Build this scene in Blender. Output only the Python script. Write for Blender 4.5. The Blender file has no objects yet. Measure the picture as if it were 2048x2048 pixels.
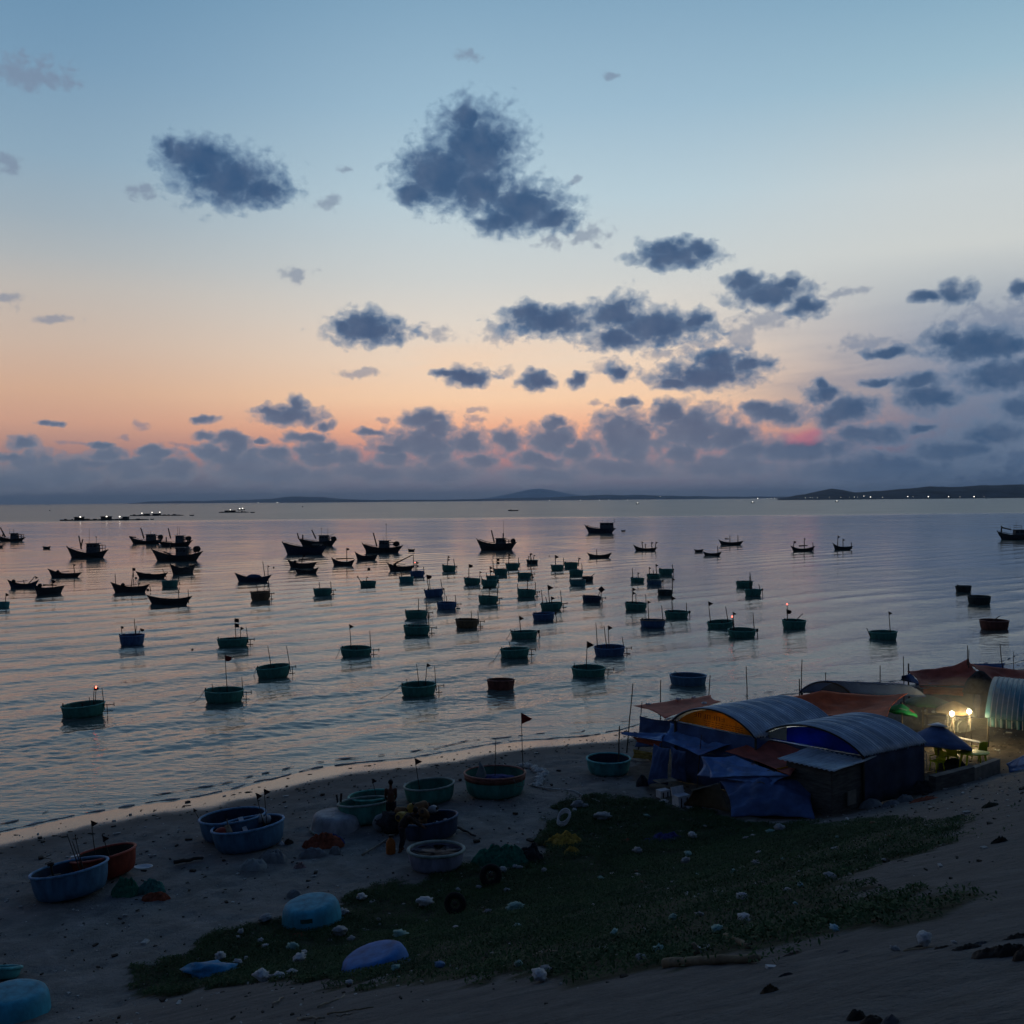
import bpy, bmesh, math, random
import numpy as np
from mathutils import Vector, Matrix, noise as mn

random.seed(7)
np.random.seed(7)
R = math.radians
sc = bpy.context.scene
col = sc.collection

# ------------------------------------------------------------------ camera
F = 2050.0                                    # focal length in pixels of a 2048 px wide frame
CAM = Vector((0, 0, 12.5))
PITCH, ROLL = R(0.70), R(0.53)
f_ = Vector((0, math.cos(PITCH), -math.sin(PITCH)))
r0 = Vector((1, 0, 0)); u0 = Vector((0, math.sin(PITCH), math.cos(PITCH)))
r_ = r0 * math.cos(ROLL) - u0 * math.sin(ROLL)
u_ = u0 * math.cos(ROLL) + r0 * math.sin(ROLL)
cam = bpy.data.cameras.new("camera")
co = bpy.data.objects.new("camera", cam); col.objects.link(co)
M = Matrix.Identity(4)
for i in range(3):
    M[i][0] = r_[i]; M[i][1] = u_[i]; M[i][2] = -f_[i]; M[i][3] = CAM[i]
co.matrix_world = M
cam.sensor_width = 36.0
cam.lens = 36.0 * F / 2048.0
cam.clip_start = 0.1; cam.clip_end = 120000
sc.camera = co
sc.render.resolution_x = sc.render.resolution_y = 1024
sc.render.engine = 'CYCLES'
sc.view_settings.view_transform = 'Standard'
sc.view_settings.look = 'None'
sc.view_settings.exposure = 0.0
sc.view_settings.gamma = 1.0
sc.cycles.volume_bounces = 0
sc.cycles.max_bounces = 6
sc.cycles.use_adaptive_sampling = True
sc.cycles.adaptive_threshold = 0.02
sc.cycles.adaptive_min_samples = 32
sc.cycles.use_denoising = True
sc.cycles.time_limit = 1100

def s2l(c):
    c = c / 255.0
    return c / 12.92 if c <= 0.04045 else ((c + 0.055) / 1.055) ** 2.4
def rgb(r, g, b): return (s2l(r), s2l(g), s2l(b), 1.0)

def ray(px, py): return f_ + r_ * ((px - 1024) / F) + u_ * ((1024 - py) / F)
def proj(P):
    v = Vector(P) - CAM; z = v.dot(f_)
    return 1024 + F * v.dot(r_) / z, 1024 - F * v.dot(u_) / z
def W(px, py, z=0.0):
    d = ray(px, py); t = (z - CAM.z) / d.z
    return CAM + d * t
def Y(px, py, y):
    d = ray(px, py); return CAM + d * (y / d.y)
def azel(px, py):
    d = ray(px, py).normalized()
    return math.degrees(math.atan2(d.x, d.y)), math.degrees(math.asin(d.z))

# ------------------------------------------------------------------ world: dusk sky
def build_world():
    w = bpy.data.worlds.new("World"); sc.world = w; w.use_nodes = True
    nt = w.node_tree; N = nt.nodes; L = nt.links
    N.clear()
    def nd(t, **k):
        n = N.new(t)
        for a, v in k.items(): setattr(n, a, v)
        return n
    def put(sock, v):
        if isinstance(v, bpy.types.NodeSocket): L.new(v, sock)
        else: sock.default_value = v
    def m(op, a, b=None, c=None, clamp=False):
        n = nd('ShaderNodeMath', operation=op, use_clamp=clamp)
        put(n.inputs[0], a)
        if b is not None: put(n.inputs[1], b)
        if c is not None: put(n.inputs[2], c)
        return n.outputs[0]
    def vm(op, a, b=None, c=None):
        n = nd('ShaderNodeVectorMath', operation=op)
        put(n.inputs[0], a)
        if b is not None: put(n.inputs[1], b)
        if c is not None: put(n.inputs[2], c)
        return n.outputs['Value'] if op in ('LENGTH', 'DOT_PRODUCT') else n.outputs['Vector']
    def sst(x, lo, hi, a=0.0, b=1.0):
        n = nd('ShaderNodeMapRange', interpolation_type='SMOOTHSTEP')
        put(n.inputs[0], x); n.inputs[1].default_value = lo; n.inputs[2].default_value = hi
        n.inputs[3].default_value = a; n.inputs[4].default_value = b
        return n.outputs[0]
    def mix(fac, a, b, bt='MIX'):
        n = nd('ShaderNodeMix', data_type='RGBA', blend_type=bt)
        put(n.inputs[0], fac); put(n.inputs[6], a); put(n.inputs[7], b)
        return n.outputs[2]
    tc = nd('ShaderNodeTexCoord'); dirv = vm('NORMALIZE', tc.outputs['Generated'])
    sep = nd('ShaderNodeSeparateXYZ'); L.new(dirv, sep.inputs[0])
    X, Yy, Z = sep.outputs
    az = m('MULTIPLY', m('ARCTAN2', X, Yy), 57.29578)
    el = m('MULTIPLY', m('ARCSINE', Z), 57.29578)
    LO, HI = -2.0, 60.0
    ef = m('DIVIDE', m('SUBTRACT', el, LO), HI - LO, clamp=True)
    def ramp(stops):
        n = nd('ShaderNodeValToRGB'); cr = n.color_ramp; cr.interpolation = 'EASE'
        cr.interpolation = 'LINEAR'
        pts = sorted([((math.degrees(math.atan((999 - y) / F)) - LO) / (HI - LO), c) for y, c in stops])
        while len(cr.elements) < len(pts): cr.elements.new(0.5)
        for e, (p, c) in zip(cr.elements, pts): e.position = min(1, max(0, p)); e.color = rgb(*c)
        L.new(ef, n.inputs[0]); return n.outputs[0]
    left = ramp([(1040, (80, 94, 114)), (990, (92, 106, 128)), (945, (114, 116, 132)), (905, (172, 134, 130)), (850, (210, 162, 140)),
                 (790, (215, 175, 149)), (700, (206, 184, 168)), (600, (192, 186, 180)), (540, (176, 182, 185)), (470, (160, 176, 187)),
                 (360, (142, 170, 190)), (180, (120, 155, 183)), (0, (103, 143, 175)), (-500, (66, 106, 150)), (-1700, (34, 58, 100))])
    cen = ramp([(1040, (90, 102, 124)), (990, (104, 116, 138)), (945, (134, 126, 142)), (905, (204, 142, 136)), (860, (248, 180, 146)),
                (800, (255, 213, 176)), (720, (242, 218, 195)), (640, (226, 217, 206)), (560, (209, 212, 210)), (400, (186, 207, 217)),
                (220, (157, 188, 208)), (0, (131, 167, 193)), (-500, (84, 124, 166)), (-1700, (36, 62, 104))])
    rig = ramp([(1040, (58, 80, 108)), (990, (62, 86, 118)), (930, (80, 102, 132)), (860, (110, 122, 146)), (780, (134, 142, 162)),
                (690, (156, 164, 178)), (610, (184, 190, 194)), (540, (206, 210, 208)), (420, (199, 209, 212)),
                (220, (157, 189, 206)), (0, (124, 164, 191)), (-500, (78, 120, 162)), (-1700, (36, 60, 102))])
    back = ramp([(1040, (44, 49, 60)), (900, (56, 62, 76)), (600, (64, 74, 92)), (0, (58, 74, 98)), (-1700, (36, 52, 82))])
    c = mix(sst(az, -26, -1), left, cen)
    c = mix(sst(az, 7, 25), c, rig)
    clear = c
    # thin streaky veil, mostly low and to the right
    mp = nd('ShaderNodeCombineXYZ'); L.new(m('MULTIPLY', az, 0.05), mp.inputs[0]); L.new(m('ADD', m('MULTIPLY', el, 0.42), m('MULTIPLY', az, -0.03)), mp.inputs[1])
    nv = nd('ShaderNodeTexNoise'); L.new(mp.outputs[0], nv.inputs['Vector']); nv.inputs['Scale'].default_value = 1.6
    nv.inputs['Detail'].default_value = 6; nv.inputs['Roughness'].default_value = 0.55; nv.inputs['Distortion'].default_value = 0.3
    vf = m('MULTIPLY', sst(nv.outputs[0], 0.42, 0.72), m('MULTIPLY', sst(az, 2, 20), sst(el, 13, 5)))
    c = mix(m('MULTIPLY', vf, 0.45), c, rgb(112, 126, 152))
    wf = m('MULTIPLY', sst(nv.outputs[0], 0.5, 0.3), m('MULTIPLY', sst(az, -20, 0), m('MULTIPLY', sst(az, 17, 8), m('MULTIPLY', sst(el, 3, 5), sst(el, 10, 7)))))
    c = mix(m('MULTIPLY', wf, 0.3), c, rgb(252, 205, 165))
    # ---- clouds : blobs given as (pixel x, pixel y, half width, half height) turned into sky angles
    solid = [(455,358,112,50),(402,325,78,42),(520,378,62,30),(345,300,24,22),
        (950,300,100,82),(955,375,95,48),(885,350,95,62),(1045,415,98,48),(935,240,34,34),(1000,440,56,28),(830,385,50,26),(1110,440,50,24),
        (1350,514,90,21),(1330,498,58,20),(1400,500,36,16),
        (1540,585,80,28),(1615,612,46,18),(1490,562,40,20),(1575,565,32,18),
        (740,664,84,28),(730,645,52,26),(690,655,32,18),
        (1105,642,112,30),(1310,655,120,36),(1235,628,56,40),(1235,680,70,22),(1060,625,40,22),(1390,640,32,18),
        (1415,748,112,28),(1440,722,58,26),(1500,728,40,18),(1350,765,46,14),
        (935,754,58,18),(1075,762,40,17),(1160,760,22,14),(1240,745,26,18),(895,750,30,12),
        (585,832,62,20),(598,812,26,20),(545,822,28,13),(650,850,22,10),(612,876,46,12),
        (455,876,36,14),(412,870,26,9),(47,886,34,13),(97,847,18,6),(740,863,30,7),(516,881,14,8),(408,838,24,8),(200,889,26,7),(300,898,34,9),
        (320,908,40,10),(20,912,36,10),
        (848,838,48,22),(848,885,105,34),(940,882,46,30),(1014,880,36,30),(1105,880,56,36),(1108,850,20,18),(780,895,46,14),(870,860,40,26),
        (1238,868,58,50),(1388,862,92,50),(1335,830,40,30),(1455,872,60,34),(1255,806,24,11),(1258,880,90,40),
        (1552,826,66,20),(1520,815,36,14),(1648,788,36,22),(1642,768,18,16),(1700,818,56,26),(1670,835,46,26),(1735,872,80,22),(1600,900,130,28),
        (1968,692,104,32),(1900,680,40,22),(2016,752,96,34),(1855,796,58,28),(1845,765,50,18),(1990,868,72,26),(2040,815,44,24),(1900,900,90,24),
        (1775,705,44,9),(1765,762,40,9),(1845,858,36,10),(1908,584,34,22),(1850,594,30,11),(2046,580,18,14),
        (100,950,120,26),(262,938,100,22),(190,930,60,14),(345,940,50,22),(500,930,96,34),(455,915,40,22),(655,918,82,22),(620,905,30,14),(745,945,100,22),(560,950,140,24),
        (880,945,90,24),(1100,925,52,16),(1240,935,120,24),(60,925,40,24),(132,932,34,18),(215,912,40,20),(300,922,38,22),(420,905,34,20),(470,893,32,22),(545,910,38,20),(640,897,38,24),(700,925,34,20),(790,917,42,22),(880,915,44,24),(962,925,34,20),(1062,915,38,18),(1160,905,44,24),(1270,907,48,26),(1362,907,48,22),(1500,905,58,26),(1450,930,140,28),(1750,940,200,34),(1090,950,100,18),(0,965,140,20)]
    wispy = [(1175,470,62,20),(1100,485,40,14),(870,668,50,16),(590,548,36,17),(110,636,40,10),(4,600,34,18),(0,325,30,22),(1010,665,60,24),
        (720,748,52,10),(1480,672,42,36),(1400,690,70,26),(1318,705,36,18),(1215,735,46,18),(1005,745,24,16),(60,145,80,30),(655,405,30,16),(685,338,18,7),
        (280,385,26,12),(1150,362,20,9),(935,112,24,10),(1222,147,20,6),(1680,585,60,10),(1540,640,60,24),(1735,690,60,20),
        (950,835,24,8),(760,836,22,6),(280,850,14,8),(1310,800,14,10),(1195,810,24,9),(960,815,26,7),(170,885,46,5),(240,870,24,5),(380,892,30,6),(2020,640,120,40)]
    cv = nd('ShaderNodeCombineXYZ'); L.new(az, cv.inputs[0]); L.new(el, cv.inputs[1])
    pos = cv.outputs[0]
    n1 = nd('ShaderNodeTexNoise'); L.new(pos, n1.inputs['Vector']); n1.inputs['Scale'].default_value = 0.75
    n1.inputs['Detail'].default_value = 3.5; n1.inputs['Roughness'].default_value = 0.5
    warp = vm('MULTIPLY', vm('SUBTRACT', n1.outputs['Color'], (0.5, 0.5, 0.5)), (1.7, 1.0, 0))
    wp = vm('ADD', pos, warp)
    n2 = nd('ShaderNodeTexNoise'); L.new(vm('MULTIPLY', pos, (1.0, 1.25, 1.0)), n2.inputs['Vector']); n2.inputs['Scale'].default_value = 1.5
    n2.inputs['Detail'].default_value = 3.4; n2.inputs['Roughness'].default_value = 0.52; n2.inputs['Distortion'].default_value = 0.25
    def field(lst):
        cur = None
        for (x, y, a, b) in lst:
            A, E = azel(x, y)
            ra = math.degrees(a / F) * 1.14; rb = math.degrees(b / F) * 1.22
            q = vm('MULTIPLY_ADD', wp, (1 / ra, 1 / rb, 0), (-A / ra, -E / rb, 0))
            d = vm('LENGTH', q)
            cur = d if cur is None else m('MINIMUM', cur, d)
        return cur
    fs = field(solid)
    nz = m('SUBTRACT', n2.outputs[0], 0.5)
    ds = m('MULTIPLY_ADD', nz, 1.2, fs)
    dw = m('MULTIPLY_ADD', nz, 2.2, field(wispy))
    front = sst(Yy, 0.05, 0.2)
    a1 = m('MULTIPLY', m('ADD', m('MULTIPLY', sst(ds, 1.16, 0.80), 0.55), m('MULTIPLY', sst(ds, 0.98, 0.45), 0.45)), front)
    a2 = m('MULTIPLY', m('MULTIPLY', sst(dw, 1.0, 0.2), 0.7), front)
    core = sst(m('MULTIPLY_ADD', nz, 0.7, fs), 0.95, 0.25)
    low = sst(el, 7.5, 1.5)
    ca = mix(core, rgb(98, 128, 160), rgb(44, 78, 118))
    cb = mix(core, rgb(126, 134, 150), rgb(96, 113, 136))
    cl = mix(low, ca, cb)
    cl = mix(m('MULTIPLY', sst(az, 8, 22), 0.75), cl, mix(core, rgb(100, 122, 150), rgb(50, 82, 118)))
    lit = m('MULTIPLY', m('SUBTRACT', n1.outputs[0], 0.5), 0.35)
    c = mix(m('MULTIPLY', a2, 0.9), c, mix(low, rgb(120, 134, 158), rgb(134, 128, 144)))
    c = mix(m('MULTIPLY', a1, m('MULTIPLY_ADD', sst(el, 0.3, 2.6), 0.45, 0.5)), c, mix(m('ADD', 0.04, lit, clamp=True), cl, rgb(150, 158, 174)))
    # one gap low on the right still catches the last red light
    A, E = azel(1600, 872)
    pk = vm('LENGTH', vm('MULTIPLY_ADD', wp, (1 / 1.5, 1 / 0.62, 0), (-A / 1.5, -E / 0.62, 0)))
    c = mix(m('MULTIPLY', sst(m('MULTIPLY_ADD', nz, 0.8, pk), 1.0, 0.2), 0.6), c, rgb(205, 112, 128))
    # sky away from the sunset is far darker
    sd = vm('DOT_PRODUCT', dirv, (0.05, 0.9987, 0.0))
    c = mix(sst(sd, 0.62, -0.1), c, back)
    cb0 = mix(sst(sd, 0.62, -0.1), clear, back)
    # a faint share of a physical twilight sky
    ns = nd('ShaderNodeTexSky', sky_type='NISHITA'); ns.sun_disc = False
    ns.sun_elevation = R(-1.0); ns.sun_rotation = R(3.0); ns.air_density = 1.2; ns.dust_density = 1.5
    c = mix(1.0, c, mix(1.0, ns.outputs[0], (0.002, 0.002, 0.002, 1), 'MULTIPLY'), 'ADD')
    bg = nd('ShaderNodeBackground'); L.new(c, bg.inputs[0]); bg.inputs[1].default_value = 1.0
    bg2 = nd('ShaderNodeBackground'); L.new(cb0, bg2.inputs[0]); bg2.inputs[1].default_value = 1.0
    cloudy = m('MULTIPLY', m('GREATER_THAN', Yy, 0.06), m('LESS_THAN', el, 30.0))
    ms = nd('ShaderNodeMixShader'); L.new(cloudy, ms.inputs[0]); L.new(bg2.outputs[0], ms.inputs[1]); L.new(bg.outputs[0], ms.inputs[2])
    out = nd('ShaderNodeOutputWorld'); L.new(ms.outputs[0], out.inputs[0])
    w.cycles.sampling_method = 'MANUAL'; w.cycles.sample_map_resolution = 512
build_world()

# ------------------------------------------------------------------ helpers
def mat(name, c, rough=0.75, var=0.25, scale=4.0, bump=0.0, bscale=20.0, metal=0.0, c2=None, emit=None, spec=0.18, coat=0.0, stretch=None):
    """procedural principled material: base colour broken up by noise (wear, fading), optional bump"""
    m = bpy.data.materials.new(name); m.use_nodes = True
    nt = m.node_tree; N = nt.nodes; L = nt.links
    b = N['Principled BSDF']
    b.inputs['Roughness'].default_value = rough
    b.inputs['Metallic'].default_value = metal
    b.inputs['Specular IOR Level'].default_value = spec
    tc = N.new('ShaderNodeTexCoord')
    src = tc.outputs['Object']
    if stretch:
        mp = N.new('ShaderNodeMapping'); mp.inputs['Scale'].default_value = stretch
        L.new(src, mp.inputs[0]); src = mp.outputs[0]
    n = N.new('ShaderNodeTexNoise'); n.inputs['Scale'].default_value = scale
    n.inputs['Detail'].default_value = 5; n.inputs['Roughness'].default_value = 0.6
    L.new(src, n.inputs['Vector'])
    cr = N.new('ShaderNodeValToRGB')
    cr.color_ramp.elements[0].position = 0.3; cr.color_ramp.elements[1].position = 0.7
    d = c2 if c2 else tuple(v * (1 - var) for v in c)
    e = c if c2 else tuple(min(1, v * (1 + var)) for v in c)
    cr.color_ramp.elements[0].color = (*d, 1); cr.color_ramp.elements[1].color = (*e, 1)
    L.new(n.outputs[0], cr.inputs[0]); L.new(cr.outputs[0], b.inputs['Base Color'])
    if bump:
        n2 = N.new('ShaderNodeTexNoise'); n2.inputs['Scale'].default_value = bscale; n2.inputs['Detail'].default_value = 4
        L.new(src, n2.inputs['Vector'])
        bp = N.new('ShaderNodeBump'); bp.inputs['Strength'].default_value = bump; bp.inputs['Distance'].default_value = 0.03
        L.new(n2.outputs[0], bp.inputs['Height']); L.new(bp.outputs[0], b.inputs['Normal'])
    if emit:
        b.inputs['Emission Color'].default_value = (*emit[0], 1); b.inputs['Emission Strength'].default_value = emit[1]
    return m

class MB:
    """collects shapes, then links them as one mesh object"""
    def __init__(s): s.v = []; s.f = []; s.m = []; s.cur = 0
    def add(s, vs, fs):
        o = len(s.v); s.v.extend([tuple(v) for v in vs])
        for f in fs: s.f.append(tuple(i + o for i in f)); s.m.append(s.cur)
    def box(s, c, size, rot=None, taper=1.0):
        cx, cy, cz = c; a, b, h = (size[0] / 2, size[1] / 2, size[2] / 2)
        vs = [Vector((x * a * (taper if z > 0 else 1), y * b * (taper if z > 0 else 1), z * h)) for z in (-1, 1) for y in (-1, 1) for x in (-1, 1)]
        if rot is not None: vs = [rot @ v for v in vs]
        s.add([(v.x + cx, v.y + cy, v.z + cz) for v in vs], [(0, 2, 3, 1), (4, 5, 7, 6), (0, 1, 5, 4), (2, 6, 7, 3), (0, 4, 6, 2), (1, 3, 7, 5)])
    def bar(s, p, q, w, h):
        p, q = Vector(p), Vector(q); d = q - p; l = d.length
        if l < 1e-6: return
        s.box((p + q) / 2, (l, w, h), d.to_track_quat('X', 'Z').to_matrix())
    def tube(s, pts, rad, n=8, cap=True):
        pts = [Vector(p) for p in pts]; k = len(pts)
        if not hasattr(rad, '__len__'): rad = [rad] * k
        vs = []; fs = []; up = None
        for i, p in enumerate(pts):
            d = (pts[min(i + 1, k - 1)] - pts[max(i - 1, 0)])
            d = d.normalized() if d.length > 1e-9 else Vector((0, 0, 1))
            if up is None: up = d.orthogonal().normalized()
            a = (up - d * up.dot(d))
            a = a.normalized() if a.length > 1e-6 else d.orthogonal().normalized()
            up = a; b = d.cross(a)
            for j in range(n):
                t = 2 * math.pi * j / n
                vs.append(p + (a * math.cos(t) + b * math.sin(t)) * rad[i])
        for i in range(k - 1):
            for j in range(n):
                fs.append((i * n + j, i * n + (j + 1) % n, (i + 1) * n + (j + 1) % n, (i + 1) * n + j))
        if cap:
            fs.append(tuple(range(n - 1, -1, -1))); fs.append(tuple((k - 1) * n + j for j in range(n)))
        s.add(vs, fs)
    def lathe(s, prof, n=32, sx=1.0, sy=1.0, close=False, fn=None):
        vs = []; fs = []; k = len(prof)
        for (r, z) in prof:
            for j in range(n):
                t = 2 * math.pi * j / n
                p = Vector((r * math.cos(t) * sx, r * math.sin(t) * sy, z))
                vs.append(fn(p) if fn else p)
        for i in range(k - 1 if not close else k):
            i2 = (i + 1) % k
            for j in range(n):
                fs.append((i * n + j, i * n + (j + 1) % n, i2 * n + (j + 1) % n, i2 * n + j))
        if not close:
            if prof[0][0] > 1e-4: fs.append(tuple(range(n - 1, -1, -1)))
            if prof[-1][0] > 1e-4: fs.append(tuple((k - 1) * n + j for j in range(n)))
        s.add(vs, fs)
    def blob(s, c, r, nz=0.3, freq=2.0, sub=3, seed=0, floor=None):
        bm = bmesh.new(); bmesh.ops.create_icosphere(bm, subdivisions=sub, radius=1.0)
        vs = []
        for v in bm.verts:
            p = v.co.copy(); q = p * freq + Vector((seed * 7.3, seed * 3.1, seed * 1.7))
            k = 1 + nz * (mn.fractal(q, 0.8, 2.0, 4) )
            p = Vector((p.x * r[0] * k, p.y * r[1] * k, p.z * r[2] * k))
            if floor is not None and p.z < floor: p.z = floor
            vs.append(p + Vector(c))
        fs = [tuple(v.index for v in f.verts) for f in bm.faces]
        bm.free(); s.add(vs, fs)
    def grid(s, fn, nu, nv):
        vs = [fn(i / nu, j / nv) for j in range(nv + 1) for i in range(nu + 1)]
        w = nu + 1
        s.add(vs, [(j * w + i, j * w + i + 1, (j + 1) * w + i + 1, (j + 1) * w + i) for j in range(nv) for i in range(nu)])
    def build(s, name, mats, parent=None, smooth=False, solid=0.0, sharp=None):
        me = bpy.data.meshes.new(name)
        me.from_pydata(s.v, [], s.f)
        if not isinstance(mats, (list, tuple)): mats = [mats]
        for m in mats: me.materials.append(m)
        if len(mats) > 1: me.polygons.foreach_set('material_index', s.m)
        if smooth:
            me.polygons.foreach_set('use_smooth', [True] * len(me.polygons))
            if sharp: me.set_sharp_from_angle(angle=R(sharp))
        me.validate(); me.update()
        o = bpy.data.objects.new(name, me); col.objects.link(o)
        if parent: o.parent = parent
        if solid:
            md = o.modifiers.new('thickness', 'SOLIDIFY'); md.thickness = solid; md.offset = 0
        return o

def tag(o, label=None, cat=None, group=None, kind=None):
    if label: o['label'] = label
    if cat: o['category'] = cat
    if group: o['group'] = group
    if kind: o['kind'] = kind
    return o
def empty(name, loc, label, cat, group=None, rz=0.0, rx=0.0, ry=0.0):
    o = bpy.data.objects.new(name, None); col.objects.link(o)
    o.empty_display_size = 0.3
    o.location = loc; o.rotation_euler = (rx, ry, rz)
    return tag(o, label, cat, group)
def np_mesh(name, V, Fq, material, smooth=True):
    me = bpy.data.meshes.new(name)
    V = np.asarray(V, dtype=np.float32); Fq = np.asarray(Fq, dtype=np.int32); k = Fq.shape[1]
    me.vertices.add(len(V)); me.vertices.foreach_set('co', V.ravel())
    me.loops.add(Fq.size); me.loops.foreach_set('vertex_index', Fq.ravel())
    me.polygons.add(len(Fq))
    me.polygons.foreach_set('loop_start', np.arange(0, Fq.size, k, dtype=np.int32))
    me.polygons.foreach_set('use_smooth', np.full(len(Fq), smooth))
    me.materials.append(material); me.update(calc_edges=True)
    o = bpy.data.objects.new(name, me); col.objects.link(o)
    return o

def vnoise(x, y, seed=0):
    xi = np.floor(x).astype(np.int64); yi = np.floor(y).astype(np.int64)
    fx = x - xi; fy = y - yi
    fx = fx * fx * (3 - 2 * fx); fy = fy * fy * (3 - 2 * fy)
    def h(a, b):
        n = (a * 374761393 + b * 668265263 + seed * 974634777) & 0xffffffff
        n = ((n ^ (n >> 13)) * 1274126177) & 0xffffffff
        n = n ^ (n >> 16)
        return (n & 0xffff) / 65535.0
    return (h(xi, yi) * (1 - fx) + h(xi + 1, yi) * fx) * (1 - fy) + (h(xi, yi + 1) * (1 - fx) + h(xi + 1, yi + 1) * fx) * fy
def fbm(x, y, oct=4, seed=0, g=0.5):
    a = 1.0; t = 0.0; n = 0.0
    for o in range(oct):
        t = t + a * (vnoise(x, y, seed + o * 17) - 0.5); n += a
        a *= g; x = x * 2.03 + 5.1; y = y * 2.03 - 3.7
    return t / n

# ------------------------------------------------------------------ terrain : sea bed, beach, embankment slope
TX, TY = 0.842, 0.539          # along the shore
def dist(x, y): return x * TY - (y - 28.6) * TX      # > 0 up the embankment, -20 at the water's edge
def along(x, y): return x * TX + (y - 28.6) * TY
def hg(x, y):
    x = np.asarray(x, dtype=float); y = np.asarray(y, dtype=float)
    d = dist(x, y); s = along(x, y)
    e = d + 20 + 0.7 * np.sin(s * 0.21 + 0.6) + 0.35 * np.sin(s * 0.63)
    beach = np.where(e > 0, np.clip(e / 20, 0, 1.2) ** 0.9, e * 0.075)
    beach = np.where(d > 0, np.minimum(beach, 1.05), beach)
    beach = np.clip(beach, -3.0, 1.05)
    dd = np.minimum(d, 24.6)
    slope = 0.41 * 0.5 * (dd + np.sqrt(dd * dd + 2.0)) - 0.41 * 0.5 * (np.sqrt(400 + 2.0) - 20)
    return beach + np.maximum(slope, 0)
def hgf(x, y): return float(hg(x, y))
def ground(px, py):
    d = ray(px, py); t = 4.0; prev = 4.0
    while t < 400:
        p = CAM + d * t
        if p.z < hgf(p.x, p.y): break
        prev = t; t *= 1.02
    lo, hi = prev, t
    for _ in range(24):
        m_ = (lo + hi) / 2; p = CAM + d * m_
        if p.z < hgf(p.x, p.y): hi = m_
        else: lo = m_
    p = CAM + d * hi
    return Vector((p.x, p.y, hgf(p.x, p.y)))
def gz(p): return hgf(p.x, p.y)

# green cover outline in the photo, turned into a mask over the ground
COVER = [(240, 1992), (262, 1950), (330, 1915), (420, 1872), (560, 1840), (640, 1838), (690, 1800), (760, 1764), (880, 1752), (950, 1738), (1010, 1735), (1090, 1722), (1096, 1660), (1112, 1622),
         (1180, 1594), (1300, 1604), (1400, 1625), (1500, 1648), (1600, 1645), (1680, 1650), (1760, 1640), (1850, 1640), (1930, 1650), (1905, 1690), (1800, 1715), (1700, 1745), (1690, 1790),
         (1880, 1790), (1900, 1815), (1780, 1850), (1660, 1878), (1560, 1898), (1500, 1905), (1330, 1935), (1110, 1962), (1000, 1972), (930, 1958), (800, 1968), (700, 1965), (600, 1960), (420, 1975), (300, 1990)]
def proj_np(x, y, z):
    vx, vy, vz = x - CAM.x, y - CAM.y, z - CAM.z
    zz = vx * f_.x + vy * f_.y + vz * f_.z
    return 1024 + F * (vx * r_.x + vy * r_.y + vz * r_.z) / zz, 1024 - F * (vx * u_.x + vy * u_.y + vz * u_.z) / zz
COVW = [ground(*p) for p in COVER]
def in_poly(x, y, P):
    r = np.zeros(x.shape, bool); n = len(P)
    for i in range(n):
        x1, y1 = P[i][0], P[i][1]; x2, y2 = P[(i + 1) % n][0], P[(i + 1) % n][1]
        c = ((y1 > y) != (y2 > y)) & (x < (x2 - x1) * (y - y1) / (y2 - y1 + 1e-12) + x1)
        r ^= c
    return r
def cover(x, y):
    jx = fbm(x * 1.3, y * 1.3, 3, 5) * 1.7; jy = fbm(x * 1.3 + 40, y * 1.3, 3, 9) * 1.7
    return in_poly(x + jx, y + jy, COVW)

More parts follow.
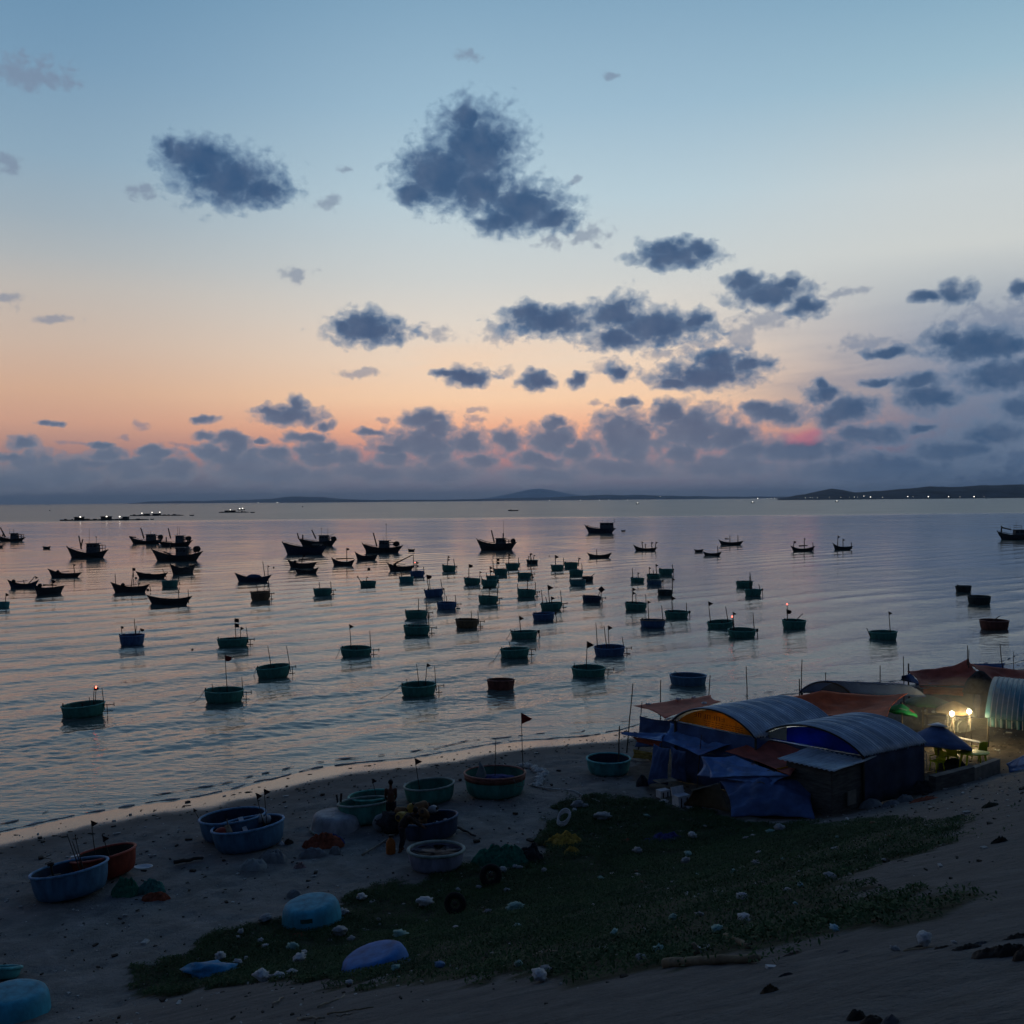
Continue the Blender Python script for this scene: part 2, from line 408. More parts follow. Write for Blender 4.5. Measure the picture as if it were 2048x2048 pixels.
def build_ground():
    xs = np.concatenate([np.linspace(-400, -45, 36, endpoint=False), np.arange(-45, 70, 0.2), np.linspace(70, 400, 40)])
    ys = np.concatenate([np.linspace(-60, 4, 24, endpoint=False), np.arange(4, 78, 0.2), np.linspace(78, 500, 60)])
    Xg, Yg = np.meshgrid(xs, ys)
    Zg = hg(Xg, Yg)
    d = dist(Xg, Yg); s = along(Xg, Yg)
    onb = np.clip((Zg - 0.1) * 4, 0, 1)
    sand = np.clip(-d + 1, 0, 1) * np.clip((Zg - 0.16) * 5, 0, 1)
    # trodden sand: dimples and heaps
    Zg = Zg + sand * (0.14 * fbm(Xg * 0.6, Yg * 0.6, 4, 1) + 0.22 * np.minimum(fbm(Xg * 2.0, Yg * 2.0, 2, 3), 0.03))
    # wash-out ridges along the slope
    sl = np.clip(d, 0, 1)
    Zg = Zg + sl * (0.10 * fbm(s * 0.25, d * 1.3, 4, 8) + 0.05 * fbm(Xg * 1.5, Yg * 1.5, 3, 11))
    nx, ny = len(xs), len(ys)
    idx = np.arange(nx * ny).reshape(ny, nx)
    Fq = np.stack([idx[:-1, :-1], idx[:-1, 1:], idx[1:, 1:], idx[1:, :-1]], -1).reshape(-1, 4)
    m = bpy.data.materials.new('beach_sand_and_concrete'); m.use_nodes = True
    nt = m.node_tree; N = nt.nodes; L = nt.links; b = N['Principled BSDF']
    geo = N.new('ShaderNodeNewGeometry'); sep = N.new('ShaderNodeSeparateXYZ'); L.new(geo.outputs['Position'], sep.inputs[0])
    def noise(scale, det=5, rough=0.6, vec=None):
        n = N.new('ShaderNodeTexNoise'); n.inputs['Scale'].default_value = scale; n.inputs['Detail'].default_value = det; n.inputs['Roughness'].default_value = rough
        L.new(vec or geo.outputs['Position'], n.inputs['Vector']); return n.outputs[0]
    def rampn(v, p0, c0, p1, c1):
        r = N.new('ShaderNodeValToRGB'); r.color_ramp.elements[0].position = p0; r.color_ramp.elements[1].position = p1
        r.color_ramp.elements[0].color = (*c0, 1); r.color_ramp.elements[1].color = (*c1, 1); L.new(v, r.inputs[0]); return r.outputs[0]
    def mix(f, a, c):
        n = N.new('ShaderNodeMix'); n.data_type = 'RGBA'
        for sk, v in ((n.inputs[0], f), (n.inputs[6], a), (n.inputs[7], c)):
            if isinstance(v, bpy.types.NodeSocket): L.new(v, sk)
            else: sk.default_value = v
        return n.outputs[2]
    def mr(v, a, c, x0=0.0, x1=1.0):
        n = N.new('ShaderNodeMapRange'); n.interpolation_type = 'SMOOTHSTEP'
        L.new(v, n.inputs[0]); n.inputs[1].default_value = a; n.inputs[2].default_value = c; n.inputs[3].default_value = x0; n.inputs[4].default_value = x1
        return n.outputs[0]
    def mth(op, a, c):
        n = N.new('ShaderNodeMath'); n.operation = op
        for sk, v in ((n.inputs[0], a), (n.inputs[1], c)):
            if isinstance(v, bpy.types.NodeSocket): L.new(v, sk)
            else: sk.default_value = v
        return n.outputs[0]
    sandc = rampn(noise(1.1, 8, 0.7), 0.3, (0.105, 0.104, 0.098), 0.75, (0.255, 0.252, 0.238))
    speck = rampn(noise(7.0, 3, 0.6), 0.66, (0, 0, 0), 0.74, (1, 1, 1))
    sandc = mix(mth('MULTIPLY', speck, 0.55), sandc, (0.07, 0.065, 0.06, 1))
    mp = N.new('ShaderNodeMapping'); mp.inputs['Rotation'].default_value = (0, 0, -R(32.6)); mp.inputs['Scale'].default_value = (0.35, 2.0, 1.0)
    L.new(geo.outputs['Position'], mp.inputs[0])
    conc = rampn(mth('ADD', mth('MULTIPLY', noise(1.6, 8, 0.62, mp.outputs[0]), 0.5), mth('MULTIPLY', noise(2.4, 9, 0.75), 0.5)), 0.32, (0.062, 0.062, 0.06), 0.68, (0.155, 0.153, 0.147))
    conc = mix(mth('MULTIPLY', rampn(noise(22, 2, 0.6), 0.62, (0, 0, 0), 0.70, (1, 1, 1)), 0.5), conc, (0.06, 0.055, 0.05, 1))
    at = N.new('ShaderNodeAttribute'); at.attribute_name = 'slope'
    base = mix(at.outputs['Fac'], sandc, conc)
    ac = N.new('ShaderNodeAttribute'); ac.attribute_name = 'cover'
    soil = rampn(noise(3.0), 0.3, (0.012, 0.02, 0.009), 0.7, (0.03, 0.042, 0.02))
    base = mix(ac.outputs['Fac'], base, soil)
    am = N.new('ShaderNodeAttribute'); am.attribute_name = 'trodden'
    base = mix(am.outputs['Fac'], base, rampn(noise(2.2, 6, 0.7), 0.3, (0.045, 0.036, 0.026), 0.7, (0.12, 0.095, 0.065)))
    wet = mr(mth('ADD', sep.outputs[2], mth('MULTIPLY', noise(0.5, 3), 0.12)), 0.40, 0.20)
    base = mix(mth('MULTIPLY', wet, 0.75), base, (0.075, 0.068, 0.062, 1))
    L.new(base, b.inputs['Base Color'])
    shine = mr(mth('ADD', sep.outputs[2], mth('MULTIPLY', noise(0.6, 3), 0.08)), 0.23, 0.12)
    L.new(mr(shine, 0, 1, 0.25, 0.42), b.inputs['Specular IOR Level'])
    L.new(mr(shine, 0, 1, 0.9, 0.16), b.inputs['Roughness'])
    bp = N.new('ShaderNodeBump'); bp.inputs['Distance'].default_value = 0.09
    L.new(mr(wet, 0, 1, 1.0, 0.03), bp.inputs['Strength'])
    L.new(mth('ADD', noise(3.5, 6, 0.65), mth('MULTIPLY', noise(18, 3), 0.35)), bp.inputs['Height']); L.new(bp.outputs[0], b.inputs['Normal'])
    o = np_mesh('ground', np.stack([Xg.ravel(), Yg.ravel(), Zg.ravel()], -1), Fq, m)
    a = o.data.attributes.new('slope', 'FLOAT', 'POINT'); a.data.foreach_set('value', np.clip(d.ravel() * 0.5 + fbm(Xg, Yg, 3, 21).ravel(), 0, 1).astype(np.float32))
    cv = cover(Xg.ravel(), Yg.ravel()).astype(np.float32)
    a = o.data.attributes.new('cover', 'FLOAT', 'POINT'); a.data.foreach_set('value', cv)
    MK = [ground(*p) for p in ((1235, 1560), (1300, 1470), (1420, 1420), (1600, 1390), (1800, 1350), (2060, 1325), (2300, 1330), (2300, 1500), (2048, 1538), (1900, 1572), (1760, 1612), (1640, 1640), (1450, 1640), (1330, 1610))]
    jx = fbm(Xg * .8, Yg * .8, 3, 91) * 2.2; tm = in_poly((Xg + jx).ravel(), (Yg + jx[::-1]).ravel(), MK).astype(np.float32)
    a = o.data.attributes.new('trodden', 'FLOAT', 'POINT'); a.data.foreach_set('value', tm * .85)
    tag(o, kind='structure')

def build_sea():
    ang = np.concatenate([np.linspace(-88, -32, 40, endpoint=False), np.linspace(-32, 32, 620), np.linspace(32, 88, 41)[1:]])
    rr = [26.0]
    while rr[-1] < 60000:
        r = rr[-1]; rr.append(r * (1.0035 if r < 420 else (1.02 if r < 2000 else 1.12)))
    rr = np.array(rr); A, Rr = np.meshgrid(np.radians(ang), rr)
    x = Rr * np.sin(A); y = Rr * np.cos(A)
    d = dist(x, y); s = along(x, y)
    fade = lambda lo, hi: np.clip((hi - Rr) / (hi - lo), 0, 1)
    ph = d / 6.3 + 1.3 * fbm(x * 0.025, y * 0.025, 2, 31) + 0.015 * s
    sw = np.clip(fbm(x * 0.03 + 9, y * 0.03, 2, 35) * 3 + 0.55, 0, 1)
    c = 0.5 + 0.5 * np.sin(2 * np.pi * ph)
    z = 0.13 * (c ** 2 - 0.4) * sw * fade(150, 420)
    w1 = fbm(s * 0.5 + 0.4 * d, d * 1.6, 3, 41, 0.6)
    w2 = fbm(x * 1.9, y * 3.2, 2, 47, 0.6)
    w3 = fbm(s * 0.10 + 0.12 * d, d * 0.42, 3, 57, 0.6)
    rough = 0.75 + 1.3 * np.clip(fbm(s * 0.03, d * 0.06, 2, 51) + 0.15, -0.3, 0.5)
    z = z + 0.13 * w3 * fade(360, 420) * np.clip((Rr - 60) / 120, .2, 1) + (0.085 * w1 * fade(120, 300) + 0.06 * w2 * fade(60, 150)) * rough
    shore = np.clip((-d - 19.0) / 10, 0.05, 1)
    z = z * shore
    n, k = x.shape
    idx = np.arange(n * k).reshape(n, k)
    Fq = np.stack([idx[:-1, :-1], idx[:-1, 1:], idx[1:, 1:], idx[1:, :-1]], -1).reshape(-1, 4)
    m = bpy.data.materials.new('sea_water'); m.use_nodes = True
    nt = m.node_tree; N = nt.nodes; L = nt.links; b = N['Principled BSDF']
    b.inputs['Base Color'].default_value = (0.085, 0.118, 0.108, 1); b.inputs['IOR'].default_value = 1.42
    b.inputs['Specular IOR Level'].default_value = 0.5
    geo = N.new('ShaderNodeNewGeometry'); sep = N.new('ShaderNodeSeparateXYZ'); L.new(geo.outputs['Position'], sep.inputs[0])
    def noise(scale, det, vec):
        q = N.new('ShaderNodeTexNoise'); q.inputs['Scale'].default_value = scale; q.inputs['Detail'].default_value = det; q.inputs['Roughness'].default_value = 0.55
        L.new(vec, q.inputs['Vector']); return q.outputs[0]
    def mp(scale):
        q = N.new('ShaderNodeMapping'); q.inputs['Rotation'].default_value = (0, 0, -R(20)); q.inputs['Scale'].default_value = scale
        L.new(geo.outputs['Position'], q.inputs[0]); return q.outputs[0]
    def mr(v, a, c, x0=0.0, x1=1.0):
        q = N.new('ShaderNodeMapRange'); q.interpolation_type = 'SMOOTHSTEP'
        L.new(v, q.inputs[0]); q.inputs[1].default_value = a; q.inputs[2].default_value = c; q.inputs[3].default_value = x0; q.inputs[4].default_value = x1
        return q.outputs[0]
    def mth(op, a, c):
        q = N.new('ShaderNodeMath'); q.operation = op
        for sk, v in ((q.inputs[0], a), (q.inputs[1], c)):
            if isinstance(v, bpy.types.NodeSocket): L.new(v, sk)
            else: sk.default_value = v
        return q.outputs[0]
    patch = noise(1.0, 3, mp((0.012, 0.05, 1)))
    far = mr(sep.outputs[1], 640, 760)
    L.new(mth('ADD', mth('ADD', mr(patch, 0.4, 0.65, 0.02, 0.07), mr(sep.outputs[1], 55, 220, 0.0, 0.08)), mth('MULTIPLY', far, 0.22)), b.inputs['Roughness'])
    h = mth('ADD', mth('MULTIPLY', noise(1.0, 4, mp((0.8, 1.9, 1))), 0.4), mth('MULTIPLY', noise(1.0, 3, mp((2.2, 4.5, 1))), 0.16))
    h = mth('ADD', h, mth('MULTIPLY', noise(1.0, 2, mp((0.08, 0.30, 1))), 0.9))
    bp = N.new('ShaderNodeBump'); bp.inputs['Distance'].default_value = 0.16
    L.new(mth('MULTIPLY', mth('MULTIPLY', mr(patch, 0.35, 0.7, 0.55, 1.0), mr(sep.outputs[1], 60, 230, 1.0, 0.22)), mr(sep.outputs[1], 600, 760, 1.0, 5.0)), bp.inputs['Strength'])
    L.new(h, bp.inputs['Height']); L.new(bp.outputs[0], b.inputs['Normal'])
    o = np_mesh('sea', np.stack([x.ravel(), y.ravel(), z.ravel()], -1), Fq[:, ::-1], m)
    tag(o, kind='structure')
    return o
build_ground()
build_sea()

def ridge(name, pts, Y0, base, m, depth=900):
    """a far land form: crest given as (pixel x, pixel y) at distance Y0, with real depth behind and in front of the crest"""
    mb = MB(); k = len(pts); rows = 9
    vs = []
    for j in range(rows):
        t = j / (rows - 1)
        for (px, py) in pts:
            p = Y(px, py, Y0); hgt = max(p.z, 0.5)
            w = math.sin(math.pi * min(1, max(0, t))) ** 0.8
            jit = 0.12 * mn.fractal(Vector((px * 0.02, t * 3.0, Y0)), 1, 2, 4)
            vs.append((p.x * (1 + (t - 0.5) * depth / Y0), Y0 + (t - 0.5) * depth, -2 + (hgt + 2) * max(0, w + jit * w * (1 - w) * 2)))
    fs = [(j * k + i, j * k + i + 1, (j + 1) * k + i + 1, (j + 1) * k + i) for j in range(rows - 1) for i in range(k - 1)]
    mb.add(vs, fs)
    o = mb.build(name, m, smooth=True); tag(o, kind='structure'); return o
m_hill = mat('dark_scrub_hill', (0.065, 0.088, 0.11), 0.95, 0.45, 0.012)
m_hill2 = mat('haze_paled_shore', (0.17, 0.22, 0.27), 0.95, 0.4, 0.008)  # base colour lightened: fading into haze is put into the colour
def dense(pts, step=12):
    out = []
    for (a, b) in zip(pts[:-1], pts[1:]):
        n = max(1, int(abs(b[0] - a[0]) / step))
        for i in range(n):
            t = i / n; x = a[0] + (b[0] - a[0]) * t
            out.append((x, a[1] + (b[1] - a[1]) * t + 1.1 * mn.fractal(Vector((x * 0.03, 3.3, 0)), 1, 2, 4)))
    out.append(pts[-1]); return out
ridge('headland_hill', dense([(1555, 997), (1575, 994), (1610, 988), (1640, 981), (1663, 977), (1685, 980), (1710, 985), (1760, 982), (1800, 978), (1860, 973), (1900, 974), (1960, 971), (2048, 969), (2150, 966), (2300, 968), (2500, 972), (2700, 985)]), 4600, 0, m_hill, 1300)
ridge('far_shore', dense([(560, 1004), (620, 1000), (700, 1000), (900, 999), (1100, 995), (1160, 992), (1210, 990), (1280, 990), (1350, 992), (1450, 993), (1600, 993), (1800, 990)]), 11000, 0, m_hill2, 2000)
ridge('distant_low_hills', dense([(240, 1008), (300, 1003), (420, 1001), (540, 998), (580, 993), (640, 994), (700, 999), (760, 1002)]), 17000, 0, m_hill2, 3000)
m_hill3 = mat('haze_paled_mountain', (0.42, 0.52, 0.62), 0.95, 0.2, 0.002)  # pale blue base colour stands in for haze over the mountain
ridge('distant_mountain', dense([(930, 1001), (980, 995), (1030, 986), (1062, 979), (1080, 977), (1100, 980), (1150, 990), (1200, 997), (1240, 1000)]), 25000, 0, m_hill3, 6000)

def build_haze():
    mb = MB(); mb.box((0, 17000, 140 - 2), (70000, 42000, 284))
    m = bpy.data.materials.new('sea_air'); m.use_nodes = True
    nt = m.node_tree; nt.nodes.clear()
    o = nt.nodes.new('ShaderNodeOutputMaterial'); v = nt.nodes.new('ShaderNodeVolumePrincipled')
    v.inputs['Color'].default_value = (0.60, 0.78, 1.0, 1); v.inputs['Density'].default_value = 3.4e-5
    v.inputs['Anisotropy'].default_value = 0.3
    nt.links.new(v.outputs[0], o.inputs['Volume'])
    ob = mb.build('haze', m); tag(ob, 'thin blue evening haze lying over the bay and the far shore', 'haze', kind='stuff')
build_haze()

# ------------------------------------------------------------------ boats
CV = {'A': (0, 980, .2692), 'B': (500, 980, .2692), 'C': (1000, 980, .2692), 'D': (1500, 960, .2836), 'E': (640, 1140, .3623), 'F': (1200, 1260, .2319),
      'G': (0, 1200, .3623), 'H': (0, 1540, .31056), 'I': (380, 1500, .31056), 'J': (660, 1460, .31056), 'K': (400, 1740, .3623), 'L': (1000, 1500, .3106), 'M': (1448, 1500, .3106), 'Z': (0, 0, 1)}
def cx(z, x): return CV[z][0] + x * CV[z][2]
def cy(z, y): return CV[z][1] + y * CV[z][2]

HULLC = {'green': (0.05, 0.21, 0.175), 'teal': (0.05, 0.22, 0.23), 'blue': (0.06, 0.13, 0.26), 'brown': (0.17, 0.115, 0.065), 'dark': (0.035, 0.05, 0.05), 'rust': (0.15, 0.06, 0.045),
         'red': (0.20, 0.035, 0.02), 'lblue': (0.06, 0.15, 0.25), 'lav': (0.20, 0.22, 0.30), 'white': (0.27, 0.29, 0.31), 'cyan': (0.04, 0.26, 0.36), 'navy': (0.03, 0.055, 0.10), 'sky': (0.02, 0.13, 0.36)}
HM = {k: mat('hull_paint_' + k, v, 0.6, 0.4, 3.0, bump=0.12, bscale=22, stretch=(1.3, 1.3, .6)) for k, v in HULLC.items()}
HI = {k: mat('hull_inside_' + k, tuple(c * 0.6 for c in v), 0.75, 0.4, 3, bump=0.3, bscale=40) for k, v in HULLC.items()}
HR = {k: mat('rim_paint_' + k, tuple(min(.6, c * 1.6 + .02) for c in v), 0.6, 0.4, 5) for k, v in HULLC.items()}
HR['white'] = mat('pale_worn_rim', (.22, .28, .26), .65, .4, 4)
m_wood = mat('weathered_wood', (0.09, 0.075, 0.06), 0.85, 0.45, 6, bump=0.3)
m_dark = mat('tarred_dark_wood', (0.035, 0.032, 0.03), 0.8, 0.4, 3, bump=0.2)
m_pole = mat('bamboo_pole', (0.06, 0.05, 0.04), 0.8, 0.35, 8)
m_flag = mat('red_flag_cloth', (0.23, 0.03, 0.025), 0.9, 0.35, 5)
m_flagd = mat('dark_flag_cloth', (0.04, 0.022, 0.022), 0.9, 0.35, 5)
m_metal = mat('rusty_iron', (0.06, 0.05, 0.045), 0.7, 0.4, 9, metal=0.2)
m_rope = mat('old_rope', (0.14, 0.13, 0.11), 0.95, 0.3, 12)
m_redlamp = mat('red_signal_lamp', (0.5, 0.05, 0.03), 0.4, 0.1, emit=((1.0, 0.10, 0.06), 9))
m_white = mat('white_plastic', (0.52, 0.53, 0.54), 0.6, 0.2, 6)

G_BASK = 'round basket boats moored in the bay'
def flag_mesh(mb, top, h, kind):
    """cloth hanging from the top of a pole, slightly blown and folded"""
    x, y, z = top
    if kind == 't':   pts = lambda u, v: (x + u * h * (1 - v * 0.25), y + 0.06 * h * math.sin(u * 7 + v * 3), z - h * 0.55 * u - (1.0 - u * 0.85) * v * h)
    elif kind == 's': pts = lambda u, v: (x + (u - .1) * h, y + 0.1 * h * math.sin(u * 6), z - v * h * 0.85 - u * .1 * h)
    elif kind == 'd': pts = lambda u, v: (x + h * (0.15 + (u + v - 1) * .72), y + 0.05 * h * math.sin(u * 5), z - .1 * h + (u - v) * .72 * h - .3 * h)
    else:             pts = lambda u, v: (x + u * h * 0.9, y + 0.08 * h * math.sin(u * 8), z - v * h * 0.8 * math.sqrt(max(0, 1 - (u * .9) ** 2)) - .25 * u * h)
    mb.grid(pts, 6, 5)

def add_poles(root, poles, z, yc, zb, loc, R2, rotinv=0.0):
    """poles: (base x, top x, top y, kind[, flag size in zoom px]) read from the photo at the boat's own distance"""
    for p in poles:
        xb, xt, yt, kind = p[:4]
        top = Y(cx(z, xt), cy(z, yt), yc) - loc
        base = Y(cx(z, xb), 1000, yc) - loc; base.z = zb
        fs = (p[4] if len(p) > 4 else 26) * CV[z][2] / F * yc
        mb = MB(); mid = (Vector(base) + Vector(top)) / 2 + Vector((random.uniform(-.02, .02), 0, 0))
        pr = max(0.016, 0.00040 * yc)
        mb.tube([base, mid, top], [pr * 1.25, pr, pr * 0.8], 6)
        po = mb.build('pole', m_pole, root, True)
        for c in kind:
            fb = MB()
            if c in 'tsdr':
                flag_mesh(fb, (top.x, top.y, top.z), fs, c); fb.build('flag', m_flag if fs > 0.3 and yc < 70 else m_flagd, po, True, 0.006)
                top = top - Vector((0, 0, fs * 1.1))
            elif c == 'l':
                fb.blob((top.x, top.y, top.z + .02), (.05, .05, .07), 0.0, sub=2); fb.build('lamp', m_redlamp, po, True)

PROF = [(0.0, 0.0), (0.6, 0.0), (0.755, 0.022), (0.86, 0.10), (0.925, 0.28), (0.962, 0.55), (0.987, 0.82), (1.0, 1.0)]
def hull_mesh(D, H, sx=1.0, th=0.04):
    mb = MB(); r = D / 2
    pr = [(a * r, b * H) for a, b in PROF] + [((1.0 - .03) * r, H)] + [(max(0, a * r - th), b * H + th) for a, b in reversed(PROF[:-1])]
    k = len(PROF)
    mb.lathe(pr[:k + 1], 40, sx); mb.cur = 1
    mb.lathe(pr[k:], 40, sx); mb.cur = 0
    mb.f = [f for f in mb.f if len(f) == 4]; mb.m = [0] * (k * 40) + [1] * ((len(pr) - k - 1) * 40)
    return mb
def rim_mesh(D, H, t=0.045, sx=1.0):
    mb = MB(); r = D / 2
    mb.lathe([(r - .005 + t * math.cos(a), H + t * 0.9 * math.sin(a)) for a in [2 * math.pi * i / 10 for i in range(10)]], 48, sx, close=True)
    return mb

def basket(z, xl, xr, yr, yw, colr, label, poles=(), frame=False, posts=True, rope=None, motor=False, rimc=None, paddle=None):
    X0, X1, Yr, Yw = cx(z, xl), cx(z, xr), cy(z, yr), cy(z, yw)
    xc = (X0 + X1) / 2
    P = W(xc, Yw, 0.0)
    D = (X1 - X0) / F * P.y; D = (X1 - X0) / F * (P.y + .42 * D)
    yc = P.y + .42 * D
    c = Y(xc, 1000, yc); xw = c.x
    fb = min(max(Y(xc, Yr, yc).z, .24 * D), .42 * D)
    H = fb + 0.14
    loc = Vector((xw, yc, 0.0))
    root = empty('basket_boat', loc, label, 'boat', G_BASK)
    root.rotation_euler = (random.gauss(0, .022), random.gauss(0, .03), 0)
    hb = hull_mesh(D, H); hb.v = [(a, b, q - .14) for a, b, q in hb.v]
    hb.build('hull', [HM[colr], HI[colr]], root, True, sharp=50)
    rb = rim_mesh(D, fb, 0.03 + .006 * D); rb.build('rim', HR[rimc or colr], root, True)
    pr = max(0.02, 0.0004 * yc)
    if posts:
        for (fx, hh) in random.choice([((-.88, .22), (-.7, .14)), ((-.9, .2),), ((-.85, .2), (.1, .13)), ((-.92, .16), (-.55, .2), (.25, .1))]):
            q = MB(); q.tube([(fx * D / 2, -.15 * D, fb - .1), (fx * D / 2, -.15 * D, fb + hh)], [pr * 1.8, pr * 1.5], 6); q.build('post', m_dark, root, True)
    if frame:
        q = MB(); r = D / 2; e = r + random.uniform(.42, .62); h1 = fb * .78
        q.tube([(r * .8, .05, h1), (e, .05, h1)], pr, 6); q.tube([(e, .05, h1 - .12), (e, .05, h1 + .12)], pr, 6)
        q.tube([(r + .18, .05, h1 + .04), (r + .18, .05, -.12)], pr, 6)
        q.tube([(r * .95, .05, .07), (e - .1, .05, .07)], pr * 1.1, 6)
        q.build('rudder_frame', m_metal, root, True)
    if motor:
        q = MB(); q.box((D / 2 + .12, 0, fb - .05), (.2, .24, .26)); q.tube([(D / 2 + .12, 0, fb - .1), (D / 2 + .2, 0, -.1)], .04, 6); q.build('outboard_motor', m_dark, root)
    if rope:
        e = W(cx(z, rope[0]), cy(z, rope[1]), 0.0) - loc
        a = Vector((-D / 2, -.1, fb)); q = MB()
        q.tube([a + (e - a) * t - Vector((0, 0, .25 * math.sin(math.pi * t))) for t in [i / 8 for i in range(9)]], max(.008, .00022 * yc), 5); q.build('mooring_rope', m_rope, root, True)
    if paddle:
        q = MB(); a = Y(cx(z, paddle[0]), cy(z, paddle[1]), yc) - loc; b_ = Y(cx(z, paddle[2]), cy(z, paddle[3]), yc) - loc
        q.tube([a, b_], max(.02, pr), 6); d = (b_ - a).normalized(); q.bar(b_ - d * .05, b_ + d * .22, .1, .03); q.build('paddle', m_wood, root)
    add_poles(root, poles, z, yc, fb * .3, loc, D / 2)
    return root

B_ = basket
B_('A', -40, 55, 822, 878, 'teal', 'teal basket boat cut off by the left edge of the photo', [(30, 42, 765, 't')])
B_('A', 1195, 1313, 675, 722, 'green', 'plain green basket boat floating just behind the long slender crescent rowing boat', [(1325, 1325, 640, '')], posts=False)
B_('A', 878, 1055, 1078, 1155, 'blue', 'blue basket boat with a square dark flag at each side, left of the bay', [(898, 900, 1012, 's', 20), (997, 997, 955, ''), (990, 1012, 1008, ''), (1000, 1045, 1028, 'r', 28)])
B_('A', 1605, 1830, 1112, 1172, 'green', 'green basket boat flying two red flags above each other on one pole', [(1742, 1748, 955, 'ss', 34), (1772, 1790, 1018, 't', 26), (1832, 1833, 1025, '')], frame=True)
B_('B', -2, 140, 758, 822, 'brown', 'brown basket boat floating alone, left of the small green ones', [(52, 52, 700, ''), (140, 140, 675, '')], frame=True)
B_('B', 465, 600, 735, 787, 'green', 'small green basket boat with one thick pole, right of the brown one', [(515, 515, 680, ''), (600, 600, 680, '')], frame=True)
B_('B', 812, 930, 680, 718, 'green', 'small green basket boat with sticks leaning out on its left', [(830, 795, 638, 't', 14), (855, 868, 642, 't', 12)])
B_('B', 1102, 1212, 648, 690, 'teal', 'greyish teal basket boat half in front of a blue one with a red light', [(1125, 1122, 590, '')], motor=True)
B_('B', 1183, 1290, 605, 645, 'blue', 'blue basket boat with a red signal light and dark flags, far centre', [(1228, 1228, 540, 'l'), (1236, 1238, 530, 'tt', 22), (1290, 1290, 570, '')])
B_('B', 1420, 1523, 563, 605, 'green', 'green basket boat alone behind the rest, two small flags and a slanted stick', [(1458, 1462, 490, 'tt', 18), (1520, 1505, 508, '')], motor=True)
B_('B', 1582, 1703, 657, 705, 'green', 'green basket boat with one narrow furled flag on a thick pole', [(1620, 1618, 552, 'r', 32), (1702, 1702, 600, 't', 16)])
B_('B', 1750, 1843, 640, 675, 'green', 'small green basket boat mostly hidden behind a nearer green one', [(1757, 1757, 610, ''), (1783, 1786, 566, 'tt', 24)])
B_('B', 1715, 1832, 670, 720, 'green', 'green basket boat overlapping the smaller one behind it', [(1715, 1720, 640, '')], motor=True)
B_('B', 1808, 1908, 590, 633, 'green', 'green basket boat with two square dark flags on a pole, far row', [(1832, 1835, 508, 'ss', 22), (1806, 1805, 525, '')])
B_('B', 1290, 1430, 740, 797, 'blue', 'blue basket boat flying a reddish square flag', [(1330, 1322, 625, 'r', 42), (1338, 1340, 660, ''), (1428, 1425, 668, '')], motor=True)
B_('B', 1380, 1525, 838, 890, 'blue', 'greyish blue basket boat with a bare pole on its right rim, no flag', [(1458, 1458, 785, ''), (1525, 1525, 780, '')], frame=True)
B_('B', 1688, 1833, 790, 850, 'green', 'green basket boat with a small flag at its centre and bare pole at right', [(1768, 1772, 726, 't', 20), (1833, 1833, 722, '')], frame=True)
B_('B', 1142, 1308, 900, 958, 'green', 'green basket boat with two bare poles, the rear of the pair behind each other', [(1240, 1250, 806, ''), (1306, 1305, 798, '')], frame=True)
B_('B', 1130, 1325, 1010, 1080, 'green', 'green basket boat with one bare pole, the front of the pair behind each other', [(1322, 1318, 878, ''), (1200, 1215, 992, '')], frame=True)
B_('B', 1517, 1688, 963, 1025, 'brown', 'yellowish brown basket boat with two bare poles amid the green ones', [(1640, 1640, 893, ''), (1690, 1690, 890, '')], frame=True)
B_('B', 660, 888, 1180, 1242, 'green', 'green basket boat with a triangular flag, alone between the left pair and centre', [(740, 733, 998, 't', 34), (886, 885, 1042, '')], frame=True, rope=(612, 1270))
B_('C', -8, 208, 1180, 1248, 'green', 'green basket boat with a thin pole in front of the one with spiky left rim', [(72, 72, 1125, '')], frame=True, rope=(-85, 1290))
B_('C', 37, 137, 548, 590, 'green', 'green basket boat with a dark flag, far row beside the slim boats', [(62, 65, 472, 'tt', 20), (137, 137, 502, '')], motor=True)
B_('C', 193, 278, 522, 550, 'dark', 'small dark basket boat bristling with sticks and tiny flags', [(210, 213, 490, 't', 10), (225, 228, 468, 't', 16), (245, 252, 482, 't', 12), (235, 222, 474, 't', 10)])
B_('C', 125, 228, 618, 655, 'green', 'low green basket boat with a thin pole at its right rim and no flag', [(230, 230, 580, '')], frame=True)
B_('C', 373, 470, 560, 598, 'green', 'green basket boat with a slim upright flag, left of its darker twin', [(410, 410, 482, 't', 30)])
B_('C', 472, 575, 540, 578, 'green', 'dark green basket boat touching the one with slim flag, small flag at right', [(470, 470, 505, ''), (578, 583, 500, 't', 18)])
B_('C', 508, 613, 598, 637, 'green', 'green basket boat in the middle of the stacked row of three', [(605, 605, 545, '')], posts=False)
B_('C', 510, 632, 668, 712, 'teal', 'grey-green basket boat with a pale rim, front of the stacked row of three', rimc='white')
B_('C', 605, 688, 645, 680, 'dark', 'dark basket boat with an oar sticking out to the right', paddle=(650, 665, 700, 622), posts=False, motor=False)
B_('C', 120, 257, 742, 798, 'green', 'green basket boat with three upright poles in the centre row', [(197, 197, 668, 't', 16), (125, 125, 700, ''), (257, 257, 680, '')], frame=True)
B_('C', 295, 455, 840, 893, 'green', 'green basket boat with a big triangular flag and a smaller one beside it', [(366, 365, 703, 't', 44), (380, 385, 790, 't', 30), (316, 316, 738, ''), (352, 345, 790, ''), (456, 458, 750, '')], frame=True)
B_('C', 235, 398, 917, 970, 'blue', 'blue basket boat without flags right behind the one with spiky rim', [(265, 268, 900, '')], motor=True)
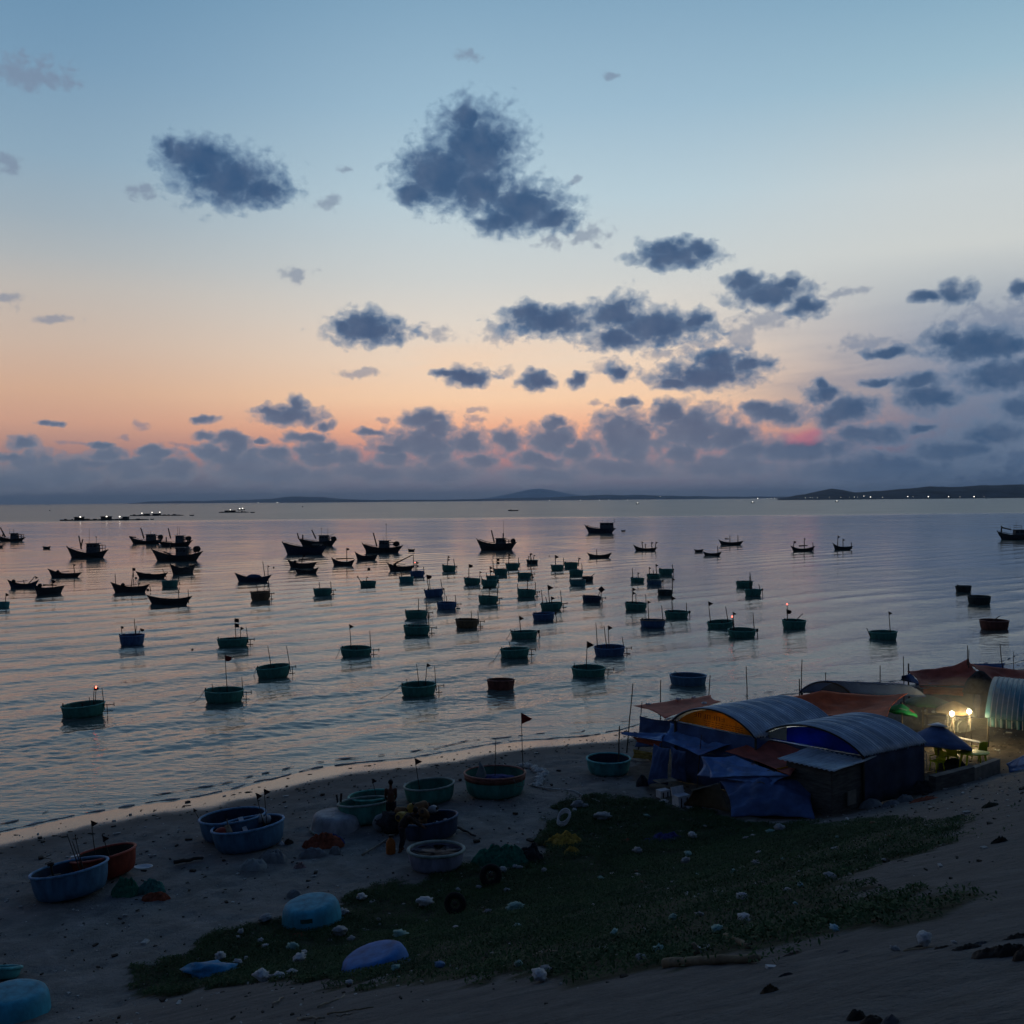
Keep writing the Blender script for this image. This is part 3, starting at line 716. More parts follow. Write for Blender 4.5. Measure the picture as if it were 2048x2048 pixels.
B_('C', 72, 270, 1052, 1112, 'green', 'green basket boat with spiky posts on its left rim and a flag', [(148, 148, 935, 't', 36), (80, 78, 1028, ''), (108, 110, 1032, '')], motor=True, rope=(0, 1130))
B_('C', 605, 743, 790, 838, 'navy', 'dark blue basket boat flying a diamond shaped flag', [(745, 745, 722, 'd', 36), (710, 745, 738, '')], frame=True)
B_('C', 965, 1068, 655, 687, 'green', 'small green basket boat with a tall thick pole, left of the stacked pair', [(983, 983, 582, ''), (1022, 1024, 612, 't', 14)])
B_('C', 1085, 1185, 628, 655, 'green', 'green basket boat with flags, rear of the stacked pair', [(1108, 1108, 572, 't', 16), (1135, 1140, 595, ''), (1162, 1157, 550, 't', 20)])
B_('C', 1085, 1198, 672, 707, 'lblue', 'bluish basket boat with a pale rim, front of the stacked pair', rimc='white', motor=True)
B_('C', 1175, 1278, 588, 632, 'green', 'green basket boat behind and right of the stacked pair, with a thin pole', [(1280, 1280, 552, '')], motor=True)
B_('C', 1165, 1278, 745, 785, 'dark', 'dark green basket boat with a triangular flag at its right rim', [(1275, 1278, 652, 't', 22)])
B_('C', 920, 1082, 840, 893, 'green', 'green basket boat with two flags on its tallest pole and two bare poles', [(976, 978, 725, 'tt', 26), (1003, 1003, 770, ''), (1080, 1077, 772, '')])
B_('C', 1035, 1222, 965, 1025, 'blue', 'blue basket boat with an orange rim', [(1100, 1096, 822, 't', 24), (1208, 1200, 858, '')], rimc='brown')
B_('C', 1217, 1392, 903, 957, 'green', 'green basket boat with a flag, directly behind the orange rimmed blue one', [(1275, 1273, 788, 't', 32), (1383, 1383, 838, '')], motor=True)
B_('C', 1535, 1728, 978, 1035, 'green', 'green basket boat left of and behind the one with the red light', [(1563, 1562, 820, 't', 36), (1693, 1687, 868, '')])
B_('C', 1688, 1892, 1040, 1098, 'green', 'green basket boat with a red light and a motor on its right rim', [(1735, 1722, 942, 'l'), (1734, 1728, 905, 't', 28), (1885, 1877, 912, ''), (1820, 1878, 1025, '')], motor=True)
B_('C', 1750, 1875, 680, 722, 'green', 'green basket boat with a thin leaning pole, rear of the pair at right', [(1865, 1858, 612, '')])
B_('D', -40, 75, 772, 818, 'green', 'green basket boat with a dark post box, front of the pair at right', [(8, 8, 712, ''), (72, 63, 735, ''), (0, -2, 680, '')], motor=True)
B_('C', 690, 918, 1165, 1240, 'blue', 'blue basket boat with three tall poles and one triangular flag', [(716, 715, 983, ''), (788, 776, 1012, ''), (802, 806, 1005, 't', 36), (915, 908, 1090, '')], frame=True)
B_('E', 1380, 1568, 538, 597, 'green', 'large green basket boat with a flag on its left, nearest of the centre boats', [(1460, 1472, 392, 't', 40), (1400, 1402, 512, '')], frame=True)
B_('E', 437, 630, 632, 700, 'green', 'large green basket boat with a long anchor rope running left', [(538, 536, 520, ''), (568, 594, 516, 't', 22), (632, 635, 533, ''), (478, 479, 600, '')], frame=True, rope=(275, 712))
B_('D', 1450, 1557, 747, 790, 'dark', 'small dark basket boat at far right, rear of two tilted ones')
B_('D', 1537, 1690, 820, 880, 'dark', 'dark grey basket boat tilted to the left at far right', posts=False)
B_('D', 1622, 1815, 990, 1060, 'rust', 'dark brown basket boat with a paddle poking over its rim at far right', paddle=(1715, 990, 1750, 966), posts=False)
B_('D', 222, 387, 990, 1050, 'green', 'green basket boat with a furled flag and a light on its mast', [(258, 258, 878, 'l'), (262, 255, 912, 'r', 40), (280, 372, 940, '')])
B_('D', 840, 1030, 1070, 1130, 'green', 'grey-green basket boat alone at right with a single slim flag', [(988, 984, 928, 't', 26), (845, 825, 1042, '')], posts=False)
B_('F', 590, 905, 412, 490, 'lblue', 'empty blue basket boat floating just behind the tarpaulin stalls', posts=False, paddle=(690, 390, 665, 372))
B_('E', 912, 1065, 606, 668, 'rust', 'empty brown basket boat without poles close to the shore', posts=False)
B_('G', 332, 558, 578, 650, 'green', 'green basket boat with a glowing red light, nearest the left shore', [(505, 538, 488, 'l'), (500, 528, 482, 'r', 26), (562, 570, 490, ''), (490, 497, 540, '')], frame=True)
B_('G', 1118, 1328, 497, 570, 'green', 'green basket boat with a round reddish flag and slack rope, lower left', [(1243, 1237, 305, 'r', 40), (1330, 1332, 423, ''), (1168, 1168, 462, '')], frame=True, rope=(1042, 575))
B_('G', 1408, 1590, 367, 432, 'green', 'dark green basket boat with two bare poles behind the one with round flag', [(1490, 1490, 250, ''), (1593, 1593, 260, '')], frame=True, rope=(1385, 405))

# ---- planked wooden boats: lofted hull with raised ends
def loft(L, B, zb, zm, zs, kb=.78, ks=.74, pw=2.4, nst=23, nv=7, keel=-.3):
    st = [-1 + 2 * i / (nst - 1) for i in range(nst)]
    def sheer(t): return zm + (zb - zm) * max(0, -t) ** 2.2 + (zs - zm) * max(0, t) ** 2.2
    def pt(t, v, side, ins=0.0):
        k = kb if t < 0 else ks
        kx = t * L / 2 * k; gx = t * L / 2
        kz = keel + .2 * abs(t) ** 4
        b = B / 2 * max(0.0, 1 - abs(t) ** pw) ** .75 + .03
        x = kx + (gx - kx) * v ** 1.3; z = kz + (sheer(t) - kz) * v ** 1.05
        return Vector((x * (1 - ins * .03), side * max(0.004, b * (v ** .55) - ins), z))
    out = MB(); w = 2 * nv + 1
    vs = [pt(t, abs(j - nv) / nv, 1 if j >= nv else -1) for t in st for j in range(w)]
    fs = [(i * w + j, i * w + j + 1, (i + 1) * w + j + 1, (i + 1) * w + j) for i in range(nst - 1) for j in range(w - 1)]
    out.add(vs, fs)
    # inner skin and floor
    out.cur = 1
    lv = [1.0, .8, .62]
    vi = [pt(t, v, s, .05) for t in st for (v, s) in [(1.0, -1), (.8, -1), (.62, -1), (.62, 1), (.8, 1), (1.0, 1)]]
    fi = [(i * 6 + j, (i + 1) * 6 + j, (i + 1) * 6 + j + 1, i * 6 + j + 1) for i in range(nst - 1) for j in range(5)]
    out.add(vi, fi)
    rim = MB()
    for s in (-1, 1):
        rim.tube([pt(t, 1.0, s, .01) for t in st], max(.035, B * .02), 6)
    return out, rim, pt, sheer

m_hullw = mat('wooden_hull_paint', (0.05, 0.055, 0.06), 0.7, 0.4, 2, bump=0.2, stretch=(.3, 1, 3))
m_hullb = mat('blue_wooden_hull_paint', (0.03, 0.05, 0.09), 0.7, 0.4, 2, bump=0.2, stretch=(.3, 1, 3))
m_deck = mat('boat_deck_planks', (0.06, 0.05, 0.042), 0.85, 0.4, 5, stretch=(.3, 4, 1))
m_cabin = mat('boat_cabin_paint', (0.07, 0.09, 0.11), 0.65, 0.4, 3)
m_roofb = mat('boat_cabin_roof', (0.05, 0.05, 0.055), 0.8, 0.3, 3)
m_glass = mat('dark_window_glass', (0.015, 0.018, 0.022), 0.12, 0.1, spec=0.6)
m_tar = mat('blue_boat_cover', (0.03, 0.06, 0.13), 0.7, 0.3, 4, bump=.4, bscale=8)
G_DING = 'slim wooden boats moored in the bay'
G_TRAW = 'wooden fishing boats with wheelhouses moored in the bay'

def wooden(name, z, xl, xr, ybow, ymid, ystern, yw, label, head=0.0, hullm=None, group=G_DING, beam=.24):
    X0, X1 = cx(z, xl), cx(z, xr); xc = (X0 + X1) / 2
    P = W(xc, cy(z, yw), 0.0); yc = P.y + .8
    wpx = (X1 - X0) / F * yc
    L = wpx / max(.35, math.cos(head)); B = max(1.3, L * beam) if L > 3.5 else L * .36
    if abs(head) > .6: L = max(wpx * 1.1, (wpx - B * abs(math.sin(head)) * .4) / math.cos(head))
    hz = lambda y: max(.12, Y(xc, cy(z, y), yc).z)
    loc = Vector((Y(xc, 1000, yc).x, yc, 0.0))
    root = empty(name, loc, label, 'boat', group, rz=head)
    hb, rb, pt, sheer = loft(L, B, hz(ybow), hz(ymid), hz(ystern))
    hb.build('hull', [hullm or m_hullw, m_deck], root, True, sharp=60)
    rb.build('gunwale', m_dark, root, True)
    return root, L, B, pt, sheer, yc, loc

def dinghy(z, xl, xr, ybow, ymid, ystern, yw, label, head=0.0, poles=(), engine=None, thwarts=3, boom=None, hullm=None, cover=False):
    root, L, B, pt, sheer, yc, loc = wooden('wooden_boat', z, xl, xr, ybow, ymid, ystern, yw, label, head, hullm)
    for i in range(thwarts):
        t = -.45 + .9 * i / max(1, thwarts - 1); q = MB(); a = pt(t, .93, -1, .03); b = pt(t, .93, 1, .03)
        q.bar(a, b, .18, .04); q.build('thwart', m_wood, root)
    pr = max(.022, .00028 * yc)
    if engine is not None:
        for s_ in [engine]:
            t = s_; c = pt(t, .95, 1); zc = sheer(t)
            q = MB(); q.blob((c.x, 0, zc + .22), (.30, .26, .30), .12, 2, 2, seed=int(yc)); q.build('net_bundle', m_dark, root, True)
            q = MB(); q.tube([(c.x + .25, .1, zc + .1), (c.x + 1.9, .25, zc + .28)], pr, 6); q.build('spar', m_pole, root, True)
    if cover:
        q = MB(); q.blob((L * .02, 0, sheer(0) + .12), (L * .2, B * .42, .42), .2, 2, 3, seed=3, floor=-.3); q.build('cover', m_tar, root, True)
    if boom:
        ih = Matrix.Rotation(-head, 3, 'Z')
        a = ih @ (Y(cx(z, boom[0]), cy(z, boom[1]), yc) - loc); b = ih @ (Y(cx(z, boom[2]), cy(z, boom[3]), yc) - loc)
        q = MB(); q.tube([a, b], [pr * 2.6, pr * 1.6], 6); q.build('boom', m_pole, root, True)
    if poles:
        n0 = set(root.children)
        add_poles(root, poles, z, yc, .1, loc, 0)
        ih = Matrix.Rotation(-head, 4, 'Z')
        for c in root.children:
            if c not in n0: c.data.transform(ih); [g.data.transform(ih) for g in c.children]
    return root

D_ = dinghy
D_('A', 52, 275, 665, 700, 668, 728, 'pale hulled wooden boat with a net bundle at its bow, far left pair', .12, [(175, 175, 668, ''), (180, 262, 640, 't', 22)], engine=-.62, hullm=m_hullb)
D_('A', 265, 447, 695, 728, 718, 778, 'dark wooden boat turned towards the shore, right one of the far left pair', .75, [(385, 385, 668, 'r', 30)], engine=-.6, boom=(320, 705, 420, 708))
D_('A', 342, 607, 585, 622, 612, 650, 'wooden boat with a round bundle near its bow and one flag near the stern', -.1, [(548, 546, 548, 't', 18)], engine=-.42)
D_('A', 995, 1247, 605, 628, 612, 657, 'wooden boat with a red flag on its bow, behind the crescent rowing boats', -.12, [(985, 985, 578, 's', 24), (1228, 1205, 585, '')], boom=(1020, 625, 1120, 622))
D_('A', 1280, 1428, 545, 580, 560, 625, 'stubby wooden boat seen almost end on below a fishing boat', 1.05, [(1300, 1300, 535, ''), (1420, 1420, 545, '')], thwarts=2, cover=False)
D_('A', 810, 1107, 685, 722, 700, 765, 'wooden boat with a pole at its bow and small floats along its deck', -.06, [(852, 855, 625, ''), (960, 988, 612, ''), (1030, 1028, 690, 'r', 14), (1110, 1113, 710, '')], engine=-.38)
D_('A', 1078, 1422, 782, 812, 788, 855, 'long slender crescent shaped rowing boat, empty, with a post at its stern', -.05, [(1392, 1397, 735, ''), (1322, 1326, 740, '')], thwarts=4)
D_('A', 1733, 2015, 615, 652, 630, 685, 'wooden boat with a blue covered load amidships and sticks at its stern', -.08, [(1965, 1952, 530, ''), (1985, 1990, 560, 't', 14)], cover=True, hullm=m_hullb)
D_('B', 270, 497, 515, 548, 535, 580, 'wooden boat with a spar across its deck, rear of an overlapping pair', -.1, [(375, 395, 480, 'r', 20)], engine=-.5, boom=(360, 520, 480, 512))
D_('B', 322, 508, 580, 598, 572, 622, 'low dark wooden boat, front of an overlapping pair', -.05, thwarts=2)
D_('B', 596, 778, 502, 535, 515, 563, 'wooden boat with a dark flag amidships and a long spar', -.15, [(715, 718, 430, 'r', 22)], boom=(640, 512, 770, 508))
D_('B', 778, 943, 455, 490, 480, 522, 'wooden boat lying close in front of a fishing boat with a lattice frame', .35, [(860, 860, 440, '')], thwarts=2)
D_('B', 1012, 1220, 540, 570, 560, 600, 'wooden boat with a slanting boom rising over its stern', -.1, [(1213, 1213, 478, '')], boom=(1075, 548, 1208, 482), engine=-.45)
D_('C', 643, 830, 465, 485, 465, 505, 'wooden boat floating alone behind the basket boats, stub post amidships', .0, [(718, 718, 440, ''), (760, 764, 478, '')])
D_('C', 988, 1167, 405, 435, 425, 453, 'wooden boat with four small flags, left of the far right boats', -.2, [(1060, 1053, 382, 't', 14), (1082, 1078, 400, 't', 8), (1128, 1126, 385, 't', 16), (1150, 1158, 385, 'r', 14)])
D_('C', 1505, 1645, 455, 472, 458, 490, 'small wooden boat just in front of a flat float', -.1, [(1618, 1617, 415, '')], thwarts=2)
D_('C', 1622, 1807, 368, 390, 378, 410, 'wooden boat with a small canopy amidships, behind the flat float', -.1, [(1706, 1708, 338, ''), (1766, 1768, 336, '')], cover=False, boom=(1672, 362, 1700, 364))
D_('D', 285, 457, 462, 485, 466, 505, 'wooden boat with arched sticks and a flag at its bow, far right', -.05, [(305, 310, 430, 'r', 18), (382, 382, 410, 't', 12), (445, 442, 440, '')], boom=(345, 465, 405, 462))
D_('D', 585, 720, 442, 472, 466, 493, 'wooden boat with two slim flags at far right', -.25, [(615, 620, 392, 't', 18), (655, 655, 415, 't', 16), (715, 715, 440, '')])

def tiny(z, xl, xr, yt, yw, label, name='small_skiff', hut=False):
    root, L, B, pt, sheer, yc, loc = wooden(name, z, xl, xr, yt, yt + (yw - yt) * .25, yt, yw, label, random.uniform(-.2, .2), group='tiny skiffs and floats far out')
    if hut:
        q = MB(); q.blob((-L * .2, 0, sheer(0) + .7), (.35, .3, .75), .1, 2, 2); q.build('rower', m_dark, root, True)
    return root
tiny('A', 313, 370, 417, 437, 'tiny dark skiff between two fishing boats at far left')
tiny('A', -12, 16, 408, 428, 'tiny skiff cut by the left edge of the photo')
tiny('A', 1405, 1442, 183, 192, 'tiny skiff right of the two long fish rafts')
tiny('A', 1113, 1145, 212, 221, 'tiny skiff at the right end of the longest fish raft')
tiny('A', 1856, 1895, 162, 170, 'tiny skiff right of the smallest fish raft')
tiny('C', 898, 932, 297, 308, 'tiny skiff right of the blue fishing boat with tall wheelhouse')
tiny('C', 55, 143, 147, 156, 'long low raft with a hunched figure far out in the bay', hut=True)
tiny('B', 1168, 1223, 437, 456, 'small pale skiff right of a fishing boat with lattice frame')
tiny('C', 1438, 1512, 440, 462, 'flat grey float touching a small wooden boat')

# ---- fishing boats with wheelhouse, boom and net drum
def trawler(z, xl, xr, ybow, ymid, ystern, yw, label, head=0.0, house=(.02, .42), roof_y=None, booms=(), drum=None, masts=(), frame=True, hullm=None, tall=False):
    root, L, B, pt, sheer, yc, loc = wooden('fishing_boat', z, xl, xr, ybow, ymid, ystern, yw, label, head, hullm, G_TRAW, .27)
    ih = Matrix.Rotation(-head, 3, 'Z'); pr = max(.03, .00024 * yc)
    zd = sheer(.1) - .15; top = Y(cx(z, (xl + xr) / 2), cy(z, roof_y), yc).z
    x0, x1 = house[0] * L / 2, house[1] * L / 2; hw = B * .58
    q = MB(); q.box(((x0 + x1) / 2, 0, (zd + top) / 2 - .1), (x1 - x0, hw, top - zd + .1), taper=.94)
    h = q.build('wheelhouse', m_cabin, root)
    q = MB(); q.box(((x0 + x1) / 2 + .1, 0, top + .03), (x1 - x0 + .55, hw + .35, .1)); q.build('roof', m_roofb, h)
    for k in range(3):
        q = MB(); wx = x0 + (x1 - x0) * (k + .5) / 3; q.box((wx, -hw / 2 + .01, top - .55), ((x1 - x0) / 3 * .65, .06, .42)); q.build('window', m_glass, h)
    if frame:
        q = MB(); xa, xb = x1, min(.78 * L / 2, x1 + .30 * L); zt = top - .35; za = sheer(.6)
        for sx in (xa + .1, (xa + xb) / 2, xb):
            for s in (-1, 1): q.tube([(sx, s * hw * .45, za - .4), (sx, s * hw * .45, zt)], pr, 6)
        for s in (-1, 1): q.tube([(xa - .1, s * hw * .45, zt), (xb, s * hw * .45, zt - .08)], pr, 6); q.tube([(xa, s * hw * .45, (zt + za) / 2), (xb, s * hw * .45, (zt + za) / 2)], pr, 6)
        q.tube([(xb, -hw * .45, zt - .05), (xb, hw * .45, zt - .05)], pr, 6)
        q.build('stern_frame', m_metal, root, True)
    q = MB()
    for s in (-1, 1):
        pts = [pt(t, 1, s, .02) + Vector((0, 0, .35)) for t in [-.85, -.6, -.35, -.1]]
        q.tube(pts, pr * .7, 5)
        for p in pts: q.tube([p, p - Vector((0, 0, .4))], pr * .6, 5)
    q.build('bow_rail', m_metal, root, True)
    q = MB(); q.tube([pt(-.98, .55, 1) * 1.0, Vector((-L / 2 * 1.0, 0, sheer(-1) + .25))], [pr * 2.2, pr * 1.8], 6); q.build('stem_post', m_dark, root, True)
    for b in booms:
        a = ih @ (Y(cx(z, b[0]), cy(z, b[1]), yc) - loc); c = ih @ (Y(cx(z, b[2]), cy(z, b[3]), yc) - loc)
        q = MB(); q.tube([a, c], [pr * 3.0, pr * 2.3], 8); q.build('boom', m_wood, root, True)
    if drum:
        c = ih @ (Y(cx(z, drum[0]), cy(z, drum[1]), yc) - loc); r = drum[2] * CV[z][2] / F * yc
        q = MB(); q.lathe([(r * .35, -.5), (r, -.5), (r, -.42), (r * .72, -.38), (r * .75, 0), (r * .72, .38), (r, .42), (r, .5), (r * .35, .5)], 20, fn=lambda p: Vector((p.x + c.x, p.z, p.y + c.z)))
        d = q.build('net_drum', m_dark, root, True, sharp=40)
        q = MB(); [q.tube([(c.x, s * .6, c.z), (c.x - .1, s * .6, sheer(.6) - .5)], pr, 6) for s in (-1, 1)]; q.build('drum_stand', m_metal, d, True)
    for k in masts:
        q = MB(); a = ih @ (Y(cx(z, k[0]), cy(z, k[2]), yc) - loc); c = ih @ (Y(cx(z, k[1]), cy(z, k[3]), yc) - loc)
        q.tube([a, c], [pr * .8, pr * .5], 5)
        if len(k) > 4: q.blob((c.x, c.y, c.z - .15), (.16, .12, .16), .1, 2, 1)
        q.build('mast', m_metal, root, True)
    return root
T_ = trawler
T_('A', -30, 190, 335, 365, 350, 380, 'fishing boat cut off by the left edge of the photo', -.05, (.0, .4), 322, [(40, 350, 2, 278), (20, 345, 25, 320)], None, [(72, 72, 330, 290), (100, 100, 330, 292, 1)])
T_('A', 485, 806, 422, 470, 442, 503, 'fishing boat with twin booms leaning against each other, far left', -.08, (.0, .5), 398, [(605, 440, 585, 340), (600, 430, 615, 365)], None, [(662, 664, 400, 285), (715, 715, 400, 345, 1)])
T_('A', 952, 1212, 348, 380, 362, 400, 'fishing boat left of an overlapping group of three', -.1, (.05, .5), 330, [(1070, 360, 1045, 280), (962, 348, 1010, 352)], (1197, 348, 16), [(1118, 1118, 330, 300)])
T_('A', 1166, 1432, 378, 395, 372, 418, 'fishing boat with two tall antennas in the middle of the group of three', -.05, (.05, .45), 340, [(1268, 360, 1250, 285), (1235, 385, 1235, 350)], (1402, 360, 18), [(1320, 1320, 340, 268), (1334, 1334, 340, 275)])
T_('A', 1113, 1510, 440, 490, 455, 527, 'largest fishing boat with a round net drum, front of the group of three', -.1, (.0, .4), 432, [(1215, 458, 1268, 478), (1270, 440, 1262, 400)], (1468, 438, 23), [(1400, 1400, 440, 395)])
T_('B', 352, 646, 360, 385, 368, 417, 'fishing boat with a high bow post, rear of the pair in the left centre', -.1, (.1, .55), 338, [(490, 362, 458, 295), (362, 362, 352, 320), (392, 370, 392, 332)], (625, 362, 18), [(530, 530, 335, 282, 1), (578, 578, 335, 282), (600, 638, 338, 318)])
T_('B', 230, 577, 388, 425, 410, 480, 'low fishing boat without a boom, front of the pair in the left centre', -.12, (.35, .7), 405, [], None, [(470, 470, 420, 405)], frame=False, hullm=m_hullb)
T_('B', 826, 1137, 398, 432, 412, 467, 'fishing boat with a lattice stern frame and a raked boom', -.1, (-.15, .3), 378, [(942, 418, 916, 318)], (1090, 400, 20), [(1012, 1012, 378, 250, 1), (994, 994, 378, 348)])
T_('B', 1680, 1980, 365, 402, 388, 447, 'fishing boat with a tethered bow line, right of the far centre', -.05, (-.05, .42), 360, [(1815, 390, 1793, 298), (1880, 365, 1882, 320)], (1955, 378, 18), [(1884, 1884, 360, 225)])
T_('C', 630, 860, 262, 288, 285, 320, 'blue fishing boat with a tall two storey wheelhouse at its stern', -.05, (-.05, .85), 245, [(640, 275, 655, 262)], None, [(762, 762, 250, 220), (800, 800, 250, 222), (850, 850, 240, 215, 1)], frame=False, hullm=m_hullb)
T_('D', 1743, 2010, 362, 388, 372, 422, 'fishing boat with an open lattice upper deck at the right edge', .0, (-.12, .6), 352, [(1772, 370, 1775, 322), (1775, 335, 1840, 350)], None, [(1834, 1834, 345, 318), (1878, 1878, 330, 292), (1862, 1862, 352, 320), (1915, 1915, 352, 320), (1860, 1920, 320, 322), (1860, 1920, 335, 336)], frame=True)

# ---- fish-farm rafts with lit huts, far out
m_raft = mat('raft_planks', (0.035, 0.033, 0.032), 0.9, 0.4, 2)
m_lampw = mat('white_work_lamp', (0.8, 0.8, 0.7), 0.4, 0.1, emit=((1.0, 0.93, 0.80), 3.0))
def raft(z, xl, xr, yw, huts, lamps, label):
    X0, X1 = cx(z, xl), cx(z, xr); xc = (X0 + X1) / 2
    P = W(xc, cy(z, yw), 0); yc = P.y; L = (X1 - X0) / F * yc
    loc = Vector((Y(xc, 1000, yc).x, yc, 0)); root = empty('fish_raft', loc, label, 'raft', 'fish farm rafts far out in the bay')
    ux = lambda x: Y(cx(z, x), 1000, yc).x - loc.x
    uz = lambda y: max(.3, Y(xc, cy(z, y), yc).z)
    q = MB(); q.box((0, 2, .35), (L, 9, .5)); n = int(L / 3)
    for i in range(n): q.box((-L / 2 + (i + .5) * L / n, -2.4 + random.uniform(-.2, .2), .35 + random.uniform(0, .35)), (L / n * .8, .8, random.uniform(.5, 1.0)))
    q.build('deck', m_raft, root)
    q = MB(); [q.box((random.uniform(-.45, .45) * L, random.uniform(-1, 2), .9), (random.uniform(.8, 2.5), 1.2, random.uniform(.5, 1.3))) for i in range(9)]; q.build('gear', m_dark, root)
    for (a, b, yt) in huts:
        q = MB(); w = ux(b) - ux(a); h = uz(yt); q.box(((ux(a) + ux(b)) / 2, 2, h / 2 + .2), (w * .86, 4, h - .3)); hh = q.build('hut', m_raft, root)
        q = MB(); q.box(((ux(a) + ux(b)) / 2, 2, h), (w, 4.8, .3)); q.build('roof', m_roofb, hh)
    for (x, y) in lamps:
        q = MB(); q.blob((ux(x), -1.2, uz(y)), (.6, .4, .4), 0, 1, 1); lp = q.build('lamp', m_lampw, root, True)
        q = MB(); q.tube([(ux(x), -1.0, .3), (ux(x), -1.0, uz(y))], .12, 6); q.build('lamp_post', m_dark, lp)
raft('A', 452, 1080, 226, [(545, 612, 200), (742, 818, 197), (905, 946, 201)], [(600, 198), (795, 197), (892, 199)], 'longest fish raft with three lit huts, far left')
raft('A', 970, 1348, 192, [(1062, 1105, 176), (1128, 1188, 176)], [(1056, 171), (1132, 166), (1189, 165)], 'fish raft with two huts and three bright lamps behind the longest raft')
raft('A', 1628, 1842, 168, [(1665, 1692, 153), (1696, 1746, 152)], [(1712, 147)], 'smallest fish raft with one lit hut')

# ---- lights on boats and along the far shore
def light_boat(z, x, y, w, label):
    P = W(cx(z, x), cy(z, y), 0); L = w * CV[z][2] / F * P.y
    root = empty('lit_boat', P, label, 'boat', 'small boats with lamps near the far shore')
    hb, rb, pt, sh = loft(max(L, 8), 3, 2.2, 1.2, 1.8); hb.build('hull', [m_hullw, m_deck], root, True)
    s = max(.6, P.y * .00022); q = MB(); q.blob((0, -.5, 2.2 + s), (s * 1.6, s, s), 0, 1, 1); q.build('lamp', m_lampw, root, True)
for a in [('B', 63, 96, 10, 'lit boat near the far shore, left one of two close lights'), ('B', 202, 95, 8, 'lit boat near the far shore, right one of two close lights'), ('C', 1022, 106, 14, 'lit boat alone in the middle distance of the bay'),
          ('C', 1877, 98, 16, 'lit boat left of the brightest boat near the headland'), ('D', 612, 156, 26, 'brightest lit boat below the headland hill'), ('A', 1782, 152, 10, 'lit boat above the smallest fish raft, left one'), ('A', 1803, 150, 10, 'lit boat above the smallest fish raft, right one')]:
    light_boat(*a)
def town_lights():
    rnd = random.Random(5)
    spots = [(55, 130, 10), (120, 130, 6), (150, 129, 5), (172, 129, 6), (390, 125, 7), (425, 123, 6), (440, 124, 5), (475, 123, 6), (560, 122, 4), (640, 122, 4), (700, 122, 5), (735, 120, 6), (760, 120, 4), (803, 113, 9), (850, 120, 12), (935, 122, 5), (1113, 116, 11), (1258, 117, 14), (1400, 117, 11), (1580, 117, 14), (1700, 62, 10), (1125, 76, 6), (1160, 98, 5), (1788, 95, 4), (1880, 115, 4), (1150, 118, 4), (1480, 118, 4), (1650, 118, 4), (1240, 52, 4), (1200, 55, 4)]
    for i, (x, y, s) in enumerate(spots):
        p = Y(cx('D', x), cy('D', y), 3950 if y > 100 else 4480)
        p.z = max(p.z, 3.0)
        q = MB(); r = s * .13; q.blob((0, 0, 0), (r * 1.3, r, r * .9), 0, 1, 1); root = empty('shore_lamp', p, None, 'lamp', 'lamps of the town along the headland')
        q.build('bulb', m_lampw, root, True)
        q = MB(); q.tube([(0, 1, -4 if y > 100 else -8), (0, 1, 0)], .3, 6); q.build('post', m_dark, root)
        root['label'] = 'town lamp glowing low along the headland shoreline' if y > 100 else 'town lamp glowing higher up on the headland slope'
    for i, (x, y) in enumerate([(368, 77), (598, 73), (740, 76), (808, 76), (950, 75), (1190, 48), (1080, 74)]):
        p = Y(cx('C', x), cy('C', y), 7300); p.z = max(p.z, 4)
        q = MB(); q.blob((0, 0, 0), (2.2, 1.5, 1.4), 0, 1, 1); o = empty('shore_lamp', p, 'lamp glowing on the far low shore left of the headland', 'lamp', 'lamps along the far low shore'); q.build('bulb', m_lampw, o, True)
        q = MB(); q.tube([(0, 2, -8), (0, 2, 0)], .4, 6); q.build('post', m_dark, o)
town_lights()
def buoy(z, x, y, r, label, c=None):
    P = W(cx(z, x), cy(z, y), 0); s = r * CV[z][2] / F * P.y
    q = MB(); q.blob((0, 0, s * .35), (s, s, s), .05, 1, 2); o = q.build('buoy', c or m_dark, smooth=True); o.location = P
    tag(o, label, 'buoy', 'buoys floating in the bay')
for a in [('B', 883, 592, 12, 'dark buoy left of the boat with slanting boom'), ('B', 176, 577, 6, 'small buoy right of the boat with blue load'), ('B', 391, 127, 5, 'tiny buoy near the horizon'), ('A', 1098, 745, 10, 'dark buoy at the stern of the boat with small floats'),
          ('A', 1010, 657, 9, 'dark buoy under the bow with the red flag'), ('G', 1062, 275, 6, 'small buoy in open water left of the two flagged basket boat'), ('C', 367, 492, 4, 'tiny buoy behind the basket boat with slim flag'), ('A', 370, 155, 5, 'tiny buoy in front of the horizon at far left')]:
    buoy(*a)

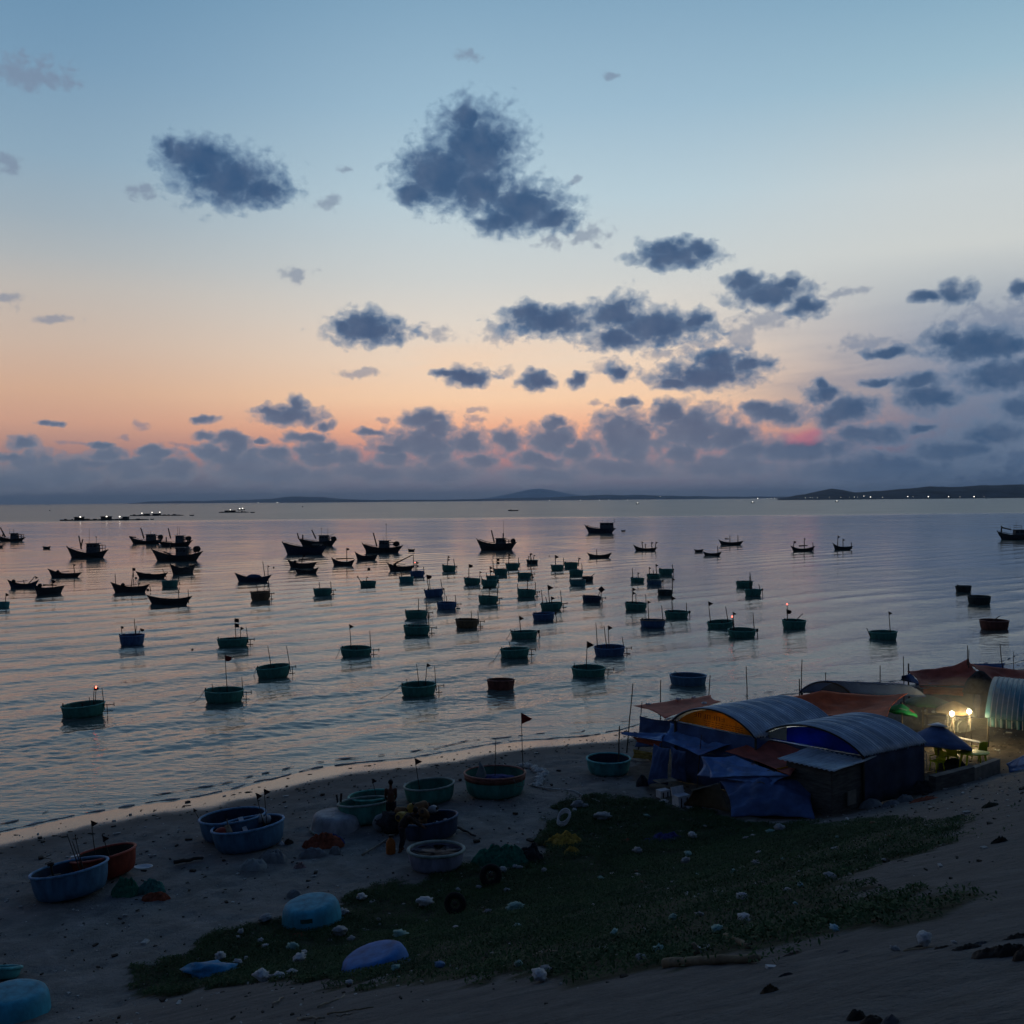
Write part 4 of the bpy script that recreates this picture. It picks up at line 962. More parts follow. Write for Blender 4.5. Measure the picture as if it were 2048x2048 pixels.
# ------------------------------------------------------------------ beach : boats pulled up on the sand
G_BEACH = 'basket boats pulled up on the beach'
def beach_boat(z, xl, xr, yb, colr, label, rx=0.0, ry=0.0, h=.35, rimc=None, inner=None, poles=(), sink=.03, over=False, band=None, t=.045):
    X0, X1 = cx(z, xl), cx(z, xr); xc = (X0 + X1) / 2
    P = ground(xc, cy(z, yb)); D = (X1 - X0) / F * P.y; D = (X1 - X0) / F * (P.y + .35 * D)
    yc = P.y + .35 * D; x = Y(xc, 1000, yc).x
    loc = Vector((x, yc, hgf(x, yc) - sink)); H = h * D
    root = empty('overturned_basket_boat' if over else 'basket_boat', loc, label, 'boat', G_BEACH, rx=rx, ry=ry)
    hb = hull_mesh(D, H); rb = rim_mesh(D, H, t)
    if over:
        hb.v = [(a, -b, H - q) for a, b, q in hb.v]; rb.v = [(a, -b, H - q) for a, b, q in rb.v]
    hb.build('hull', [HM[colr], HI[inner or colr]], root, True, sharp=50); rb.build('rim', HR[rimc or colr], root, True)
    if band:
        q = MB(); r = D / 2; q.lathe([(r * .985 + .012, H * .74), (r * 1.0 + .012, H * .97), (r * 1.0 + .004, H * .97), (r * .985 + .004, H * .74)], 48, close=True); q.build('painted_band', HM[band], root, True)
    if not over:
        q = MB(); q.lathe([(0.02, .07), (D * .3, .075), (D * .36, .1), (D * .30, .11), (.02, .1)], 24, sx=1.0); q.build('floor_mat', HI[inner or colr], root, True)
    add_poles(root, poles, z, yc, H * .4, loc, D / 2)
    return root, D, H, loc, yc

def part(root, name, m, fn, smooth=True):
    q = MB(); fn(q); return q.build(name, m, root, smooth)

m_buoyy = mat('yellow_float_plastic', (0.34, 0.22, 0.05), 0.6, 0.35, 5)
m_buoyb = mat('brown_float_plastic', (0.15, 0.08, 0.035), 0.65, 0.4, 5)
m_buoyw = mat('grey_float_plastic', (0.34, 0.36, 0.37), 0.6, 0.3, 5)
m_orange = mat('orange_plastic', (0.30, 0.09, 0.02), 0.6, 0.3, 6)
m_net_g = mat('green_fishing_net', (0.02, 0.13, 0.085), 0.95, 0.55, 9, bump=1.0, bscale=35)
m_net_y = mat('yellow_fishing_net', (0.33, 0.22, 0.04), 0.95, 0.5, 9, bump=1.0, bscale=30)
m_net_d = mat('dark_fishing_net', (0.028, 0.03, 0.035), 0.95, 0.6, 7, bump=1.0, bscale=30)
m_net_b = mat('blue_fishing_net', (0.04, 0.05, 0.16), 0.95, 0.5, 7, bump=1.0, bscale=30)
m_net_r = mat('red_fishing_net', (0.20, 0.055, 0.03), 0.95, 0.5, 7, bump=1.0, bscale=30)
m_net_w = mat('white_fishing_net', (0.42, 0.42, 0.40), 0.95, 0.5, 12, bump=1.0, bscale=40)
m_sheetg = mat('grey_tarpaulin', (0.15, 0.17, 0.18), 0.75, 0.3, 3, bump=.6, bscale=9)
m_rubber = mat('black_rubber', (0.018, 0.018, 0.018), 0.85, 0.3, 8)
m_skin = mat('sunburnt_skin', (0.10, 0.045, 0.03), 0.6, 0.15, 4)
m_hair = mat('black_hair', (0.012, 0.011, 0.011), 0.7, 0.2, 20)
m_short = mat('dark_shorts_cloth', (0.02, 0.022, 0.028), 0.9, 0.3, 8)
m_shirt = mat('dark_brown_shirt_cloth', (0.035, 0.026, 0.022), 0.9, 0.3, 8)

r, D, H, L, yc = beach_boat('H', 192, 664, 850, 'lblue', 'large blue basket boat, front of the pair at far left', rx=R(-5), ry=R(-8), h=.36, inner='navy',
    poles=[(515, 470, 420, ''), (530, 520, 430, 's', 10), (540, 500, 470, '')])
part(r, 'engine', m_dark, lambda q: (q.box((-.25 * D, .1, .45), (.35, .3, .35)), q.tube([(-.25 * D, .1, .5), (-.27 * D, .1, H + .22)], .03), q.lathe([(.02, 0), (.1, .02), (.1, .1), (.02, .12)], 12, fn=lambda p: Vector((p.x - .27 * D, p.y + .1, p.z + H + .1)))))
part(r, 'coiled_line', m_rope, lambda q: q.tube([(-.38 * D + .12 * math.cos(a), .22 * D + .05 * math.sin(a), H + .02 + .03 * a) for a in [i * .5 for i in range(26)]], .012, 5))
part(r, 'net_pile', m_net_d, lambda q: q.blob((.12 * D, .1, .28), (.4, .35, .22), .4, 2.5, 3, 4))
r, D, H, L, yc = beach_boat('H', 446, 850, 720, 'red', 'rust red basket boat, behind the large blue one at far left', rx=R(-4), ry=R(-9), h=.36, rimc='red', inner='dark',
    poles=[(600, 632, 320, 't', 42), (700, 690, 425, 't', 44)])
part(r, 'crate', m_white, lambda q: q.box((-.42 * D, -.1, H - .02), (.28, .25, .2), Matrix.Rotation(.4, 3, 'Z')), False)
part(r, 'seat_board', m_wood, lambda q: q.box((-.02, -.1 * D, H * .72), (.9, .35, .06), Matrix.Rotation(.3, 3, 'Z')), False)
beach_boat('H', 1270, 1690, 470, 'lblue', 'blue basket boat, rear of the heart shaped pair of blue boats', rx=R(-3), ry=R(-4), h=.33, inner='navy', poles=[(1300, 1255, 232, 't', 26)])
r, D, H, L, yc = beach_boat('H', 1356, 1815, 538, 'lblue', 'blue basket boat with a red float inside, front of the heart shaped pair', rx=R(-4), ry=R(-7), h=.32, inner='navy',
    poles=[(1700, 1684, 160, 't', 42), (1700, 1738, 140, 't', 42)])
part(r, 'red_float', mat('red_float_plastic', (.22, .03, .02), .6, .3, 5), lambda q: q.blob((-.36 * D, -.05 * D, H * .75), (.3, .26, .24), .05, 1, 3))
part(r, 'plank', m_white, lambda q: q.bar((-.18 * D, .28 * D, H + .12), (.02, -.05 * D, .25), .16, .05), False)
part(r, 'paddle', m_wood, lambda q: (q.tube([(-.30 * D, .1, H + .25), (-.2 * D, -.2 * D, .3)], .025), q.bar((-.3 * D, .0, H + .05), (-.16 * D, -.25 * D, .5), .2, .03)))
for i, (x, y, z_) in enumerate([(.08, .36, .95), (.2, .3, .9), (.02, -.2, .3)]): part(r, 'can', m_buoyw, lambda q: q.blob((x * D, y * D, H * z_), (.14, .13, .17), .08, 2, 2, i))
part(r, 'net_pile', m_net_d, lambda q: q.blob((-.1 * D, 0, .25), (.5, .45, .28), .45, 2.5, 3, 8))
beach_boat('I', 1005, 1310, 420, 'green', 'green basket boat, rear of the two touching green boats', rx=R(-3), ry=R(-3), h=.34, inner='green', poles=[(1190, 1180, 185, 't', 34)])
r, D, H, L, yc = beach_boat('I', 938, 1278, 492, 'green', 'green basket boat with a pale rim, front of the two touching green boats', rx=R(-6), ry=R(-4), h=.38, rimc='white', inner='green')
part(r, 'rudder_bracket', m_dark, lambda q: (q.bar((-.5 * D, .1, H - .3), (-.53 * D, .1, H + .32), .06, .06), q.bar((-.46 * D, .1, H + .02), (-.44 * D, .15, H + .34), .06, .06), q.bar((-.5 * D, .1, H - .3), (-.52 * D, .1, .15), .16, .04)), False)
beach_boat('I', 755, 1080, 532, 'white', 'overturned white basket boat on the sand beside the green pair', over=True, h=.31, ry=R(2))
beach_boat('I', 1365, 1690, 352, 'green', 'empty green basket boat with a pale rim and a red flag on its far side', rx=R(-2), ry=R(-4), h=.33, rimc='white', inner='green', poles=[(1468, 1466, 48, 't', 46)])
r, D, H, L, yc = beach_boat('J', 847, 1243, 445, 'green', 'largest green basket boat with a rust brown band below the rim', rx=R(-2), h=.36, rimc='rust', inner='green', band='rust',
    poles=[(1232, 1232, -107, 't', 72), (1045, 1068, 58, '')])
part(r, 'blue_net', m_net_b, lambda q: q.blob((.06 * D, .05 * D, H * .62), (.75, .5, .22), .35, 3, 3, 2))
part(r, 'wrapped_sail', m_sheetg, lambda q: q.lathe([(.05, .15), (.24, .25), (.25, .5), (.2, .75), (.1, 1.0), (.03, 1.2)], 14, sx=1, sy=.7, fn=lambda p: p * 1.0 + Vector((-.23 * D + .05 * math.sin(p.z * 9), .05 * D, .1))))
part(r, 'mooring_line', m_rope, lambda q: q.tube([(.3 * D, -.42 * D, H), (.36 * D, -.5 * D, H * .7), (.46 * D, -.42 * D, H * .62), (.44 * D, -.38 * D, H * .95)], .012, 5))
beach_boat('J', 447, 817, 722, 'navy', 'dark blue basket boat heaped with yellow and brown floats', rx=R(-4), ry=R(-7), h=.33, rimc='navy', inner='navy')
r, D, H, L, yc = beach_boat('J', 478, 842, 925, 'lav', 'grey lavender basket boat with a pale rim, half full of rainwater', rx=R(-3), h=.33, rimc='white', inner='lav', t=.055)
part(r, 'rainwater', mat('still_rainwater', (.16, .15, .20), .35, .2, 2), lambda q: q.lathe([(0.01, H * .86), (D * .478, H * .86)], 40))
beach_boat('E', 1460, 1702, 1137, 'teal', 'teal basket boat on the sand left of the blue tarpaulins', h=.34, rimc='teal', inner='navy', poles=[(1637, 1652, 862, '')])
bc = beach_boat('I', 562, 950, 1152, 'cyan', 'overturned cyan basket boat with a green patch at the edge of the greenery', over=True, h=.36, ry=R(-4), rx=R(3))
bc[0].children[0].name = 'hull'
part(bc[0], 'repair_patch', mat('dark_green_patch', (.02, .10, .08), .6, .3, 6), lambda q: q.grid(lambda u, v: Vector((bc[1] * .5 * .945 * math.cos(-1.75 + .42 * u), bc[1] * .5 * .945 * math.sin(-1.75 + .42 * u), bc[2] * (.46 + .3 * v))), 6, 4))
beach_boat('K', 760, 1158, 560, 'sky', 'overturned bright blue basket boat half sunk into the greenery', over=True, h=.40, ry=R(-13), sink=.22)
beach_boat('H', -190, 262, 1632, 'cyan', 'overturned cyan basket boat cut off by the bottom left corner', over=True, h=.36, ry=R(3))
beach_boat('H', -150, 72, 1370, 'teal', 'small dark teal tub lying on the sand at the left edge, bottom corner', h=.30, rx=R(-20), inner='dark')

# floats heaped in and around the dark blue boat
def float_can(z, x, y, s, m, label, rot, hz, name='float_can', dy=0.0, group='floats heaped in and beside the dark blue boat'):
    base = ground(cx('J', 630), cy('J', 700)); yy = base.y + .75 + dy
    p = Y(cx(z, x), cy(z, y), yy)
    q = MB(); a = s * 1.22 * CV[z][2] / F * yy
    q.lathe([(.05 * a, -.62 * a), (.34 * a, -.6 * a), (.42 * a, -.5 * a), (.44 * a, .25 * a), (.36 * a, .42 * a), (.16 * a, .5 * a), (.13 * a, .6 * a), (.05 * a, .6 * a)], 18, 1, .85)
    o = empty(name, p, label, 'float', group); q.build('body', m, o, True, sharp=35)
    q = MB(); q.lathe([(.15 * a, .56 * a), (.15 * a, .66 * a), (.02, .66 * a)], 12); q.build('cap', m_dark, o)
    o.rotation_euler = rot
fl = [('J', 525, 512, 62, m_buoyy, 'upright yellow float at the top of the heap', (.2, .35, 0)), ('J', 468, 560, 76, m_buoyy, 'big yellow float lying with its dark end towards the camera', (1.35, 0, -.5)), ('J', 462, 520, 56, m_buoyb, 'brown float lying at the upper left of the heap', (1.5, 0, 1.2)),
      ('J', 605, 538, 66, m_buoyb, 'tan float leaning in the middle of the heap', (.9, .6, -.6)), ('J', 590, 492, 70, m_buoyb, 'dark brown float lying behind the heap', (1.4, 0, 1.9)), ('J', 595, 590, 62, m_buoyb, 'brown float in the lower middle of the heap', (.6, -.4, .5)),
      ('J', 660, 512, 56, m_buoyw, 'grey float at the right of the heap, outside the boat', (1.2, .3, .9)), ('J', 688, 618, 52, m_buoyw, 'pale float inside the boat, left of the two', (.4, -.35, 0)), ('J', 755, 598, 54, m_buoyw, 'pale float inside the boat, beside its right rim', (1.1, 0, -.9)),
      ('J', 540, 612, 58, m_buoyb, 'dark brown float low at the front of the heap', (1.2, .2, .2)), ('J', 500, 600, 54, m_buoyb, 'dark float under the big yellow one', (.9, .2, 1.0))]
for i, a in enumerate(fl): float_can(*a, 0, dy=(.35 if a[2] < 530 else 0.0))
p = ground(cx('I', 1240), cy('I', 520)); q = MB(); q.blob((0, 0, .28), (.36, .3, .34), .1, 1.5, 3, 3); o = q.build('float_sack', m_sheetg, smooth=True); o.location = p; tag(o, 'pale grey sack on the sand left of the heap of floats', 'sack')
p = ground(cx('I', 1310), cy('I', 525)); q = MB(); q.blob((0, .1, .3), (.6, .5, .42), .35, 2, 3, 5, floor=-.3); o = q.build('net_heap', m_net_d, smooth=True); o.location = p; tag(o, 'dark heap of netting at the feet of the shirtless person', 'net')
p = ground(cx('I', 1293), cy('I', 668)); o = empty('orange_jug', p, 'orange plastic jug standing on the sand in front of the floats', 'jug')
q = MB(); q.lathe([(.02, 0), (.15, .01), (.16, .05), (.16, .36), (.12, .46), (.06, .52), (.06, .58), (.01, .58)], 16); q.build('body', m_orange, o, True, sharp=35)
q = MB(); q.lathe([(.07, .56), (.07, .63), (.01, .63)], 12); q.build('cap', m_dark, o)

# ---- people (one continuous remeshed body each)
def person(loc, label, joints, heading, clothes, scale=1.0, bare=True):
    root = empty('person', loc, label, 'person', rz=heading)
    J = {k: Vector(v) * scale for k, v in joints.items()}
    q = MB()
    def limb(a, b, ra, rb, n=10):
        A, B = J[a], J[b]; q.tube([A, A.lerp(B, .35), B], [ra * scale, (ra * .62 + rb * .38) * scale * 1.03, rb * scale], n)
        q.blob(A, (ra * scale,) * 3, 0, 1, 2); q.blob(B, (rb * scale,) * 3, 0, 1, 2)
    limb('pelvis', 'chest', .125, .135, 14); limb('chest', 'neck', .12, .055, 12); limb('neck', 'head', .052, .055)
    hc = J['head']
    q.blob(hc + Vector((0, .01, .05)) * scale, (.078 * scale, .098 * scale, .115 * scale), 0, 1, 3)
    fwd = (J['face'] - hc).normalized() if 'face' in J else Vector((0, 1, 0))
    q.blob(hc + fwd * .1 * scale + Vector((0, 0, .04 * scale)), (.016 * scale, .02 * scale, .026 * scale), 0, 1, 2)
    for s in (-1, 1): q.blob(hc + Vector((s * .08, 0, .045)) * scale, (.014 * scale, .025 * scale, .034 * scale), 0, 1, 2)
    for s in ('l', 'r'):
        limb('chest', 'sh' + s, .10, .065); limb('sh' + s, 'el' + s, .056, .042); limb('el' + s, 'wr' + s, .042, .028)
        limb('pelvis', 'hip' + s, .11, .09); limb('hip' + s, 'kn' + s, .09, .058); limb('kn' + s, 'an' + s, .056, .037)
        A = J['an' + s]; ft = Vector((0, .13, -.05)) * scale; q.tube([A + Vector((0, -.05, -.045)) * scale, A + ft * .6 + Vector((0, 0, -.02)) * scale, A + ft], [.04 * scale, .038 * scale, .024 * scale], 10)
        w = J['wr' + s]; d = (w - J['el' + s]).normalized(); sd = d.orthogonal().normalized()
        q.tube([w, w + d * .05 * scale, w + d * .09 * scale], [.028 * scale, .036 * scale, .034 * scale], 10)
        for k, ln in enumerate((.062, .074, .078, .066)):
            b0 = w + d * .085 * scale + sd * (k - 1.5) * .019 * scale; bend = d.cross(sd) * .02 * scale
            q.tube([b0, b0 + d * ln * .55 * scale, b0 + d * ln * scale + bend], [.0105 * scale, .0095 * scale, .008 * scale], 6)
        b0 = w + d * .03 * scale + sd * .032 * scale; q.tube([b0, b0 + (d + sd).normalized() * .05 * scale, b0 + (d * 1.4 + sd).normalized() * .085 * scale], [.012 * scale, .0105 * scale, .009 * scale], 6)
    b = q.build('body', m_skin, root, True)
    md = b.modifiers.new('one_skin', 'REMESH'); md.mode = 'VOXEL'; md.voxel_size = .009; md.use_smooth_shade = True
    q = MB(); q.blob(hc + Vector((0, -.012, .075)) * scale - fwd * .012, (.088 * scale, .106 * scale, .10 * scale), .05, 6, 3); q.build('hair', m_hair, root, True)
    for (name, m, segs) in clothes:
        q = MB()
        for (a, b_, ra, rb, t0, t1) in segs:
            A, B = J[a], J[b_]; q.tube([A.lerp(B, t0), A.lerp(B, (t0 + t1) / 2), A.lerp(B, t1)], [ra * scale, (ra + rb) / 2 * scale, rb * scale], 14)
        c = q.build(name, m, root, True)
        md = c.modifiers.new('one_cloth', 'REMESH'); md.mode = 'VOXEL'; md.voxel_size = .012; md.use_smooth_shade = True
    return root
gp = ground(cx('I', 1288), cy('I', 500)); gp.y += .35; gp.z = gz(gp)
person(gp, 'shirtless person in dark shorts standing beside the green boat and looking away', dict(pelvis=(0, 0, .86), chest=(0, 0, 1.16), neck=(0, .02, 1.38), head=(0, .05, 1.50), face=(.03, .4, 1.46),
    shl=(-.17, 0, 1.30), shr=(.17, 0, 1.30), ell=(-.195, .05, 1.04), elr=(.195, .04, 1.04), wrl=(-.13, .2, .86), wrr=(.14, .18, .85), hipl=(-.09, 0, .82), hipr=(.09, 0, .82), knl=(-.10, .04, .46), knr=(.11, .02, .46), anl=(-.11, 0, .08), anr=(.12, -.02, .08)),
    .15, [('shorts', m_short, [('pelvis', 'hipl', .128, .11, -.3, 1), ('pelvis', 'hipr', .128, .11, -.3, 1), ('hipl', 'knl', .112, .095, -.1, .75), ('hipr', 'knr', .112, .095, -.1, .75), ('hipl', 'hipr', .118, .118, 0, 1)])], 1.0)
gp = ground(cx('I', 1368), cy('I', 655)); gp.z = gz(gp)
person(gp, 'person in dark clothes bending over the heap of floats', dict(pelvis=(0, -.05, .86), chest=(.16, .12, 1.12), neck=(.30, .22, 1.24), head=(.38, .28, 1.30), face=(.6, .5, 1.1),
    shl=(.08, .22, 1.20), shr=(.26, .02, 1.18), ell=(.26, .40, 1.0), elr=(.44, .14, .98), wrl=(.46, .42, .86), wrr=(.62, .24, .85), hipl=(-.06, .06, .82), hipr=(.04, -.12, .82), knl=(-.02, .14, .46), knr=(.06, -.10, .45), anl=(-.08, .12, .08), anr=(-.02, -.16, .08)),
    -.4, [('trousers', m_short, [('pelvis', 'hipl', .126, .11, -.3, 1), ('pelvis', 'hipr', .126, .11, -.3, 1), ('hipl', 'knl', .112, .08, -.1, 1), ('hipr', 'knr', .112, .08, -.1, 1), ('knl', 'anl', .08, .062, 0, .75), ('knr', 'anr', .08, .062, 0, .75), ('hipl', 'hipr', .116, .116, 0, 1)]),
          ('shirt', m_shirt, [('pelvis', 'chest', .145, .152, .0, 1), ('chest', 'neck', .142, .08, 0, .85), ('chest', 'shl', .12, .082, 0, 1), ('chest', 'shr', .12, .082, 0, 1), ('shl', 'ell', .076, .062, 0, 1), ('shr', 'elr', .076, .062, 0, 1), ('ell', 'wrl', .062, .05, 0, .85), ('elr', 'wrr', .062, .05, 0, .85)])], 1.0)

# ---- nets, tarpaulins, poles and other gear on the sand
def heap(name, z, x, y, w, h, m, label, cat, seed=1, nzz=.35, dep=.7, group=None, freq=2.2):
    """a slumped pile with a ragged outline that thins out to the ground"""
    P = ground(cx(z, x), cy(z, y)); k = CV[z][2] / F * P.y
    a = w * k / 2 * 1.08; b = h * k * .95; c0 = Vector((0, a * dep * .6, 0))
    q = MB(); nr, na = 16, 48; vs = []
    n0 = mn.fractal(Vector((seed * 2, 0, seed)), .7, 2, 5)
    for i in range(nr + 1):
        t = i / nr
        for j in range(na):
            th = 2 * math.pi * j / na; cs, sn = math.cos(th), math.sin(th)
            ol = 1 + nzz * .9 * mn.fractal(Vector((cs * 1.3 + seed, sn * 1.3, seed * .7)), .8, 2, 4)
            x_, y_ = a * t * ol * cs, a * dep * t * ol * sn
            n1 = mn.fractal(Vector((cs * t * freq + seed * 2, sn * t * freq, seed)), .7, 2, 5)
            n2 = mn.noise(Vector((x_ * 9 + seed, y_ * 9, seed)))
            zz = b * .62 * max(0, (1 - t ** 2.4)) ** .8 * (1 + nzz * 1.5 * (n1 - n0)) + .12 * b * n2 * (1 - t ** 4) * min(1, t * 3)
            p = P + c0 + Vector((x_, y_, 0))
            vs.append((x_ + c0.x, y_ + c0.y, hgf(p.x, p.y) - P.z + zz - (.03 if i == nr else 0)))
    fs = [(i * na + j, i * na + (j + 1) % na, (i + 1) * na + (j + 1) % na, (i + 1) * na + j) for i in range(nr) for j in range(na)]
    q.add(vs, [f[::-1] for f in fs])
    o = q.build(name, m, smooth=True); o.location = P; tag(o, label, cat, group); return o
def sheet(name, pts, m, label, cat, wr=.08, nu=14, nv=10, seed=0, group=None):
    """loose sheet lying over something: four corner points with folds"""
    a, b, c, d = [Vector(p) for p in pts]; q = MB()
    def fn(u, v):
        p = a.lerp(b, u).lerp(d.lerp(c, u), v); e = 4 * u * (1 - u) * 4 * v * (1 - v)
        n = mn.fractal(Vector((u * 3.1 + seed, v * 3.1, seed * 1.3)), .9, 2, 4)
        return p + Vector((n * wr * .4, n * wr * .3, n * wr + .02))
    q.grid(fn, nu, nv); o = q.build(name, m, smooth=True, solid=.012); tag(o, label, cat, group); return o
heap('net_heap', 'H', 790, 815, 165, 150, m_net_g, 'green net heap on the sand right of the large blue boat', 'net', 3)
heap('net_heap', 'H', 960, 790, 170, 105, mat('teal_fishing_net', (.04, .15, .13), .95, .5, 8, bump=1, bscale=30), 'teal net heap with a white tray on top, near the left boats', 'net', 7)
heap('net_heap', 'H', 990, 840, 160, 60, m_net_r, 'small orange net heap at the edge of the teal one', 'net', 11)
p = ground(cx('H', 915), cy('H', 775)); o = empty('tray', p + Vector((0, .15, .62)), 'white tray lying on top of the teal net heap', 'tray'); q = MB(); q.lathe([(.02, 0), (.2, .01), (.26, .07), (.24, .07), (.19, .03), (.02, .02)], 18, 1.1, .8); q.build('basin', m_white, o, True)
heap('net_heap', 'J', 1110, 870, 400, 150, m_net_g, 'wide green net heap at the top edge of the greenery', 'net', 13, .4, .5)
heap('net_heap', 'J', 1290, 850, 170, 140, m_net_d, 'dark net heap between the green and the yellow nets', 'net', 17)
heap('net_heap', 'J', 1510, 745, 230, 100, m_net_y, 'larger yellow net heap in the greenery', 'net', 19, .45)
heap('net_heap', 'J', 1560, 800, 110, 55, m_net_y, 'small yellow net heap in front of the larger yellow one', 'net', 23, .45)
heap('net_heap', 'L', 1085, 590, 170, 60, m_net_b, 'blue net heap in the greenery right of the yellow net', 'net', 29, .45)
heap('net_heap', 'L', 950, 597, 90, 30, m_net_b, 'flat pale blue net piece left of the blue net heap', 'net', 31, .45)
heap('net_heap', 'L', 815, 602, 95, 30, m_net_r, 'flat red net piece in the greenery', 'net', 37, .45)
heap('net_heap', 'I', 840, 630, 250, 115, m_net_r, 'heap of red netting in front of the overturned white boat', 'net', 41, .3)
heap('net_heap', 'I', 905, 610, 150, 85, m_net_b, 'heap of dark blue netting on the red one', 'net', 43, .3)
heap('sack', 'I', 935, 665, 70, 68, m_sheetg, 'whitish sack at the right end of the red netting', 'sack', 44, .2)
heap('sack', 'I', 790, 685, 165, 75, m_sheetg, 'flat pale sack in front of the red netting', 'sack', 46, .2, .5)
heap('tarpaulin_heap', 'I', 520, 735, 190, 125, m_sheetg, 'crumpled grey tarpaulin on the sand, larger mound', 'tarpaulin', 47, .22)
heap('tarpaulin_heap', 'I', 395, 775, 170, 95, mat('pale_grey_sheet', (.22, .25, .25), .75, .3, 3, bump=.5), 'pale folded sheet leaning at the left of the grey tarpaulin', 'tarpaulin', 53, .22)
heap('litter_heap', 'I', 705, 768, 80, 45, mat('pinkish_litter', (.22, .16, .16), .8, .4, 12), 'small pinkish pile of rubbish on the open sand', 'rubbish', 59, .6, freq=4)
heap('sandbag', 'I', 665, 945, 95, 62, m_sheetg, 'grey sandbag standing on the sand behind the cyan boat', 'sandbag', 61, .12)
heap('sack', 'I', 580, 610, 52, 30, m_white, 'white bundle on the sand at the right end of the blue boats', 'bundle', 62, .2)
heap('anchor_gear', 'I', 632, 605, 60, 38, m_dark, 'dark anchor gear beside the white bundle', 'gear', 63, .4)
def driftwood(z, x0, y0, x1, y1, r, m, label, cat='driftwood', name='driftwood', bend=.04, n=8):
    A, B = ground(cx(z, x0), cy(z, y0)), ground(cx(z, x1), cy(z, y1)); q = MB(); pts = []
    r *= min(1.0, A.y / 30); bend *= min(1.0, A.y / 30)
    for i in range(n):
        t = i / (n - 1); p = A.lerp(B, t); p.z = hgf(p.x, p.y) + r * .85
        pts.append(p + Vector((random.uniform(-bend, bend), random.uniform(-bend, bend), random.uniform(0, bend))) - A)
    q.tube(pts, [r * (1 - .4 * i / n) * random.uniform(.9, 1.1) for i in range(n)], 8)
    o = q.build(name, m, smooth=True); o.location = A; tag(o, label, cat); return o
m_bleach = mat('bleached_wood', (.24, .21, .165), .85, .4, 5, bump=.6, stretch=(1, 1, 1))
m_log = mat('weathered_log', (.17, .145, .10), .9, .45, 4, bump=.8, bscale=14)
driftwood('I', 1110, 680, 1338, 540, .035, m_bleach, 'pale bamboo pole lying on the sand left of the floats', 'pole', 'pole', .005)
driftwood('J', 815, 635, 932, 692, .05, m_dark, 'dark branch on the sand right of the dark blue boat', 'branch', 'branch', .03)
driftwood('H', 1125, 610, 1305, 578, .07, m_dark, 'dark driftwood piece on the sand left of the grey tarpaulin', bend=.04)
driftwood('K', 645, 765, 800, 705, .035, m_bleach, 'pale bent stick on the bare slope, middle of three')
driftwood('K', 540, 832, 690, 826, .05, m_bleach, 'pale flat stick at the bottom edge, nearest of three')
driftwood('K', 700, 805, 960, 765, .03, m_log, 'long dark branch with a clump at its right end on the slope')
driftwood('K', 760, 812, 838, 800, .03, m_bleach, 'short pale stick beside the long branch')
driftwood('K', 400, 748, 462, 705, .03, m_bleach, 'short pale forked stick on the slope, farthest left')
driftwood('K', 820, 585, 908, 552, .025, m_bleach, 'thin pale stick in the greenery beside the sunken blue boat')
driftwood('L', 300, 1302, 422, 1308, .025, m_bleach, 'thin pale stick lying flat in the greenery, bottom centre')
driftwood('L', 205, 1340, 300, 1278, .02, m_bleach, 'thin slanted stick left of the flat pale stick')
driftwood('L', 1170, 455, 1255, 465, .04, m_bleach, 'pale stick in the greenery below the white cool box')
driftwood('M', 1155, 1310, 1400, 1285, .05, m_log, 'brown board lying along the foot of the rubbish')
P = driftwood('L', 1065, 1405, 1660, 1375, .16, m_log, 'thick weathered log lying along the lower edge of the greenery', 'log', 'log', .03, 12)
q = MB(); A = ground(cx('L', 1270), cy('L', 1352)); q.tube([Vector((0, 0, .06)), Vector((-.02, .04, .13)), Vector((-.035, .05, .16))], [.035, .03, .022], 8); o = q.build('knot', m_log, P, True); o.location = A - P.location
driftwood('L', 1460, 1225, 1600, 1290, .12, m_log, 'short hollow log slanting towards the thick log', 'log', 'log', .02)
def tyre(z, x, y, rpx, label, rz=.2):
    P = ground(cx(z, x), cy(z, y)); r = rpx * CV[z][2] / F * P.y
    root = empty('tyre', P + Vector((0, .1, r * .92)), label, 'tyre', 'old tyres standing in the greenery', rz=rz, rx=R(-8))
    q = MB(); k = 40; rr = .26 * r
    vs = []; fs = []; n = 14
    for i in range(k):
        a = 2 * math.pi * i / k; tr = 1 + .02 * (i % 2)
        for j in range(n):
            b = 2 * math.pi * j / n; rad = (r - rr) + rr * math.cos(b) * tr
            vs.append((rad * math.cos(a), rr * .9 * math.sin(b), rad * math.sin(a)))
    fs = [(i * n + j, ((i + 1) % k) * n + j, ((i + 1) % k) * n + (j + 1) % n, i * n + (j + 1) % n) for i in range(k) for j in range(n)]
    q.add(vs, fs); q.build('casing', m_rubber, root, True)
    q = MB(); ri = r - 2 * rr
    q.tube([(ri * .98 * math.cos(2 * math.pi * i / 28), 0, ri * .98 * math.sin(2 * math.pi * i / 28)) for i in range(29)], .03, 6)
    for i in range(9): a = 2 * math.pi * i / 9; q.tube([(0, 0, 0), (ri * math.cos(a), .02, ri * math.sin(a))], .014, 5)
    q.blob((0, 0, 0), (.07, .08, .07), 0, 1, 2); q.build('spoked_rim', m_metal, root, True)
tyre('J', 1035, 1012, 74, 'dark wheel with spokes standing at the edge of the green net', .15)
tyre('J', 805, 1195, 74, 'dark wheel standing alone in the middle of the greenery', -.25)
